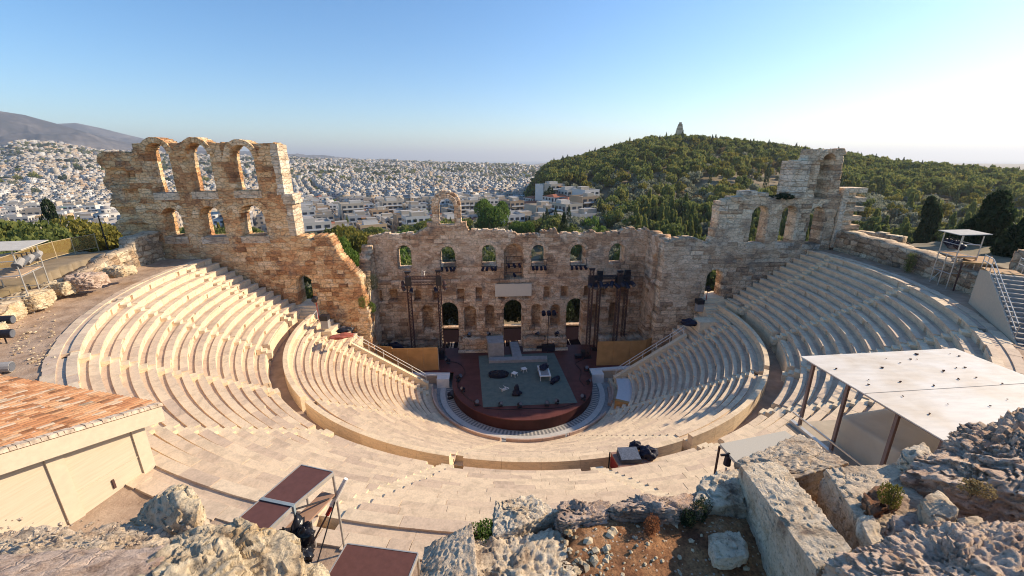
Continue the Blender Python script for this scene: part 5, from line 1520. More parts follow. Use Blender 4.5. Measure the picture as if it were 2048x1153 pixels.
# steps at the doors of the wing walls
for (D_, lb, x0, x1) in ((LDOOR, 'left', LDOOR[0]-.6, LDOOR[1]+.4), (RDOOR, 'right', RDOOR[0]-.5, RDOOR[1]+.3)):
    mb = MB(); n = 7
    for k in range(n):
        mb.box(x0, x1, .55+k*.34, .55+(k+1)*.34 if k < n-1 else 5.4, 7.5, 9.25+k*.30, t=random.random())
    o = mb.build('door_steps', MAT_STAIR); tag(o, f'flight of worn stone steps up to the doorway of the {lb} wing wall', 'steps', 'steps at the wing wall doors')
    mb = MB(); s_ = -1 if lb == 'left' else 1
    mb.box(x0-.5 if s_ < 0 else x1, x0 if s_ < 0 else x1+.5, -.6, 2.9, 7.5, 10.7, t=.7)
    o = mb.build('stone_cheek', MAT_PARAPET); tag(o, f'pale stone block flanking the steps at the {lb} doorway', 'stone block')
    # landing
    mb = MB(); xa, xb = sorted((x0-1.2*s_ if s_ > 0 else x0, x1+1.2 if s_ < 0 else x1)); mb.box(min(xa, x0), max(xb, x1)+(1.6 if s_ < 0 else 0), -1.2, .54, 7.5, 9.12, t=.8)
    if s_ > 0: mb = MB(); mb.box(x0-1.9, x1, -1.2, .54, 7.5, 9.12, t=.8)
    o = mb.build('landing', MAT_STAIR); tag(o, f'paved landing before the steps of the {lb} doorway', 'landing')
r = mk('handrail', 'short pale handrail at the landing before the left doorway', 'handrail', (-24.5, -1, 9.1))
mb = MB(); mb.tube((-24.9, -1.1, 10.0), (-23.9, .4, 11.2), .035, 6); mb.tube((-24.9, -1.1, 9.1), (-24.9, -1.1, 10.0), .035, 6); mb.tube((-23.9, .4, 10.0), (-23.9, .4, 11.2), .035, 6); part(mb, 'rail', M_WHITE, r)
# rubble and red cloth at the upper end of the lower left seats
lump('red_cloth', 'dull red cloth thrown over equipment on the left seats', 'cloth', tuple(at_z(683, 676, 9.6)), 1.25, .55, .28, simple('red_cloth', (.34, .10, .07), .9), .35, 21)
lump('dark_heap', 'dark heap of cables and lamps behind the red cloth', 'heap', tuple(at_z(690, 664, 9.9)), .9, .4, .35, M_DARK, .4, 22)
lump('dark_heap', 'black covered equipment at the top end of the right lower seats', 'heap', tuple(at_z(1378, 650, 8.3)), .9, .6, .5, M_NAVY, -.4, 23)
lump('dark_heap', 'dark heap of equipment at the far left back of the stage', 'heap', (-17.0, 7.2, 2.2), 1.5, .8, .9, M_NAVY, 0, 25)

# control desk on a wooden platform over the walkway
q = [at_z(x, y, 10.95) for x, y in ((1240, 936), (1306, 922), (1286, 897), (1222, 905))]
r = mk('desk_platform', 'brown wooden platform over the curved walkway carrying a lighting desk', 'platform', q[0])
mb = MB(); mb.hexa([(p[0], p[1], 10.83) for p in q]+[(p[0], p[1], 10.95) for p in q]); part(mb, 'deck', simple('platform_wood', (.33, .19, .14), .6), r)
for p in q:
    mb = MB(); mb.tube((p[0]*.995, p[1]*.995, 9.0), (p[0]*.995, p[1]*.995, 10.84), .05, 6); part(mb, 'leg', M_DARK, r)
mb = MB(); mb.hexa([(q[3][0], q[3][1], 9.9), (q[0][0], q[0][1], 9.9), (q[0][0]+.04, q[0][1], 9.9), (q[3][0]+.04, q[3][1], 9.9), (q[3][0], q[3][1], 10.82), (q[0][0], q[0][1], 10.82), (q[0][0]+.04, q[0][1], 10.82), (q[3][0]+.04, q[3][1], 10.82)]); part(mb, 'side_panel', M_RED, r)
c = (q[0]+q[3])/2+np.array([.85, .1, 0])
r = mk('lighting_desk', 'grey lighting desk on the left of the wooden platform', 'desk', (c[0], c[1], 10.96))
mb = MB(); mb.box(c[0]-.62, c[0]+.62, c[1]-.5, c[1]+.45, 10.96, 11.2); part(mb, 'desk_body', simple('desk_grey', (.05, .06, .08), .5), r)
mb = MB(); mb.hexa([(c[0]-.6, c[1]-.48, 11.21), (c[0]+.6, c[1]-.48, 11.21), (c[0]+.6, c[1]+.43, 11.21), (c[0]-.6, c[1]+.43, 11.21), (c[0]-.6, c[1]-.48, 11.24), (c[0]+.6, c[1]-.48, 11.24), (c[0]+.6, c[1]+.43, 11.42), (c[0]-.6, c[1]+.43, 11.42)]); part(mb, 'control_panel', simple('desk_panel', (.11, .13, .17), .4, var=.4, nscale=14), r)
lump('black_cover', 'black rain cover over equipment on the right of the wooden platform', 'cover', (c[0]+1.25, c[1]+.15, 10.96), .5, .5, .38, M_NAVY, .2, 31)
lump('black_cover', 'small black cover behind the lighting desk', 'cover', (c[0]+.65, c[1]+.75, 10.96), .42, .25, .38, M_NAVY, .2, 32)
cc = at_z(1283, 930, 10.2)
r = mk('equipment_box', 'blue and white equipment box beside the near edge of the wooden platform', 'box', (cc[0], cc[1], 10.3))
mb = MB(); mb.box(cc[0]-.6, cc[0]+.55, cc[1]-.3, cc[1]+.3, 10.3, 10.72); part(mb, 'box_body', simple('box_blue', (.05, .09, .22), .5), r)
mb = MB(); mb.box(cc[0]-.55, cc[0]+.5, cc[1]-.25, cc[1]+.25, 10.73, 10.78); part(mb, 'lid', M_LENS, r)
cc = at_z(1265, 941, 10.35); case(1268, 941, .75, .4, .35, 'small black case on the seats below the wooden platform', 10.4)
# short scaffold bits by the walkway: floodlight box on the seats rows

# cables on the stage
def cable(pts, label, r_=.035):
    mb = MB(); P = [np.array(p, float) for p in pts]; Q = []
    for i in range(len(P)-1):
        p0 = P[max(i-1, 0)]; p1, p2 = P[i], P[i+1]; p3 = P[min(i+2, len(P)-1)]
        for k in range(6):
            t = k/6; Q.append(.5*((2*p1)+(-p0+p2)*t+(2*p0-5*p1+4*p2-p3)*t*t+(-p0+3*p1-3*p2+p3)*t**3))
    Q.append(P[-1])
    for a, b in zip(Q[:-1], Q[1:]): mb.tube(a, b, r_, 5)
    o = mb.build('cable', M_DARK); tag(o, label, 'cable', 'cables on the stage')
cable([(10.4, 5.0, 1.44), (8.6, 3.6, 1.44), (8.9, 1.5, 1.44), (8.2, -.8, 1.44), (8.5, -2.4, 1.44)], 'black cable looping down the right side of the stage floor')
cable([(-9.6, 5.5, 1.44), (-7.6, 4.6, 1.44), (-6.6, 2.0, 1.44), (-7.4, -1.0, 1.44), (-6.2, -3.9, 1.44), (-4.4, -5.9, 1.44)], 'black cable running down the left side of the stage floor')
cable([(-4.0, -6.45, 1.44), (-1.5, -6.9, 1.44), (1.2, -6.8, 1.44), (4.0, -6.9, 1.44), (6.6, -6.1, 1.44)], 'black cable along the front edge of the mat')
# ================================================================ things round the rim
# ---- brown stage decks on legs
def legdeck():
    zt = 20.15
    A = [at_z(*p, zt) for p in ((602, 931), (665, 945), (587, 1010), (525, 997))]
    e1 = A[1]-A[0]; e2 = A[3]-A[0]; B = [A[3], A[2], A[2]+e2*.98, A[3]+e2*.98]
    r = mk('raised_deck', 'raised brown two panel deck on thin metal legs above the dirt path', 'deck', (A[1][0], A[1][1], 17.2))
    for q, k in ((A, 0), (B, 1)):
        mb = MB(); mb.hexa([(p[0], p[1], zt-.03) for p in (q[3], q[2], q[1], q[0])]+[(p[0], p[1], zt) for p in (q[3], q[2], q[1], q[0])]); part(mb, 'deck_panel', M_DECK, r)
        mb = MB()
        for i in range(4):
            a, b = q[i], q[(i+1) % 4]; d = (b-a)/np.linalg.norm(b-a); n_ = np.array([d[1], -d[0], 0])*.03
            if n_@((a+b)/2-sum(q)/4) < 0: n_ = -n_
            mb.hexa([a+n_*1-(0, 0, .11), b+n_-(0, 0, .11), b-(0, 0, .11), a-(0, 0, .11), a+n_+(0, 0, .012), b+n_+(0, 0, .012), b+(0, 0, .012), a+(0, 0, .012)])
        part(mb, 'frame', M_STEEL, r)
    # lower shelf
    S = [A[0]+e1*.62+e2*.05, A[1]+e1*.02+e2*.05, A[1]+e1*.02+e2*1.4, A[0]+e1*.62+e2*1.4]; zs_ = 19.45
    mb = MB(); mb.hexa([(p[0], p[1], zs_-.05) for p in S[::-1]]+[(p[0], p[1], zs_) for p in S[::-1]]); part(mb, 'shelf', simple('shelf_board', (.36, .22, .15), .6), r)
    for p in (A[0], A[1], A[2], A[3], B[2], B[3]):
        mb = MB(); mb.tube((p[0], p[1], 17.1), (p[0], p[1], zt-.04), .035, 8); part(mb, 'leg', M_STEEL, r)
    mb = MB(); mb.tube((A[1][0], A[1][1], 19.3), (A[2][0], A[2][1], 20.0), .025, 6); mb.tube((A[2][0], A[2][1], 17.3), (A[1][0], A[1][1], 19.3), .02, 6); part(mb, 'brace', M_DARK, r)
    d = (A[2]-A[3]); mb = MB(); mb.hexa([A[3]-d*.02+e2*.0-(0, 0, -.014), A[2]+d*.03+(0, 0, .014), A[2]+d*.03+e2*.06+(0, 0, .014), A[3]-d*.02+e2*.06+(0, 0, .014)]+[A[3]-d*.02+(0, 0, .03), A[2]+d*.03+(0, 0, .03), A[2]+d*.03+e2*.06+(0, 0, .03), A[3]-d*.02+e2*.06+(0, 0, .03)])
    p = A[2]+d*.04+e2*.03; mb.box(p[0]-.02, p[0]+.02, p[1]-.04, p[1]+.04, zt-.95, zt+.02); part(mb, 'strap', simple('grey_strap', (.22, .27, .30), .6), r)
    # bag
    c = A[2]+e1*.25+e2*.35
    o = lump('rubbish_bag', 'shiny black plastic bag tied under the raised deck', 'bag', (c[0], c[1], zt-1.25), .42, .36, .55, simple('black_plastic', (.012, .012, .016), .22), 0, 41, n=40, amp=.5)
    return A, e1, e2
A_, e1_, e2_ = legdeck()
p0 = at_z(600, 1135, 17.25); p1 = at_y(692, 958, p0[1]+.55); pm = p0+(p1-p0)*.70
r = mk('boom_pole', 'long leaning pole with a white padded end beside the raised deck', 'pole', p0)
mb = MB(); mb.tube(p0, pm, .028, 8); part(mb, 'pole', M_RUST, r); mb = MB(); mb.tube(pm, p1, .075, 10, r2=.06); part(mb, 'padded_end', M_WHITE, r)
mb = MB(); mb.tube(pm-(p1-pm)*.35, pm, .06, 8); part(mb, 'clamp', M_RED, r)
# low deck on the ground
q = [at_z(*p, 18.0) for p in ((694, 1089), (835, 1108))]; d = q[1]-q[0]; n_ = np.array([d[1], -d[0], 0])/np.linalg.norm(d)*1.9
q = [q[0]+n_, q[1]+n_, q[1], q[0]]
r = mk('low_deck', 'brown deck panel with metal edge, low over the path between the rocks', 'deck', (q[3][0], q[3][1], 17.2))
mb = MB(); mb.hexa([(p[0], p[1], 17.96) for p in q]+[(p[0], p[1], 18.0) for p in q]); part(mb, 'deck_panel', M_DECK, r)
mb = MB()
for i in range(4):
    a, b = q[i], q[(i+1) % 4]; dd_ = (b-a)/np.linalg.norm(b-a); m_ = np.array([dd_[1], -dd_[0], 0])*.035
    mb.hexa([a+m_-(0, 0, .12), b+m_-(0, 0, .12), b-(0, 0, .12), a-(0, 0, .12), a+m_+(0, 0, .012), b+m_+(0, 0, .012), b+(0, 0, .012), a+(0, 0, .012)])
part(mb, 'frame', M_STEEL, r)
for p in q:
    mb = MB(); mb.tube((p[0], p[1], 17.1), (p[0], p[1], 17.95), .04, 8); part(mb, 'leg', M_STEEL, r)

# ---- tiled hut on the left
def hut():
    c0 = at_z(315, 813, 19.6); n0 = at_z(0, 906, 20.65)
    vd = n0-c0; vd = vd/np.linalg.norm(vd[:2]); up = vd[2]            # along the verge, rising towards the camera
    ed = np.array([vd[1], -vd[0], 0.]); ed = ed if ed[0] < 0 else -ed     # along the eave, to the left
    r = mk('tiled_hut', 'cream boarded hut with a weathered orange tile roof at the left edge', 'hut', (c0[0], c0[1], 17.2))
    L = 9.0; W = 6.5
    def P(u, v, h=0.): return c0+vd*u+ed*v+np.array([0, 0, h])
    roof_m, nt_, b_ = new_mat('old_roof_tile'); g = N(nt_)
    c = g.ramp(g.attr(), [(0.0, (.15, .085, .05)), (.2, (.30, .13, .06)), (.45, (.44, .21, .10)), (.75, (.52, .29, .15)), (1.0, (.50, .38, .27))])
    ns = g.ramp(g.noise(g.coord(), 1.7, 6, .7, .5), [(.36, .35), (.5, 1.0)]); c = g.mix(.8, c, ns, 'MULTIPLY')
    w_ = g.ramp(g.noise(g.coord(), 4.2, 5, .7), [(.62, 0.), (.70, 1.)]); c = g.mix(g.math('MULTIPLY', w_, .55), c, (.62, .58, .52)); g.l(c, b_.inputs['Base Color']); g.bump(g.noise(g.coord(), 20, 5), .4, .02, b_)
    mb = MB(); ncol = 46; nr = 22; rs = random.Random(8)
    for j in range(ncol):
        v = j*.2; fall = rs.uniform(-.03, .03)
        for i in range(nr):
            u0 = -.12+i*.42+fall+rs.uniform(-.02, .02); u1 = u0+.47; t = min(1, max(0, rs.gauss(.55, .25)))
            h = .05+(i % 2)*.0+.02*(1-i/nr)+rs.uniform(0, .012)
            pts = []
            for k in range(6):
                a = math.pi*k/5; o_ = np.array([0, 0, math.sin(a)*.085]); s = v+.1-.092*math.cos(a)
                pts.append((P(u0, s, h+math.sin(a)*.085), P(u1, s, h-.03+math.sin(a)*.075)))
            mb.add([p for pr in pts for p in pr], [(2*k, 2*k+2, 2*k+3, 2*k+1) for k in range(5)]+[tuple(2*k for k in range(6))], t=t)
    part(mb, 'roof', roof_m, r)
    mb = MB(); mb.hexa([P(-.02, -.1, -.1), P(L, -.1, -.1), P(L, L, -.1), P(-.02, L, -.1), P(-.02, -.1, .05), P(L, -.1, .05), P(L, L, .05), P(-.02, L, .05)], t=.3); part(mb, 'roof_deck', roof_m, r)
    # crumbling mortar along the verge
    mb = MB(); u = -.1
    while u < L:
        s = rs.uniform(.12, .3); mb.hexa([P(u, -.16, .02), P(u+s, -.16, .02), P(u+s, .12, .02), P(u, .12, .02), P(u+.01, -.14, .11+rs.uniform(0, .05)), P(u+s-.01, -.14, .11+rs.uniform(0, .05)), P(u+s-.01, .1, .14), P(u+.01, .1, .14)], t=rs.random()); u += s+.005
    part(mb, 'verge_mortar', simple('verge_mortar', (.52, .42, .32), .95, var=.4, nscale=5, bump=.8), r)
    # fascia and wall
    mb = MB(); mb.hexa([P(-.05, -.12, -.62), P(L, -.12, -.62), P(L, -.06, -.62), P(-.05, -.06, -.62), P(-.05, -.12, -.02), P(L, -.12, -.02), P(L, -.06, -.02), P(-.05, -.06, -.02)]); part(mb, 'fascia', M_CREAM, r)
    def wp(u, v, z): p = c0+vd*u+ed*v; return (p[0], p[1], z)
    mb = MB(); ins = .32
    zt = lambda u: c0[2]+up*u-.05
    mb.hexa([wp(.45, ins, 16.6), wp(L, ins, 16.6), wp(L, 5, 16.6), wp(.45, 5, 16.6), wp(.45, ins, zt(.45)-.1), wp(L, ins, zt(L)-.1), wp(L, 5, zt(L)-.1), wp(.45, 5, zt(.45)-.1)])
    wall_m, nt_, b_ = new_mat('cream_cladding'); g = N(nt_); v = g.coord(scale=(1, 1, 18))
    c = g.ramp(g.noise(v, 1.0, 5, .6, .3), [(.35, (.50, .42, .31)), (.55, (.55, .46, .345)), (.7, (.57, .48, .36))]); g.l(c, b_.inputs['Base Color'])
    part(mb, 'wall', wall_m, r)
    for u in (.45, 2.75, 5.1):
        w2 = .42; mb = MB(); mb.hexa([wp(u, ins-.07, 16.6), wp(u+w2, ins-.07, 16.6), wp(u+w2, ins-.002, 16.6), wp(u, ins-.002, 16.6), wp(u, ins-.07, zt(u)-.2), wp(u+w2, ins-.07, zt(u)-.2), wp(u+w2, ins-.002, zt(u)-.2), wp(u, ins-.002, zt(u)-.2)]); part(mb, 'trim_board', M_CREAM, r)
    mb = MB(); mb.hexa([wp(.87, ins-.03, 17.95), wp(2.75, ins-.03, 18.0), wp(2.75, ins-.002, 18.0), wp(.87, ins-.002, 17.95), wp(.87, ins-.03, 17.98), wp(2.75, ins-.03, 18.03), wp(2.75, ins-.002, 18.03), wp(.87, ins-.002, 17.98)]); part(mb, 'rail_strip', M_CREAM, r)
    u = 1.75; mb = MB(); mb.hexa([wp(u, ins-.05, 17.35), wp(u+.07, ins-.05, 17.35), wp(u+.07, ins-.002, 17.35), wp(u, ins-.002, 17.35), wp(u, ins-.05, 17.7), wp(u+.07, ins-.05, 17.7), wp(u+.07, ins-.002, 17.7), wp(u, ins-.002, 17.7)]); part(mb, 'latch', M_RUST, r)
    return c0, vd, ed
HC, HV, HE = hut()
# cameras on a post beside the hut
for px, py, t_, lb, rot in ((268, 945, 0, 'upper white security camera on the bracket at the hut corner', .3), (275, 972, 0, 'lower white dome camera hanging from the bracket at the hut corner', .0)):
    z = 19.0 if 'upper' in lb else 18.55
    c = at_y(px, py, HC[1]-.6); r = mk('security_camera', lb, 'camera', c)
    mb = MB(); d = np.array([.28, .08, .07]) if 'upper' in lb else np.array([0, 0, -.14])
    if 'upper' in lb:
        mb.tube(c-d, c+d, .09, 12); part(mb, 'housing', M_WHITE, r); mb = MB(); mb.tube(c+d, c+d*1.08, .07, 12); part(mb, 'lens', M_DARK, r)
        mb = MB(); mb.tube(c-d*.5, c-d*.5-(.1, 0, .35), .03, 6); part(mb, 'bracket', M_WHITE, r)
    else:
        mb.tube(c, c+d, .13, 14, r2=.12); mb.tube(c+d, c+d*1.8, .12, 14, r2=.05); part(mb, 'dome', M_WHITE, r)
        mb = MB(); mb.tube(c, c+(-.10, 0, .16), .04, 6); mb.tube(c+(-.10, 0, .16), c+(-.45, -.02, .2), .04, 6); mb.tube(c+(-.45, -.02, .2), c+(-.47, 0, -1.3), .035, 6); part(mb, 'bracket', M_WHITE, r)

# ---- white booth on the right
def booth():
    z = 21.0; A, B = at_z(1602, 713, z), at_z(1910, 697, z); Dp, Cc = at_z(1900, 881, z), at_z(2048, 742, z)
    e = (B-A)/np.linalg.norm(B-A); f_ = np.array([e[1], -e[0], 0.]); W, Dd = np.linalg.norm(B-A), 5.3
    r = mk('white_booth', 'open booth with a flat white roof littered with pine cones at the right', 'booth', (A[0], A[1], 17.9))
    def P(u, v, z): return tuple((A+e*u+f_*v)[:2])+(z,)
    mb = MB(); mb.hexa([P(0, 0, z-.04), P(W, 0, z-.04), P(W, Dd, z-.04), P(0, Dd, z-.04), P(0, 0, z), P(W, 0, z), P(W, Dd, z), P(0, Dd, z)][0:4][::-1]+[P(0, 0, z), P(W, 0, z), P(W, Dd, z), P(0, Dd, z)][::-1])
    m, nt_, b_ = new_mat('white_roof_sheet'); g = N(nt_); v = g.coord()
    c = g.ramp(g.noise(v, .5, 5, .6), [(.40, (.74, .70, .63)), (.62, (.66, .58, .47)), (.72, (.52, .42, .30))]); c = g.mix(1., c, g.ramp(g.noise(g.coord(scale=(2, 9, 1)), .7, 4), [(.3, .9), (.6, 1.03)]), 'MULTIPLY')
    g.l(c, b_.inputs['Base Color']); b_.inputs['Roughness'].default_value = .6
    part(mb, 'roof', m, r)
    mb = MB(); v_ = Dd*.52; mb.hexa([P(.02, v_, z+.001), P(W-.02, v_, z+.001), P(W-.02, v_+.012, z+.001), P(.02, v_+.012, z+.001), P(.02, v_, z+.012), P(W-.02, v_, z+.012), P(W-.02, v_+.012, z+.012), P(.02, v_+.012, z+.012)]); part(mb, 'roof_seam', M_GREYB, r)
    mpost = simple('booth_post', (.22, .155, .135), .5)
    for v_ in (.35, 1.9, 3.7, 5.0):
        for u in (.3, W-.3):
            a, b = np.array(P(u, v_, 17.9)), np.array(P(u, v_, z-.045)); mb = MB(); mb.obox((a+b)/2, e*.05, f_*.05, (b-a)/2); part(mb, 'post', mpost, r)
    mb = MB(); mb.obox(np.array(P(.3, Dd/2, z-.13)), e*.04, f_*Dd*.47, np.array([0, 0, .08])); part(mb, 'roof_beam', mpost, r); mb = MB(); mb.obox(np.array(P(W-.3, Dd/2, z-.13)), e*.04, f_*Dd*.47, np.array([0, 0, .08])); part(mb, 'roof_beam', mpost, r)
    mb = MB(); mb.obox(np.array(P(.22, Dd/2, 17.98)), e*.08, f_*Dd*.5, np.array([0, 0, .08])); mb.obox(np.array(P(.22, Dd/2, 18.42)), e*.03, f_*Dd*.5, np.array([0, 0, .03])); part(mb, 'sill_beam', M_STEEL, r)
    mb = MB(); mb.obox(np.array(P(W/2, Dd/2, 17.85)), e*W*.5, f_*Dd*.5, np.array([0, 0, .05])); part(mb, 'floor', simple('booth_floor', (.42, .36, .28), .8), r)
    # small openings on the covered desk
    V = []; F = []
    c0 = np.array(P(1.9, 2.6, 17.9))
    pts = [(-1.1, -1.3), (2.6, -1.6), (4.4, -.9), (4.4, 2.0), (1.2, 2.2), (-.9, 1.1)]
    n = len(pts); H = [1.35, 1.5, 1.2, 1.1, 1.25, 1.35]
    nsub = 8; ring = []
    for i in range(n):
        for k in range(nsub):
            a = k/nsub; p_ = np.array(pts[i])*(1-a)+np.array(pts[(i+1) % n])*a; h_ = H[i]*(1-a)+H[(i+1) % n]*a; ring.append((p_, h_, i+a))
    m_ = len(ring); lev = [(0, 1.0, 0), (.5, .97, .5), (1., .95, .93), (1., .86, 1.0)]
    for (fl_, sc_, hz) in lev:
        for j, (p_, h_, s) in enumerate(ring):
            wv = 1+.012*math.sin(s*9)+.02*math.sin(s*23)*(1-hz); q = c0+e*p_[0]*sc_*wv+f_*p_[1]*sc_*wv; V.append((q[0], q[1], c0[2]+h_*hz))
    for l in range(3):
        for j in range(m_): F.append((l*m_+j, l*m_+(j+1) % m_, (l+1)*m_+(j+1) % m_, (l+1)*m_+j))
    F.append(tuple(3*m_+j for j in range(m_)))
    mb = MB(); mb.add(V, F); o = mb.build('covered_desk', simple('tarpaulin', (.58, .50, .37), .6, var=.08, nscale=1.5, bump=.15), smooth=True); o.modifiers.new('sub', 'SUBSURF').levels = 1
    tag(o, 'large cream tarpaulin covered desk under the white roof', 'covered desk')
    # cones and leaves on the roof
    mb = MB(); rs = random.Random(6)
    for k in range(34):
        p_ = np.array(P(rs.uniform(.3, W-.3), rs.uniform(.3, Dd-.3), z+.03)); s = rs.uniform(.018, .04)*(1.6 if rs.random() < .15 else 1)
        d = np.array([rs.uniform(-1, 1), rs.uniform(-1, 1), 0.]); d /= np.linalg.norm(d); mb.tube(p_-d*s, p_+d*s, s*.8, 6, r2=s*.4)
    o = mb.build('fallen_cones', simple('cone_brown', (.10, .05, .035), .9)); tag(o, 'scattered fallen cones on the white booth roof', 'cones', kind='stuff')
booth()
# grey mat left of the booth
ZP = 19.7; q = [at_z(*p, ZP) for p in ((1475, 928), (1600, 884), (1570, 862), (1440, 888))]
r = mk('side_platform', 'pale perforated platform over the seats beside the white booth', 'platform', q[0])
mb = MB(); mb.hexa([(p[0], p[1], ZP-.1) for p in q]+[(p[0], p[1], ZP) for p in q]); part(mb, 'deck', simple('perforated_deck', (.50, .46, .38), .7, var=.06, nscale=30), r)
for p in q:
    mb = MB(); mb.tube((p[0], p[1], 15.5), (p[0], p[1], ZP-.1), .04, 6); part(mb, 'leg', M_RUST, r)
c = at_z(1456, 903, ZP); c = c+np.array([-.03, -.1, 0])
r = mk('hanging_spotlight', 'black spotlight hanging off the edge of the perforated platform', 'lamp', c)
mb = MB(); mb.tube(c+(0, 0, -.06), c+(0, 0, -.42), .09, 10, r2=.11); part(mb, 'housing', M_NAVY, r); mb = MB(); mb.tube(c+(0, 0, -.55), c+(0, 0, -.95), .03, 6); part(mb, 'cable', M_STEEL, r)
mb = MB(); mb.tube(c+(0, 0, 0), c+(0, 0, -.08), .05, 6); mb.tube(c+(-.25, 0, -.05), c+(.1, 0, -.05), .04, 6); part(mb, 'clamp', M_DARK, r)

# ---- scaffolds
def scaffold(O, ux, uy, L, W, H, roof, label, lean=0.):
    O, ux, uy = map(lambda q: np.array(q, float), (O, ux, uy)); ux = np.append(ux, 0)/np.linalg.norm(ux); uy = np.append(uy, 0)/np.linalg.norm(uy)
    r = mk('lamp_scaffold', label, 'scaffold', O, 'lamp scaffolds on the top walkway')
    def P(a, b, h): return O+ux*a*L+uy*b*W+np.array([0, 0, h])
    for a in (0, .5, 1):
        for b in (0, 1):
            mb = MB(); mb.tube(P(a, b, 0), P(a, b, H if a != .5 else H*.62), .045, 8); part(mb, 'upright', M_STEEL, r)
    for h in (H*.28, H*.60, H*.82):
        for (p_, q_) in ((P(0, 0, h), P(1, 0, h)), (P(0, 1, h), P(1, 1, h)), (P(0, 0, h+.1), P(0, 1, h+.1)), (P(1, 0, h+.1), P(1, 1, h+.1))):
            mb = MB(); mb.tube(p_, q_, .04, 6); part(mb, 'ledger', M_STEEL, r)
    mb = MB(); mb.tube(P(0, 1, .2), P(1, 1, H*.6), .035, 6); mb.tube(P(0, 0, .1), P(0, 1, H*.55), .035, 6); part(mb, 'brace', M_STEEL, r)
    c = P(.5, .5, H*.60); mb = MB(); mb.obox(c, ux*L*.56, uy*W*.42, np.array([0, 0, .04])); part(mb, 'platform', M_PLY if 'left' not in label else simple('old_board', (.50, .36, .24), .8), r)
    c = P(.5, .5, H+.12)
    mb = MB(); mb.hexa([c-ux*L*.62-uy*W*.75-(0, 0, .1), c+ux*L*.62-uy*W*.75-(0, 0, .1), c+ux*L*.62+uy*W*.75+(0, 0, .05), c-ux*L*.62+uy*W*.75+(0, 0, .05)]+[c-ux*L*.62-uy*W*.75-(0, 0, .04), c+ux*L*.62-uy*W*.75-(0, 0, .04), c+ux*L*.62+uy*W*.75+(0, 0, .11), c-ux*L*.62+uy*W*.75+(0, 0, .11)]); part(mb, 'roof', simple('sheet_roof', (.50, .47, .41), .7), r)
    return P
dirL = np.array([-.43, .90]); uyL = np.array([-.90, -.43])
PL_ = scaffold((-38.15, -15.6, 17.15), dirL, uyL, 3.6, 2.6, 5.0, True, 'pale metal scaffold with a white roof and floodlights on the left walkway')
for k in range(5):
    c = PL_(.1+.2*k, .0, 4.55); hang_lamp(c, 1.3, 'grey floodlight under the roof of the left scaffold', 'floodlights under the left scaffold roof', lr.uniform(-.6, .4), -.5, M_LENS if k % 2 else M_GREYB)
dirR = np.array([-.31, -.95]); uyR = np.array([.95, -.31])
PR_ = scaffold((39.2, -11.7, 17.15), dirR, uyR, 2.2, 1.5, 4.9, True, 'shaded metal scaffold with a flat roof and black lamps on the right walkway')
for k in range(5):
    c = PR_(.05+.16*k, .25, 4.45); hang_lamp(c, 1.3, 'black lamp under the roof of the right scaffold', 'lamps under the right scaffold roof', lr.uniform(-1, 1), -.6)
# ---- stairs on the right
def stairs():
    p0 = at_z(2030, 690, 17.2); p1 = at_z(1938, 604, 17.2)      # foot near, far low corner
    top = np.array([35.2, -19.6, 20.2])
    b0 = np.array([36.2, -17.6, 17.15]); f0 = np.array([30.2, -25.4, 17.15]); d = (f0-b0)/np.linalg.norm(f0-b0); n_ = np.array([-d[1], d[0], 0]); n_ = n_ if n_[0] > 0 else -n_
    L = np.linalg.norm(f0-b0); Wd = 1.9
    r = mk('access_stair', 'cream sided access stair with metal handrails at the right end of the walkway', 'stair', b0)
    ht = 3.1; land = 1.9
    for k, off in ((0, 0.), (1, Wd)):
        a = b0+n_*off; mb = MB(); th = n_*.08
        P = [a, f0+n_*off, a+d*land+(0, 0, ht), a+(0, 0, ht-.25)]
        mb.add([tuple(p) for p in P]+[tuple(p+th) for p in P], [(0, 1, 2, 3), (7, 6, 5, 4), (0, 4, 5, 1), (1, 5, 6, 2), (2, 6, 7, 3), (3, 7, 4, 0)]); part(mb, 'side_panel', M_CREAM if k == 0 else simple('booth_cream', (.60, .50, .37), .7), r)
    n = 15; mb = MB()
    for i in range(n):
        s0 = land+(L-land)*i/n; s1 = land+(L-land)*(i+1)/n; z_ = 17.15+ht*(1-(i+.5)/n)
        c = b0+n_*(Wd/2+.04)+d*(s0+s1)/2; c[2] = z_-.1; mb.obox(c, d*(s1-s0)/2, n_*(Wd/2-.05), np.array([0, 0, .1]))
    part(mb, 'tread', simple('stair_tread', (.34, .31, .27), .7), r)
    c = b0+n_*Wd/2+d*land/2; c[2] = 17.15+ht-.1; mb = MB(); mb.obox(c, d*land/2, n_*(Wd/2-.05), np.array([0, 0, .06])); part(mb, 'landing', M_PLY, r)
    for off in (.04, Wd+.04):
        for h in (.95, .5):
            mb = MB(); mb.tube(b0+n_*off+(0, 0, ht+h), b0+n_*off+d*land+(0, 0, ht+h), .035, 6); mb.tube(b0+n_*off+d*land+(0, 0, ht+h), f0-d*.8+n_*off+(0, 0, h+.25), .035, 6); part(mb, 'handrail', M_STEEL, r)
        for k in range(8):
            s = land*k/2 if k < 3 else land+(L-land-.6)*(k-2)/5; z_ = ht if k < 3 else ht*(1-(s-land)/(L-land)); mb = MB(); q = b0+n_*off+d*s; mb.tube(q+(0, 0, z_-.1), q+(0, 0, z_+.95), .03, 6); part(mb, 'rail_post', M_STEEL, r)
stairs()
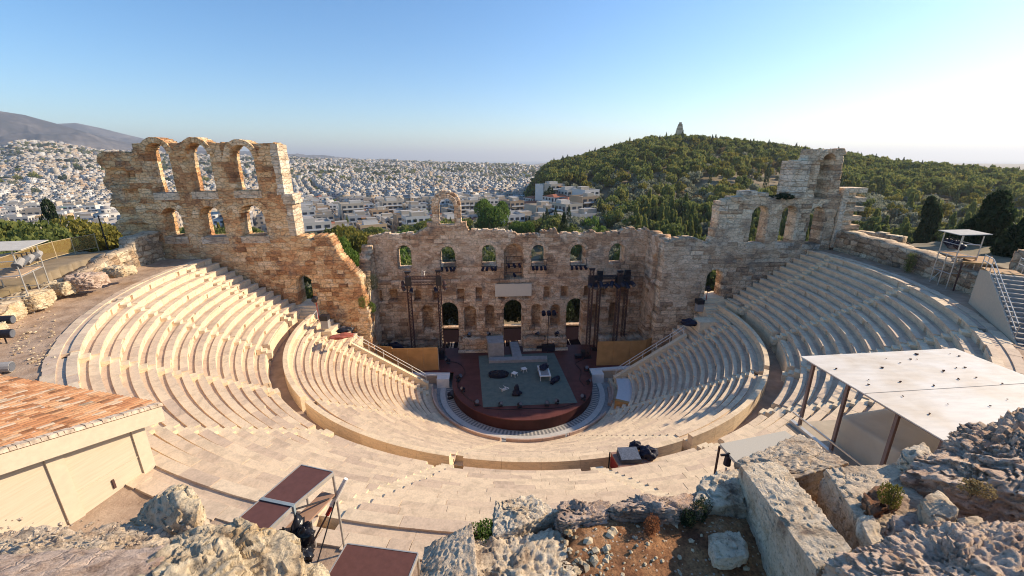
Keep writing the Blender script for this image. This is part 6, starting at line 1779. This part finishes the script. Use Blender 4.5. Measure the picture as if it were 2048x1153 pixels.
# boards behind the right wall
r = mk('board_platform', 'orange brown board platform behind the right retaining wall', 'platform', at_z(1975, 525, 20))
q = [at_z(*p, 19.8) for p in ((1925, 525), (1990, 530), (1985, 515), (1930, 512))]; mb = MB(); mb.hexa([(p[0], p[1], 19.7) for p in q]+[(p[0], p[1], 19.85) for p in q]); part(mb, 'deck', M_PLY, r)
for p in q:
    mb = MB(); mb.tube((p[0], p[1], 17.0), (p[0], p[1], 19.72), .06, 6); part(mb, 'leg', M_RUST, r)
# stone wall piece at the right edge
def so_(U, Z): return Z < 1.9+ragged(U, .12, 31)
r = mk('stone_wall_piece', 'weathered ashlar wall piece at the right edge behind the stair', 'wall', (42, -19, 19))
P0 = at_z(1985, 540, 19.4); child(wall_mesh('wall', (P0[0]+1.5, P0[1], 19.0), (.62, -.78, 0), (-.78, -.62, 0), 0, 12, -1, 2.6, so_, 1.2, MAT_OUT, seed=41., rough=.1, cell=.18), r)
r = mk('stone_wall_piece', 'low stone wall piece behind the right retaining wall near the buttress', 'wall', (44, 1, 18.5))
child(wall_mesh('wall', (44.2, 3.4, 17.5), (.35, -.94, 0), (-.94, -.35, 0), 0, 5, -1, 2.6, lambda U, Z: Z < 2.1+ragged(U, .1, 33), 1.6, MAT_OUT, seed=42., rough=.1, cell=.18), r)

# ---- mesh fence on the left
r = mk('mesh_fence', 'yellowish mesh fence on metal posts above the left retaining wall', 'fence', (-47, -4, 19.4))
fp = [np.array(p) for p in ((-39.4, -21.5), (-41.5, -17.2), (-43.4, -13.2), (-44.9, -9.5), (-46.2, -6.5), (-47.0, -3.8), (-47.2, -1.6), (-46.9, .8))]
m, nt_, b_ = new_mat('fence_mesh'); g = N(nt_); b_.inputs['Base Color'].default_value = (.30, .20, .07, 1)
tr = g.n('ShaderNodeBsdfTransparent'); mx = g.n('ShaderNodeMixShader'); mx.inputs[0].default_value = .62; g.l(b_.outputs[0], mx.inputs[1]); g.l(tr.outputs[0], mx.inputs[2]); g.l(mx.outputs[0], nt_.nodes['Material Output'].inputs[0])
for a, b in zip(fp[:-1], fp[1:]):
    z0 = 19.15; mb = MB(); d = b-a; n_ = np.array([d[1], -d[0]])/np.linalg.norm(d)*.006
    mb.hexa([(*(a+n_), z0), (*(b+n_), z0), (*(b-n_), z0), (*(a-n_), z0), (*(a+n_), z0+1.45), (*(b+n_), z0+1.45), (*(b-n_), z0+1.45), (*(a-n_), z0+1.45)]); part(mb, 'mesh_panel', m, r)
    mb = MB(); mb.tube((*a, z0+1.47), (*b, z0+1.47), .03, 6); mb.tube((*a, z0), (*b, z0), .03, 6); part(mb, 'rail', simple('fence_metal', (.45, .36, .22), .6) if a is fp[0] else FM, r)
    FM = bpy.data.materials['fence_metal']
for p in fp:
    mb = MB(); mb.tube((*p, 17.5), (*p, 20.75), .045, 8); part(mb, 'post', FM, r)
tp = np.array([-46.6, 1.6]); mb = MB(); mb.tube((*tp, 17), (*tp, 22.6), .06, 8); o = mb.build('dark_post', M_DARK); tag(o, 'tall thin dark post beside the far left pier of the wing wall', 'post')
# floodlights at the left edge
for px, py, z, lb in ((8, 640, 18.2, 'topmost of the black floodlights at the left edge'), (6, 668, 17.8, 'lower black floodlight at the left edge'), (2, 735, 17.5, 'grey floodlight box at the left edge above the tiled roof')):
    c = at_z(px, py, z); r = mk('floodlight', lb, 'lamp', c, 'floodlights at the left edge')
    d = np.array([.9, .3, -.1])*.45; mb = MB(); mb.tube(c-d, c+d, .26, 12, r2=.30); part(mb, 'housing', M_DARK if 'grey' not in lb else M_GREYB, r)
    mb = MB(); mb.tube(c+d, c+d*1.06, .26, 12); part(mb, 'lens', M_LENS, r); mb = MB(); mb.tube(c, c-(0, 0, 1.0), .04, 6); part(mb, 'stand', M_DARK, r)

# ================================================================ rocks in the foreground
def vn3(p, s=0.):
    i = np.floor(p); f = p-i; u = f*f*(3-2*f); r = 0
    for dx in (0, 1):
        for dy in (0, 1):
            for dz in (0, 1):
                h = np.sin((i[:, 0]+dx)*127.1+(i[:, 1]+dy)*311.7+(i[:, 2]+dz)*74.7+s)*43758.5453; h = h-np.floor(h)
                w_ = (u[:, 0] if dx else 1-u[:, 0])*(u[:, 1] if dy else 1-u[:, 1])*(u[:, 2] if dz else 1-u[:, 2]); r = r+h*w_
    return r
def fb3(p, o=5, s=0., ridged=False):
    t = 0; a = .5; n = 0
    for k in range(o):
        v = vn3(p*2**k, s+k*5.1)
        if ridged: v = 1-np.abs(2*v-1)
        t = t+a*v; n += a; a *= .5
    return t/n
def rock_mat(name, pale, mid, dark, stain, sc=1.0, spot=.5, crack=.55):
    m, nt_, b = new_mat(name); g = N(nt_); v = g.coord()
    n1 = g.noise(v, 1.6*sc, 9, .68, .35); c = g.ramp(n1, [(.34, dark), (.45, mid), (.56, pale), (.74, pale)])
    st = g.ramp(g.noise(v, .9*sc, 4, .6), [(.56, 0.), (.70, 1.)]); c = g.mix(g.math('MULTIPLY', st, .7), c, stain)
    n2 = g.noise(v, 16*sc, 8, .72); c = g.mix(1., c, g.ramp(n2, [(.32, .40), (.46, .95), (.7, 1.14)]), 'MULTIPLY')
    lich = g.ramp(g.noise(v, 7*sc, 6, .75), [(.60, 0.), (.66, 1.)]); c = g.mix(g.math('MULTIPLY', lich, spot), c, (.13, .12, .11))
    vo = g.vor(v, 22*sc, 'F1', 'Distance'); c = g.mix(1., c, g.ramp(vo, [(0., .62), (.22, 1.)]), 'MULTIPLY')
    wn = g.n('ShaderNodeTexNoise'); g.l(v, wn.inputs['Vector']); wn.inputs['Scale'].default_value = 2.5*sc; wn.inputs['Detail'].default_value = 5
    wv = g.n('ShaderNodeMix', data_type='RGBA'); wv.inputs[0].default_value = .22; g.l(v, wv.inputs[6]); g.l(wn.outputs['Color'], wv.inputs[7])
    ck = g.vor(wv.outputs[2], 3.2*sc, 'DISTANCE_TO_EDGE', 'Distance'); crk = g.ramp(ck, [(0., .38), (.016, .8), (.04, 1.)]); cm = g.ramp(g.noise(v, .8*sc, 3), [(.50, 0.), (.60, 1.)]); c = g.mix(g.math('MULTIPLY', cm, crack), c, crk, 'MULTIPLY')
    n2 = g.math('ADD', n2, g.math('MULTIPLY', g.ramp(ck, [(0., 0.), (.06, 1.)]), g.math('MULTIPLY', cm, crack)))
    g.l(c, b.inputs['Base Color']); b.inputs['Roughness'].default_value = .95
    h = g.math('ADD', n2, g.math('MULTIPLY', g.noise(v, 45*sc, 6, .7), .4)); g.bump(h, .9, .035, b); return m
RM_CREAM = rock_mat('cream_limestone', (.64, .53, .36), (.54, .42, .27), (.28, .19, .11), (.50, .30, .11), 1.0, .45)
RM_GREY = rock_mat('grey_limestone', (.64, .52, .38), (.52, .40, .28), (.22, .155, .105), (.38, .24, .15), 1.6, .45)
RM_PINK = rock_mat('pink_conglomerate', (.56, .43, .34), (.44, .32, .24), (.18, .12, .09), (.44, .24, .14), 1.5, .5)
RM_WHITE = rock_mat('whitish_marble', (.74, .62, .46), (.62, .49, .34), (.28, .20, .14), (.50, .35, .20), 1.8, .55, .15)
RM_GREYP = rock_mat('fissured_grey_rock', (.78, .60, .45), (.68, .49, .36), (.36, .24, .17), (.62, .36, .20), 2.6, .18, .3)
def rock(top4, h, mat, label, n=44, rnd=.35, amp=.09, freq=2.2, seed=0., name='rock', cat='rock', world=False, inset=0.02, fine=.022, group=None, ridged=.5):
    T = [np.array(p, float) if world else at_t(*p) for p in top4]
    c = sum(T)/4; Bt = [p+(p-c)*inset-np.array([0, 0, h]) for p in T]
    g1 = np.linspace(-1, 1, n+1); fs = []; Vs = []; off = 0
    for ax in range(3):
        for s in (-1, 1):
            A2, B2 = np.meshgrid(g1, g1); C2 = np.full_like(A2, s)
            q = [None]*3; q[ax] = C2; q[(ax+1) % 3] = A2; q[(ax+2) % 3] = B2
            P = np.stack([a.ravel() for a in q], 1); I = (np.arange(n)[:, None]*(n+1)+np.arange(n)[None]).ravel()
            f = np.stack([I, I+1, I+n+2, I+n+1], 1); f = f if s > 0 else f[:, ::-1]; Vs.append(P); fs.append(f+off); off += len(P)
    P = np.concatenate(Vs); F = np.concatenate(fs)
    key = np.round(P*1e5).astype(np.int64); _, idx, inv = np.unique(key, axis=0, return_index=True, return_inverse=True); inv = inv.ravel(); P = P[idx]; F = inv[F]
    r = np.linalg.norm(P, axis=1)[:, None]; mx = np.abs(P).max(1)[:, None]; S = P/r*1.22; Q = P*(1-rnd)+S*rnd
    u, v, w_ = (Q[:, 0]+1)/2, (Q[:, 1]+1)/2, (Q[:, 2]+1)/2
    def bil(K): return K[0]*((1-u)*(1-v))[:, None]+K[1]*(u*(1-v))[:, None]+K[2]*(u*v)[:, None]+K[3]*((1-u)*v)[:, None]
    W = bil(T)*w_[:, None]+bil(Bt)*(1-w_)[:, None]
    cen = c-np.array([0, 0, h/2]); D = W-cen; D /= np.linalg.norm(D, axis=1)[:, None]+1e-9
    k = (fb3(W*freq, 5, seed)-.5)*2*(1-ridged)+(fb3(W*freq*1.3, 5, seed+3, True)-.6)*2*ridged
    q_ = fb3(W*np.array([1, 1, 2.2])*freq*1.1, 4, seed+20); k = k+(np.floor(q_*9)/9-q_+.055)*2.6
    W = W+D*(k*amp*2)[:, None]+D*((fb3(W*freq*7, 3, seed+9)-.5)*2*fine)[:, None]
    o = np_mesh(name, W, F, mat, np.full(len(F), .5), smooth=False); tag(o, label, cat, group); return o
# hillside the camera stands over
def slope_z(Xw, Yw):
    R2 = np.hypot(Xw-CX, Yw); deg = np.degrees(np.arctan2(Yw, Xw-CX))
    lip = 43.85+.25*(fbm(Xw*.8, Yw*.8, 3, 3.)-.5)
    ztop = 24.62-smooth(-66, -58, deg)*2.0
    Zw = 17.0+(ztop-17.0)*np.clip((R2-42.8)/(lip-42.8), 0, 1)**.75
    Zw = np.where(R2 > lip, ztop-(R2-lip)*.06, Zw)
    hc = np.hypot(Xw-CP[0], Yw-CP[1]); ac = np.degrees(np.arctan2(Xw-CP[0], Yw-CP[1]))
    lowz = np.minimum(Zw, CP[2]-1.283*np.maximum(hc, .3)-.75); wl = smooth(12.5, 8.5, ac)
    Zw = Zw*(1-wl)+lowz*wl
    return Zw+(fbm(Xw*2.3, Yw*2.3, 5, 4.)-.5)*.22+(fbm(Xw*9, Yw*9, 3, 5.)-.5)*.06
def near_slope():
    aa = np.radians(np.arange(-137, -40, .20)); rr = np.concatenate([np.linspace(42.7, 44.6, 30), np.linspace(44.65, 50, 80)])
    A2, R2 = np.meshgrid(aa, rr); Xw = CX+R2*np.cos(A2); Yw = R2*np.sin(A2)
    Zw = slope_z(Xw, Yw)
    nv, nu = A2.shape; I = (np.arange(nv-1)[:, None]*nu+np.arange(nu-1)[None]).ravel()
    m, nt_, b = new_mat('stony_dirt'); g = N(nt_); v = g.coord()
    c = g.ramp(g.noise(v, 2.2, 8, .72), [(.34, (.13, .055, .028)), (.46, (.27, .125, .055)), (.58, (.42, .22, .10)), (.70, (.55, .38, .24))])
    c = g.mix(1., c, g.ramp(g.noise(v, 30, 6, .75), [(.35, .5), (.5, 1.), (.66, 1.35)]), 'MULTIPLY')
    sp = g.n('ShaderNodeTexVoronoi', feature='F1'); g.l(v, sp.inputs['Vector']); sp.inputs['Scale'].default_value = 26
    scol = g.n('ShaderNodeSeparateColor'); g.l(sp.outputs['Color'], scol.inputs[0])
    st = g.math('MULTIPLY', g.math('LESS_THAN', sp.outputs['Distance'], .30), g.math('GREATER_THAN', scol.outputs[0], .78))
    c = g.mix(st, c, g.ramp(scol.outputs[1], [(0., (.33, .22, .15)), (1., (.60, .52, .42))]))
    g.l(c, b.inputs['Base Color']); h_ = g.math('ADD', g.math('MULTIPLY', st, .6), g.noise(v, 18, 8, .75)); g.bump(h_, 1., .035, b)
    o = np_mesh('rocky_slope', np.stack([Xw, Yw, Zw], -1).reshape(-1, 3), np.stack([I, I+1, I+nu+1, I+nu], 1), m); tag(o, kind='structure')
near_slope()
def on_slope(px, py):
    c = at_z(px, py, 24.6)
    for _ in range(6): c = at_z(px, py, float(slope_z(np.array([c[0]]), np.array([c[1]]))[0]))
    return c
# left group
rock([(-180, 1075, 5.4), (420, 1030, 5.5), (420, 1250, 3.9), (-250, 1300, 3.6)][::-1], 2.2, RM_GREY, 'broad rough stony ledge in the bottom left corner', n=80, rnd=.18, amp=.10, freq=1.6, seed=1.)
rock([(-150, 1118, 4.6), (330, 1088, 4.5), (300, 1330, 3.0), (-250, 1330, 3.0)][::-1], 1.4, RM_PINK, 'smooth pinkish grey slab at the very bottom left', n=60, rnd=.15, amp=.05, freq=1.3, seed=2.)
rock([(232, 1040, 5.7), (350, 952, 5.9), (402, 985, 5.5), (390, 1070, 5.0)][::-1], 1.6, RM_CREAM, 'bright cream boulder between the hut and the raised deck', n=60, rnd=.35, amp=.07, freq=1.5, seed=3.)
rock([(330, 1070, 4.9), (470, 1030, 5.0), (600, 1075, 4.7), (610, 1290, 3.5)][::-1], 2.0, RM_CREAM, 'large cream rock under the raised deck', n=80, rnd=.22, amp=.09, freq=1.7, seed=4.)
rock([(240, 1120, 4.4), (440, 1060, 4.6), (560, 1260, 3.5), (200, 1330, 3.1)][::-1], 1.2, RM_CREAM, 'deeply grooved cream rock at the bottom, left of the large one', n=70, rnd=.25, amp=.10, freq=1.9, seed=5.)
rock([(590, 1135, 5.4), (640, 1118, 5.5), (665, 1160, 5.2), (600, 1190, 5.0)][::-1], .6, RM_CREAM, 'small cream stone right of the large cream rock', n=26, rnd=.5, amp=.05, seed=6.)
# centre
rock([(848, 1093, 4.6), (945, 1045, 4.65), (960, 1200, 3.7), (825, 1220, 3.7)][::-1], 1.6, RM_GREY, 'flat faced grey block standing at the bottom centre', n=64, rnd=.06, amp=.022, freq=3.5, seed=7., fine=.012)
rock([(992, 1000, 5.0), (1060, 985, 5.15), (1122, 1020, 4.8), (985, 1075, 4.5)][::-1], .55, RM_WHITE, 'pale pitted boulder on top of the rubble at the bottom centre', n=60, rnd=.22, amp=.045, freq=3., seed=8.)
rock([(940, 1080, 4.55), (1120, 1062, 4.6), (1185, 1260, 3.5), (915, 1260, 3.5)][::-1], 1.3, RM_WHITE, 'pitted rubble mass below the pale boulder', n=70, rnd=.15, amp=.07, freq=3., seed=9.)
rock([(1400, 960, 5.1), (1480, 935, 5.2), (1490, 1010, 4.7), (1380, 1010, 4.7)][::-1], .4, RM_WHITE, 'flat whitish stone on the rim left of the long slab', n=40, rnd=.3, amp=.06, seed=10.)
rock([(1225, 1000, 4.85), (1400, 985, 4.95), (1400, 1020, 4.6), (1230, 1022, 4.6)][::-1], .3, RM_PINK, 'row of crumbling pinkish stones along the rim of the dirt', n=50, rnd=.35, amp=.09, freq=4., seed=11.)
rock([(1120, 1008, 4.9), (1215, 1000, 4.95), (1215, 1030, 4.65), (1120, 1045, 4.5)][::-1], .3, RM_PINK, 'lumpy brown stones on the rim beside the pale boulder', n=40, rnd=.35, amp=.08, freq=4., seed=12.)
rock([(1420, 1068, 4.35), (1480, 1062, 4.4), (1500, 1112, 4.05), (1430, 1118, 4.05)][::-1], .12, RM_WHITE, 'flat whitish stone lying in the shaded dirt', n=30, rnd=.4, amp=.04, seed=13.)
# right
rock([(1480, 930, 5.0), (1560, 925, 5.05), (1705, 1100, 3.35), (1635, 1140, 3.25)][::-1], .75, RM_WHITE, 'long ashlar slab with a pale top slanting towards the camera', n=80, rnd=.05, amp=.035, freq=2.2, seed=14., fine=.018, cat='stone slab', name='stone_slab')
rock([(1470, 925, 5.3), (1600, 868, 5.9), (1700, 925, 4.9), (1575, 960, 4.7)][::-1], .9, RM_GREY, 'flat stone block before the corner post of the white booth', n=60, rnd=.08, amp=.04, freq=2.5, seed=15., cat='stone slab', name='stone_slab')
rock([(1650, 938, 4.6), (1790, 925, 4.6), (1890, 1060, 3.6), (1755, 1095, 3.4)][::-1], .75, RM_GREY, 'upright edged slab with an orange side, right of the long slab', n=80, rnd=.10, amp=.035, freq=2.2, seed=16., cat='stone slab', name='stone_slab')
rock([(1790, 945, 4.2), (1950, 845, 4.8), (2550, 690, 5.0), (2450, 1060, 2.9)][::-1], 1.9, RM_GREYP, 'huge lumpy conglomerate rock at the right edge', n=120, rnd=.22, amp=.13, freq=2.4, seed=17., fine=.04)
rock([(1640, 1120, 3.2), (1880, 1055, 3.3), (2250, 1030, 3.1), (2200, 1380, 2.1)][::-1], 1.0, RM_GREYP, 'craggy pinkish rock in the bottom right corner', n=120, rnd=.12, amp=.07, freq=3.5, seed=18., fine=.035)
rock([(1845, 1000, 3.55), (1880, 982, 3.65), (1915, 1020, 3.5), (1880, 1052, 3.3)][::-1], .22, RM_WHITE, 'smooth whitish stone wedged before the huge rock', n=30, rnd=.35, amp=.03, seed=19.)
rock([(1725, 985, 3.9), (1775, 965, 4.0), (1800, 1010, 3.8), (1745, 1030, 3.7)][::-1], .3, rock_mat('rust_stone', (.36, .20, .11), (.27, .13, .07), (.10, .05, .03), (.40, .2, .1), 2.), 'rusty brown stone beside the small green plant', n=30, rnd=.3, amp=.05, seed=20.)
rock([(1785, 1030, 3.6), (1835, 1020, 3.65), (1850, 1060, 3.45), (1790, 1070, 3.4)][::-1], .25, RM_PINK, 'reddish stone below the whitish wedged stone', n=30, rnd=.4, amp=.05, seed=21.)
rock([(1915, 1040, 3.4), (1960, 1030, 3.45), (1985, 1070, 3.25), (1925, 1080, 3.2)][::-1], .22, RM_GREY, 'rounded grey stone at the foot of the huge rock', n=30, rnd=.5, amp=.03, seed=22.)
rock([(1805, 905, 4.5), (1845, 890, 4.6), (1865, 920, 4.4), (1825, 935, 4.3)][::-1], .3, RM_WHITE, 'pale angular stone on the left shoulder of the huge rock', n=30, rnd=.3, amp=.06, seed=23.)
rock([(1720, 1040, 3.65), (1745, 1030, 3.7), (1770, 1080, 3.4), (1745, 1090, 3.35)][::-1], .2, RM_WHITE, 'thin pale stone standing left of the rusty stone', n=26, rnd=.3, amp=.04, seed=24.)
for k_, (px, py, z_, s_, mt_, lb) in enumerate(((262, 532, 18.9, 1.0, RM_CREAM, 'cracked cream boulder on the left retaining wall nearest the wing wall'), (205, 548, 18.9, 1.2, RM_PINK, 'reddish hollow boulder on the left retaining wall'), (150, 560, 18.7, 1.1, RM_CREAM, 'cream boulder behind the right legs of the left scaffold'),
        (95, 585, 18.6, 1.2, RM_CREAM, 'cream boulder seen through the left scaffold'), (30, 610, 18.5, 1.4, RM_CREAM, 'large cream boulder left of the left scaffold'), (5, 650, 18.2, 1.1, RM_CREAM, 'cream boulder under the floodlights at the left edge'), (1900, 520, 19.3, 1.1, RM_GREY, 'grey boulder under the right scaffold on the wall top'))):
    c = at_z(px, py, z_); d_ = np.array([c[0]-CX, c[1], 0.]); d_ /= np.linalg.norm(d_); e_ = np.array([-d_[1], d_[0], 0.]); s_ = s_*.85; c = c+d_*s_*1.1
    rock([c-d_*s_-e_*s_, c+d_*s_-e_*s_, c+d_*s_+e_*s_*1.1, c-d_*s_*.8+e_*s_], 1.1*s_, mt_, lb, n=34, rnd=.35, amp=.22, freq=.9, seed=60.+k_, world=True, fine=.05)
# rubble on the dirt
def rubble(n, xr, yr, z, smin, smax, name, label, mat, seed):
    rs = random.Random(seed); mb = MB()
    for k in range(n):
        c = at_z(rs.uniform(*xr), rs.uniform(*yr), z) if z is not None else on_slope(rs.uniform(*xr), rs.uniform(*yr)); s = smin+(smax-smin)*rs.random()**3
        q = Matrix.Rotation(rs.uniform(0, 6.3), 3, 'Z')@Matrix.Rotation(rs.uniform(-.6, .6), 3, 'X'); V = []
        for x, y, zz in ((1, 0, 0), (-1, 0, 0), (0, 1, 0), (0, -1, 0), (0, 0, 1), (0, 0, -1), (.6, .6, .5), (-.6, .6, .5), (.6, -.6, .5), (-.6, -.6, .5)):
            v = q@Vector((x*rs.uniform(.7, 1.2), y*rs.uniform(.6, 1.), zz*rs.uniform(.5, .8)))*s; V.append((c[0]+v.x, c[1]+v.y, c[2]+v.z))
        mb.add(V, [(0, 2, 6), (6, 2, 4), (6, 4, 0), (2, 1, 7), (7, 1, 4), (7, 4, 2), (1, 3, 9), (9, 3, 4), (9, 4, 1), (3, 0, 8), (8, 0, 4), (8, 4, 3), (2, 0, 5), (1, 2, 5), (3, 1, 5), (0, 3, 5)], t=rs.random())
    o = mb.build(name, mat); tag(o, label, 'gravel', kind='stuff')
rubble(150, (1120, 1560), (1015, 1153), None, .008, .04, 'loose_stones', 'loose pale stones strewn over the dirt at the bottom centre', RM_CREAM, 4)
rubble(90, (1115, 1230), (1015, 1153), None, .015, .07, 'rubble_heap', 'pale rubble beside the pitted block at the bottom centre', RM_CREAM, 6)
rubble(160, (0, 420), (1035, 1110), 24.1, .012, .05, 'gravel_scatter', 'small stones on the ledge in the bottom left corner', RM_GREY, 5)
rubble(200, (20, 110), (600, 730), AW+.02, .03, .14, 'path_stones', 'small stones on the dirt walkway at the left', RM_CREAM, 7)
# plants
def bush(c, h, w_, mat, label, seed, n=260, size=.03, thin=False, cat='plant', name='bush'):
    rs = np.random.RandomState(seed); V, F, T = leaf_cloud(rs, [((rs.uniform(-.5, .5), rs.uniform(-.5, .5), .45), (.55, .55, .5), 1) for _ in range(5)], n, size/h, .6)
    V = V*np.array([w_, w_, h]); V = V+np.array(c); r = mk(name, label, cat, c)
    child(np_mesh('foliage', V, F, mat, T), r)
    mb = MB(); c = np.array(c, float)
    for k in range(9): mb.tube(c-(0, 0, .05), c+np.array([rs.uniform(-.5, .5)*w_, rs.uniform(-.5, .5)*w_, h*rs.uniform(.5, .95)]), .006+.01*h, 4, r2=.003)
    part(mb, 'stem', MAT_BARK, r)
F_RUSTB = foliage('rusty_grass', [(.20, .07, .03), (.34, .14, .06), (.45, .25, .12)])
bush(on_slope(1308, 1062), .20, .13, F_RUSTB, 'small rusty orange dry bush on the sunlit dirt', 1, 300, .012)
bush(on_slope(1372, 1042), .20, .14, F_DARK, 'dark bush left of its twin in the shaded dirt', 2, 320, .014)
bush(on_slope(1402, 1034), .22, .15, F_DARK, 'dark bush right of its twin, nearest the rim', 3, 340, .014)
bush(at_t(958, 1075, 4.7), .20, .17, F_BRIGHT, 'small green plant between the grey block and the pale boulder', 4, 260, .02)
bush(at_t(1780, 1010, 3.75), .22, .10, F_YEL, 'small green plant between the rusty stone and the red stones', 5, 260, .018)
bush(at_t(1945, 985, 3.5), .12, .12, F_DRY, 'dry brown tuft in a crack of the huge rock', 6, 120, .014)
bush((-19.2, 3.0, 10.6), 1.6, .7, F_BRIGHT, 'bright green plant on the broken end of the left wing wall', 7, 200, .11)
bush((-18.4, 5.0, 12.3), 2.2, .8, F_DARK, 'dark ivy on the left side wall of the stage', 8, 220, .12)
bush((-18.3, 4.4, 9.4), 1.5, .7, F_BRIGHT, 'green plant lower on the left side wall of the stage', 9, 200, .11)
bush((40.35, -8.3, 17.3), 2.1, .45, F_PINE, 'narrow green shrub growing against the right retaining wall', 10, 300, .12)
bush(at_y(1573, 398, 3.6), .7, 1.3, F_DARK, 'dark scrub on top of the right wing wall beside the tall pier', 11, 260, .12)
bush(at_y(1545, 399, 3.6), .5, .8, F_DARK, 'small dark scrub on the right wing wall above the second window', 12, 200, .1)
# ================================================================ air
mb = MB(); mb.box(-62000, 62000, -600, 92000, -200, 720)
m, nt_, b = new_mat('haze_air'); nt_.nodes.remove(b)
pv = nt_.nodes.new('ShaderNodeVolumePrincipled'); pv.inputs['Color'].default_value = (.82, .88, .96, 1); pv.inputs['Density'].default_value = 8e-5; pv.inputs['Anisotropy'].default_value = .25
nt_.links.new(pv.outputs[0], nt_.nodes['Material Output'].inputs['Volume'])
o = mb.build('haze', m); tag(o, 'thin bluish haze over the city and mountains', 'haze', kind='stuff'); o.display_type = 'WIRE'
scene.cycles.volume_bounces = 0
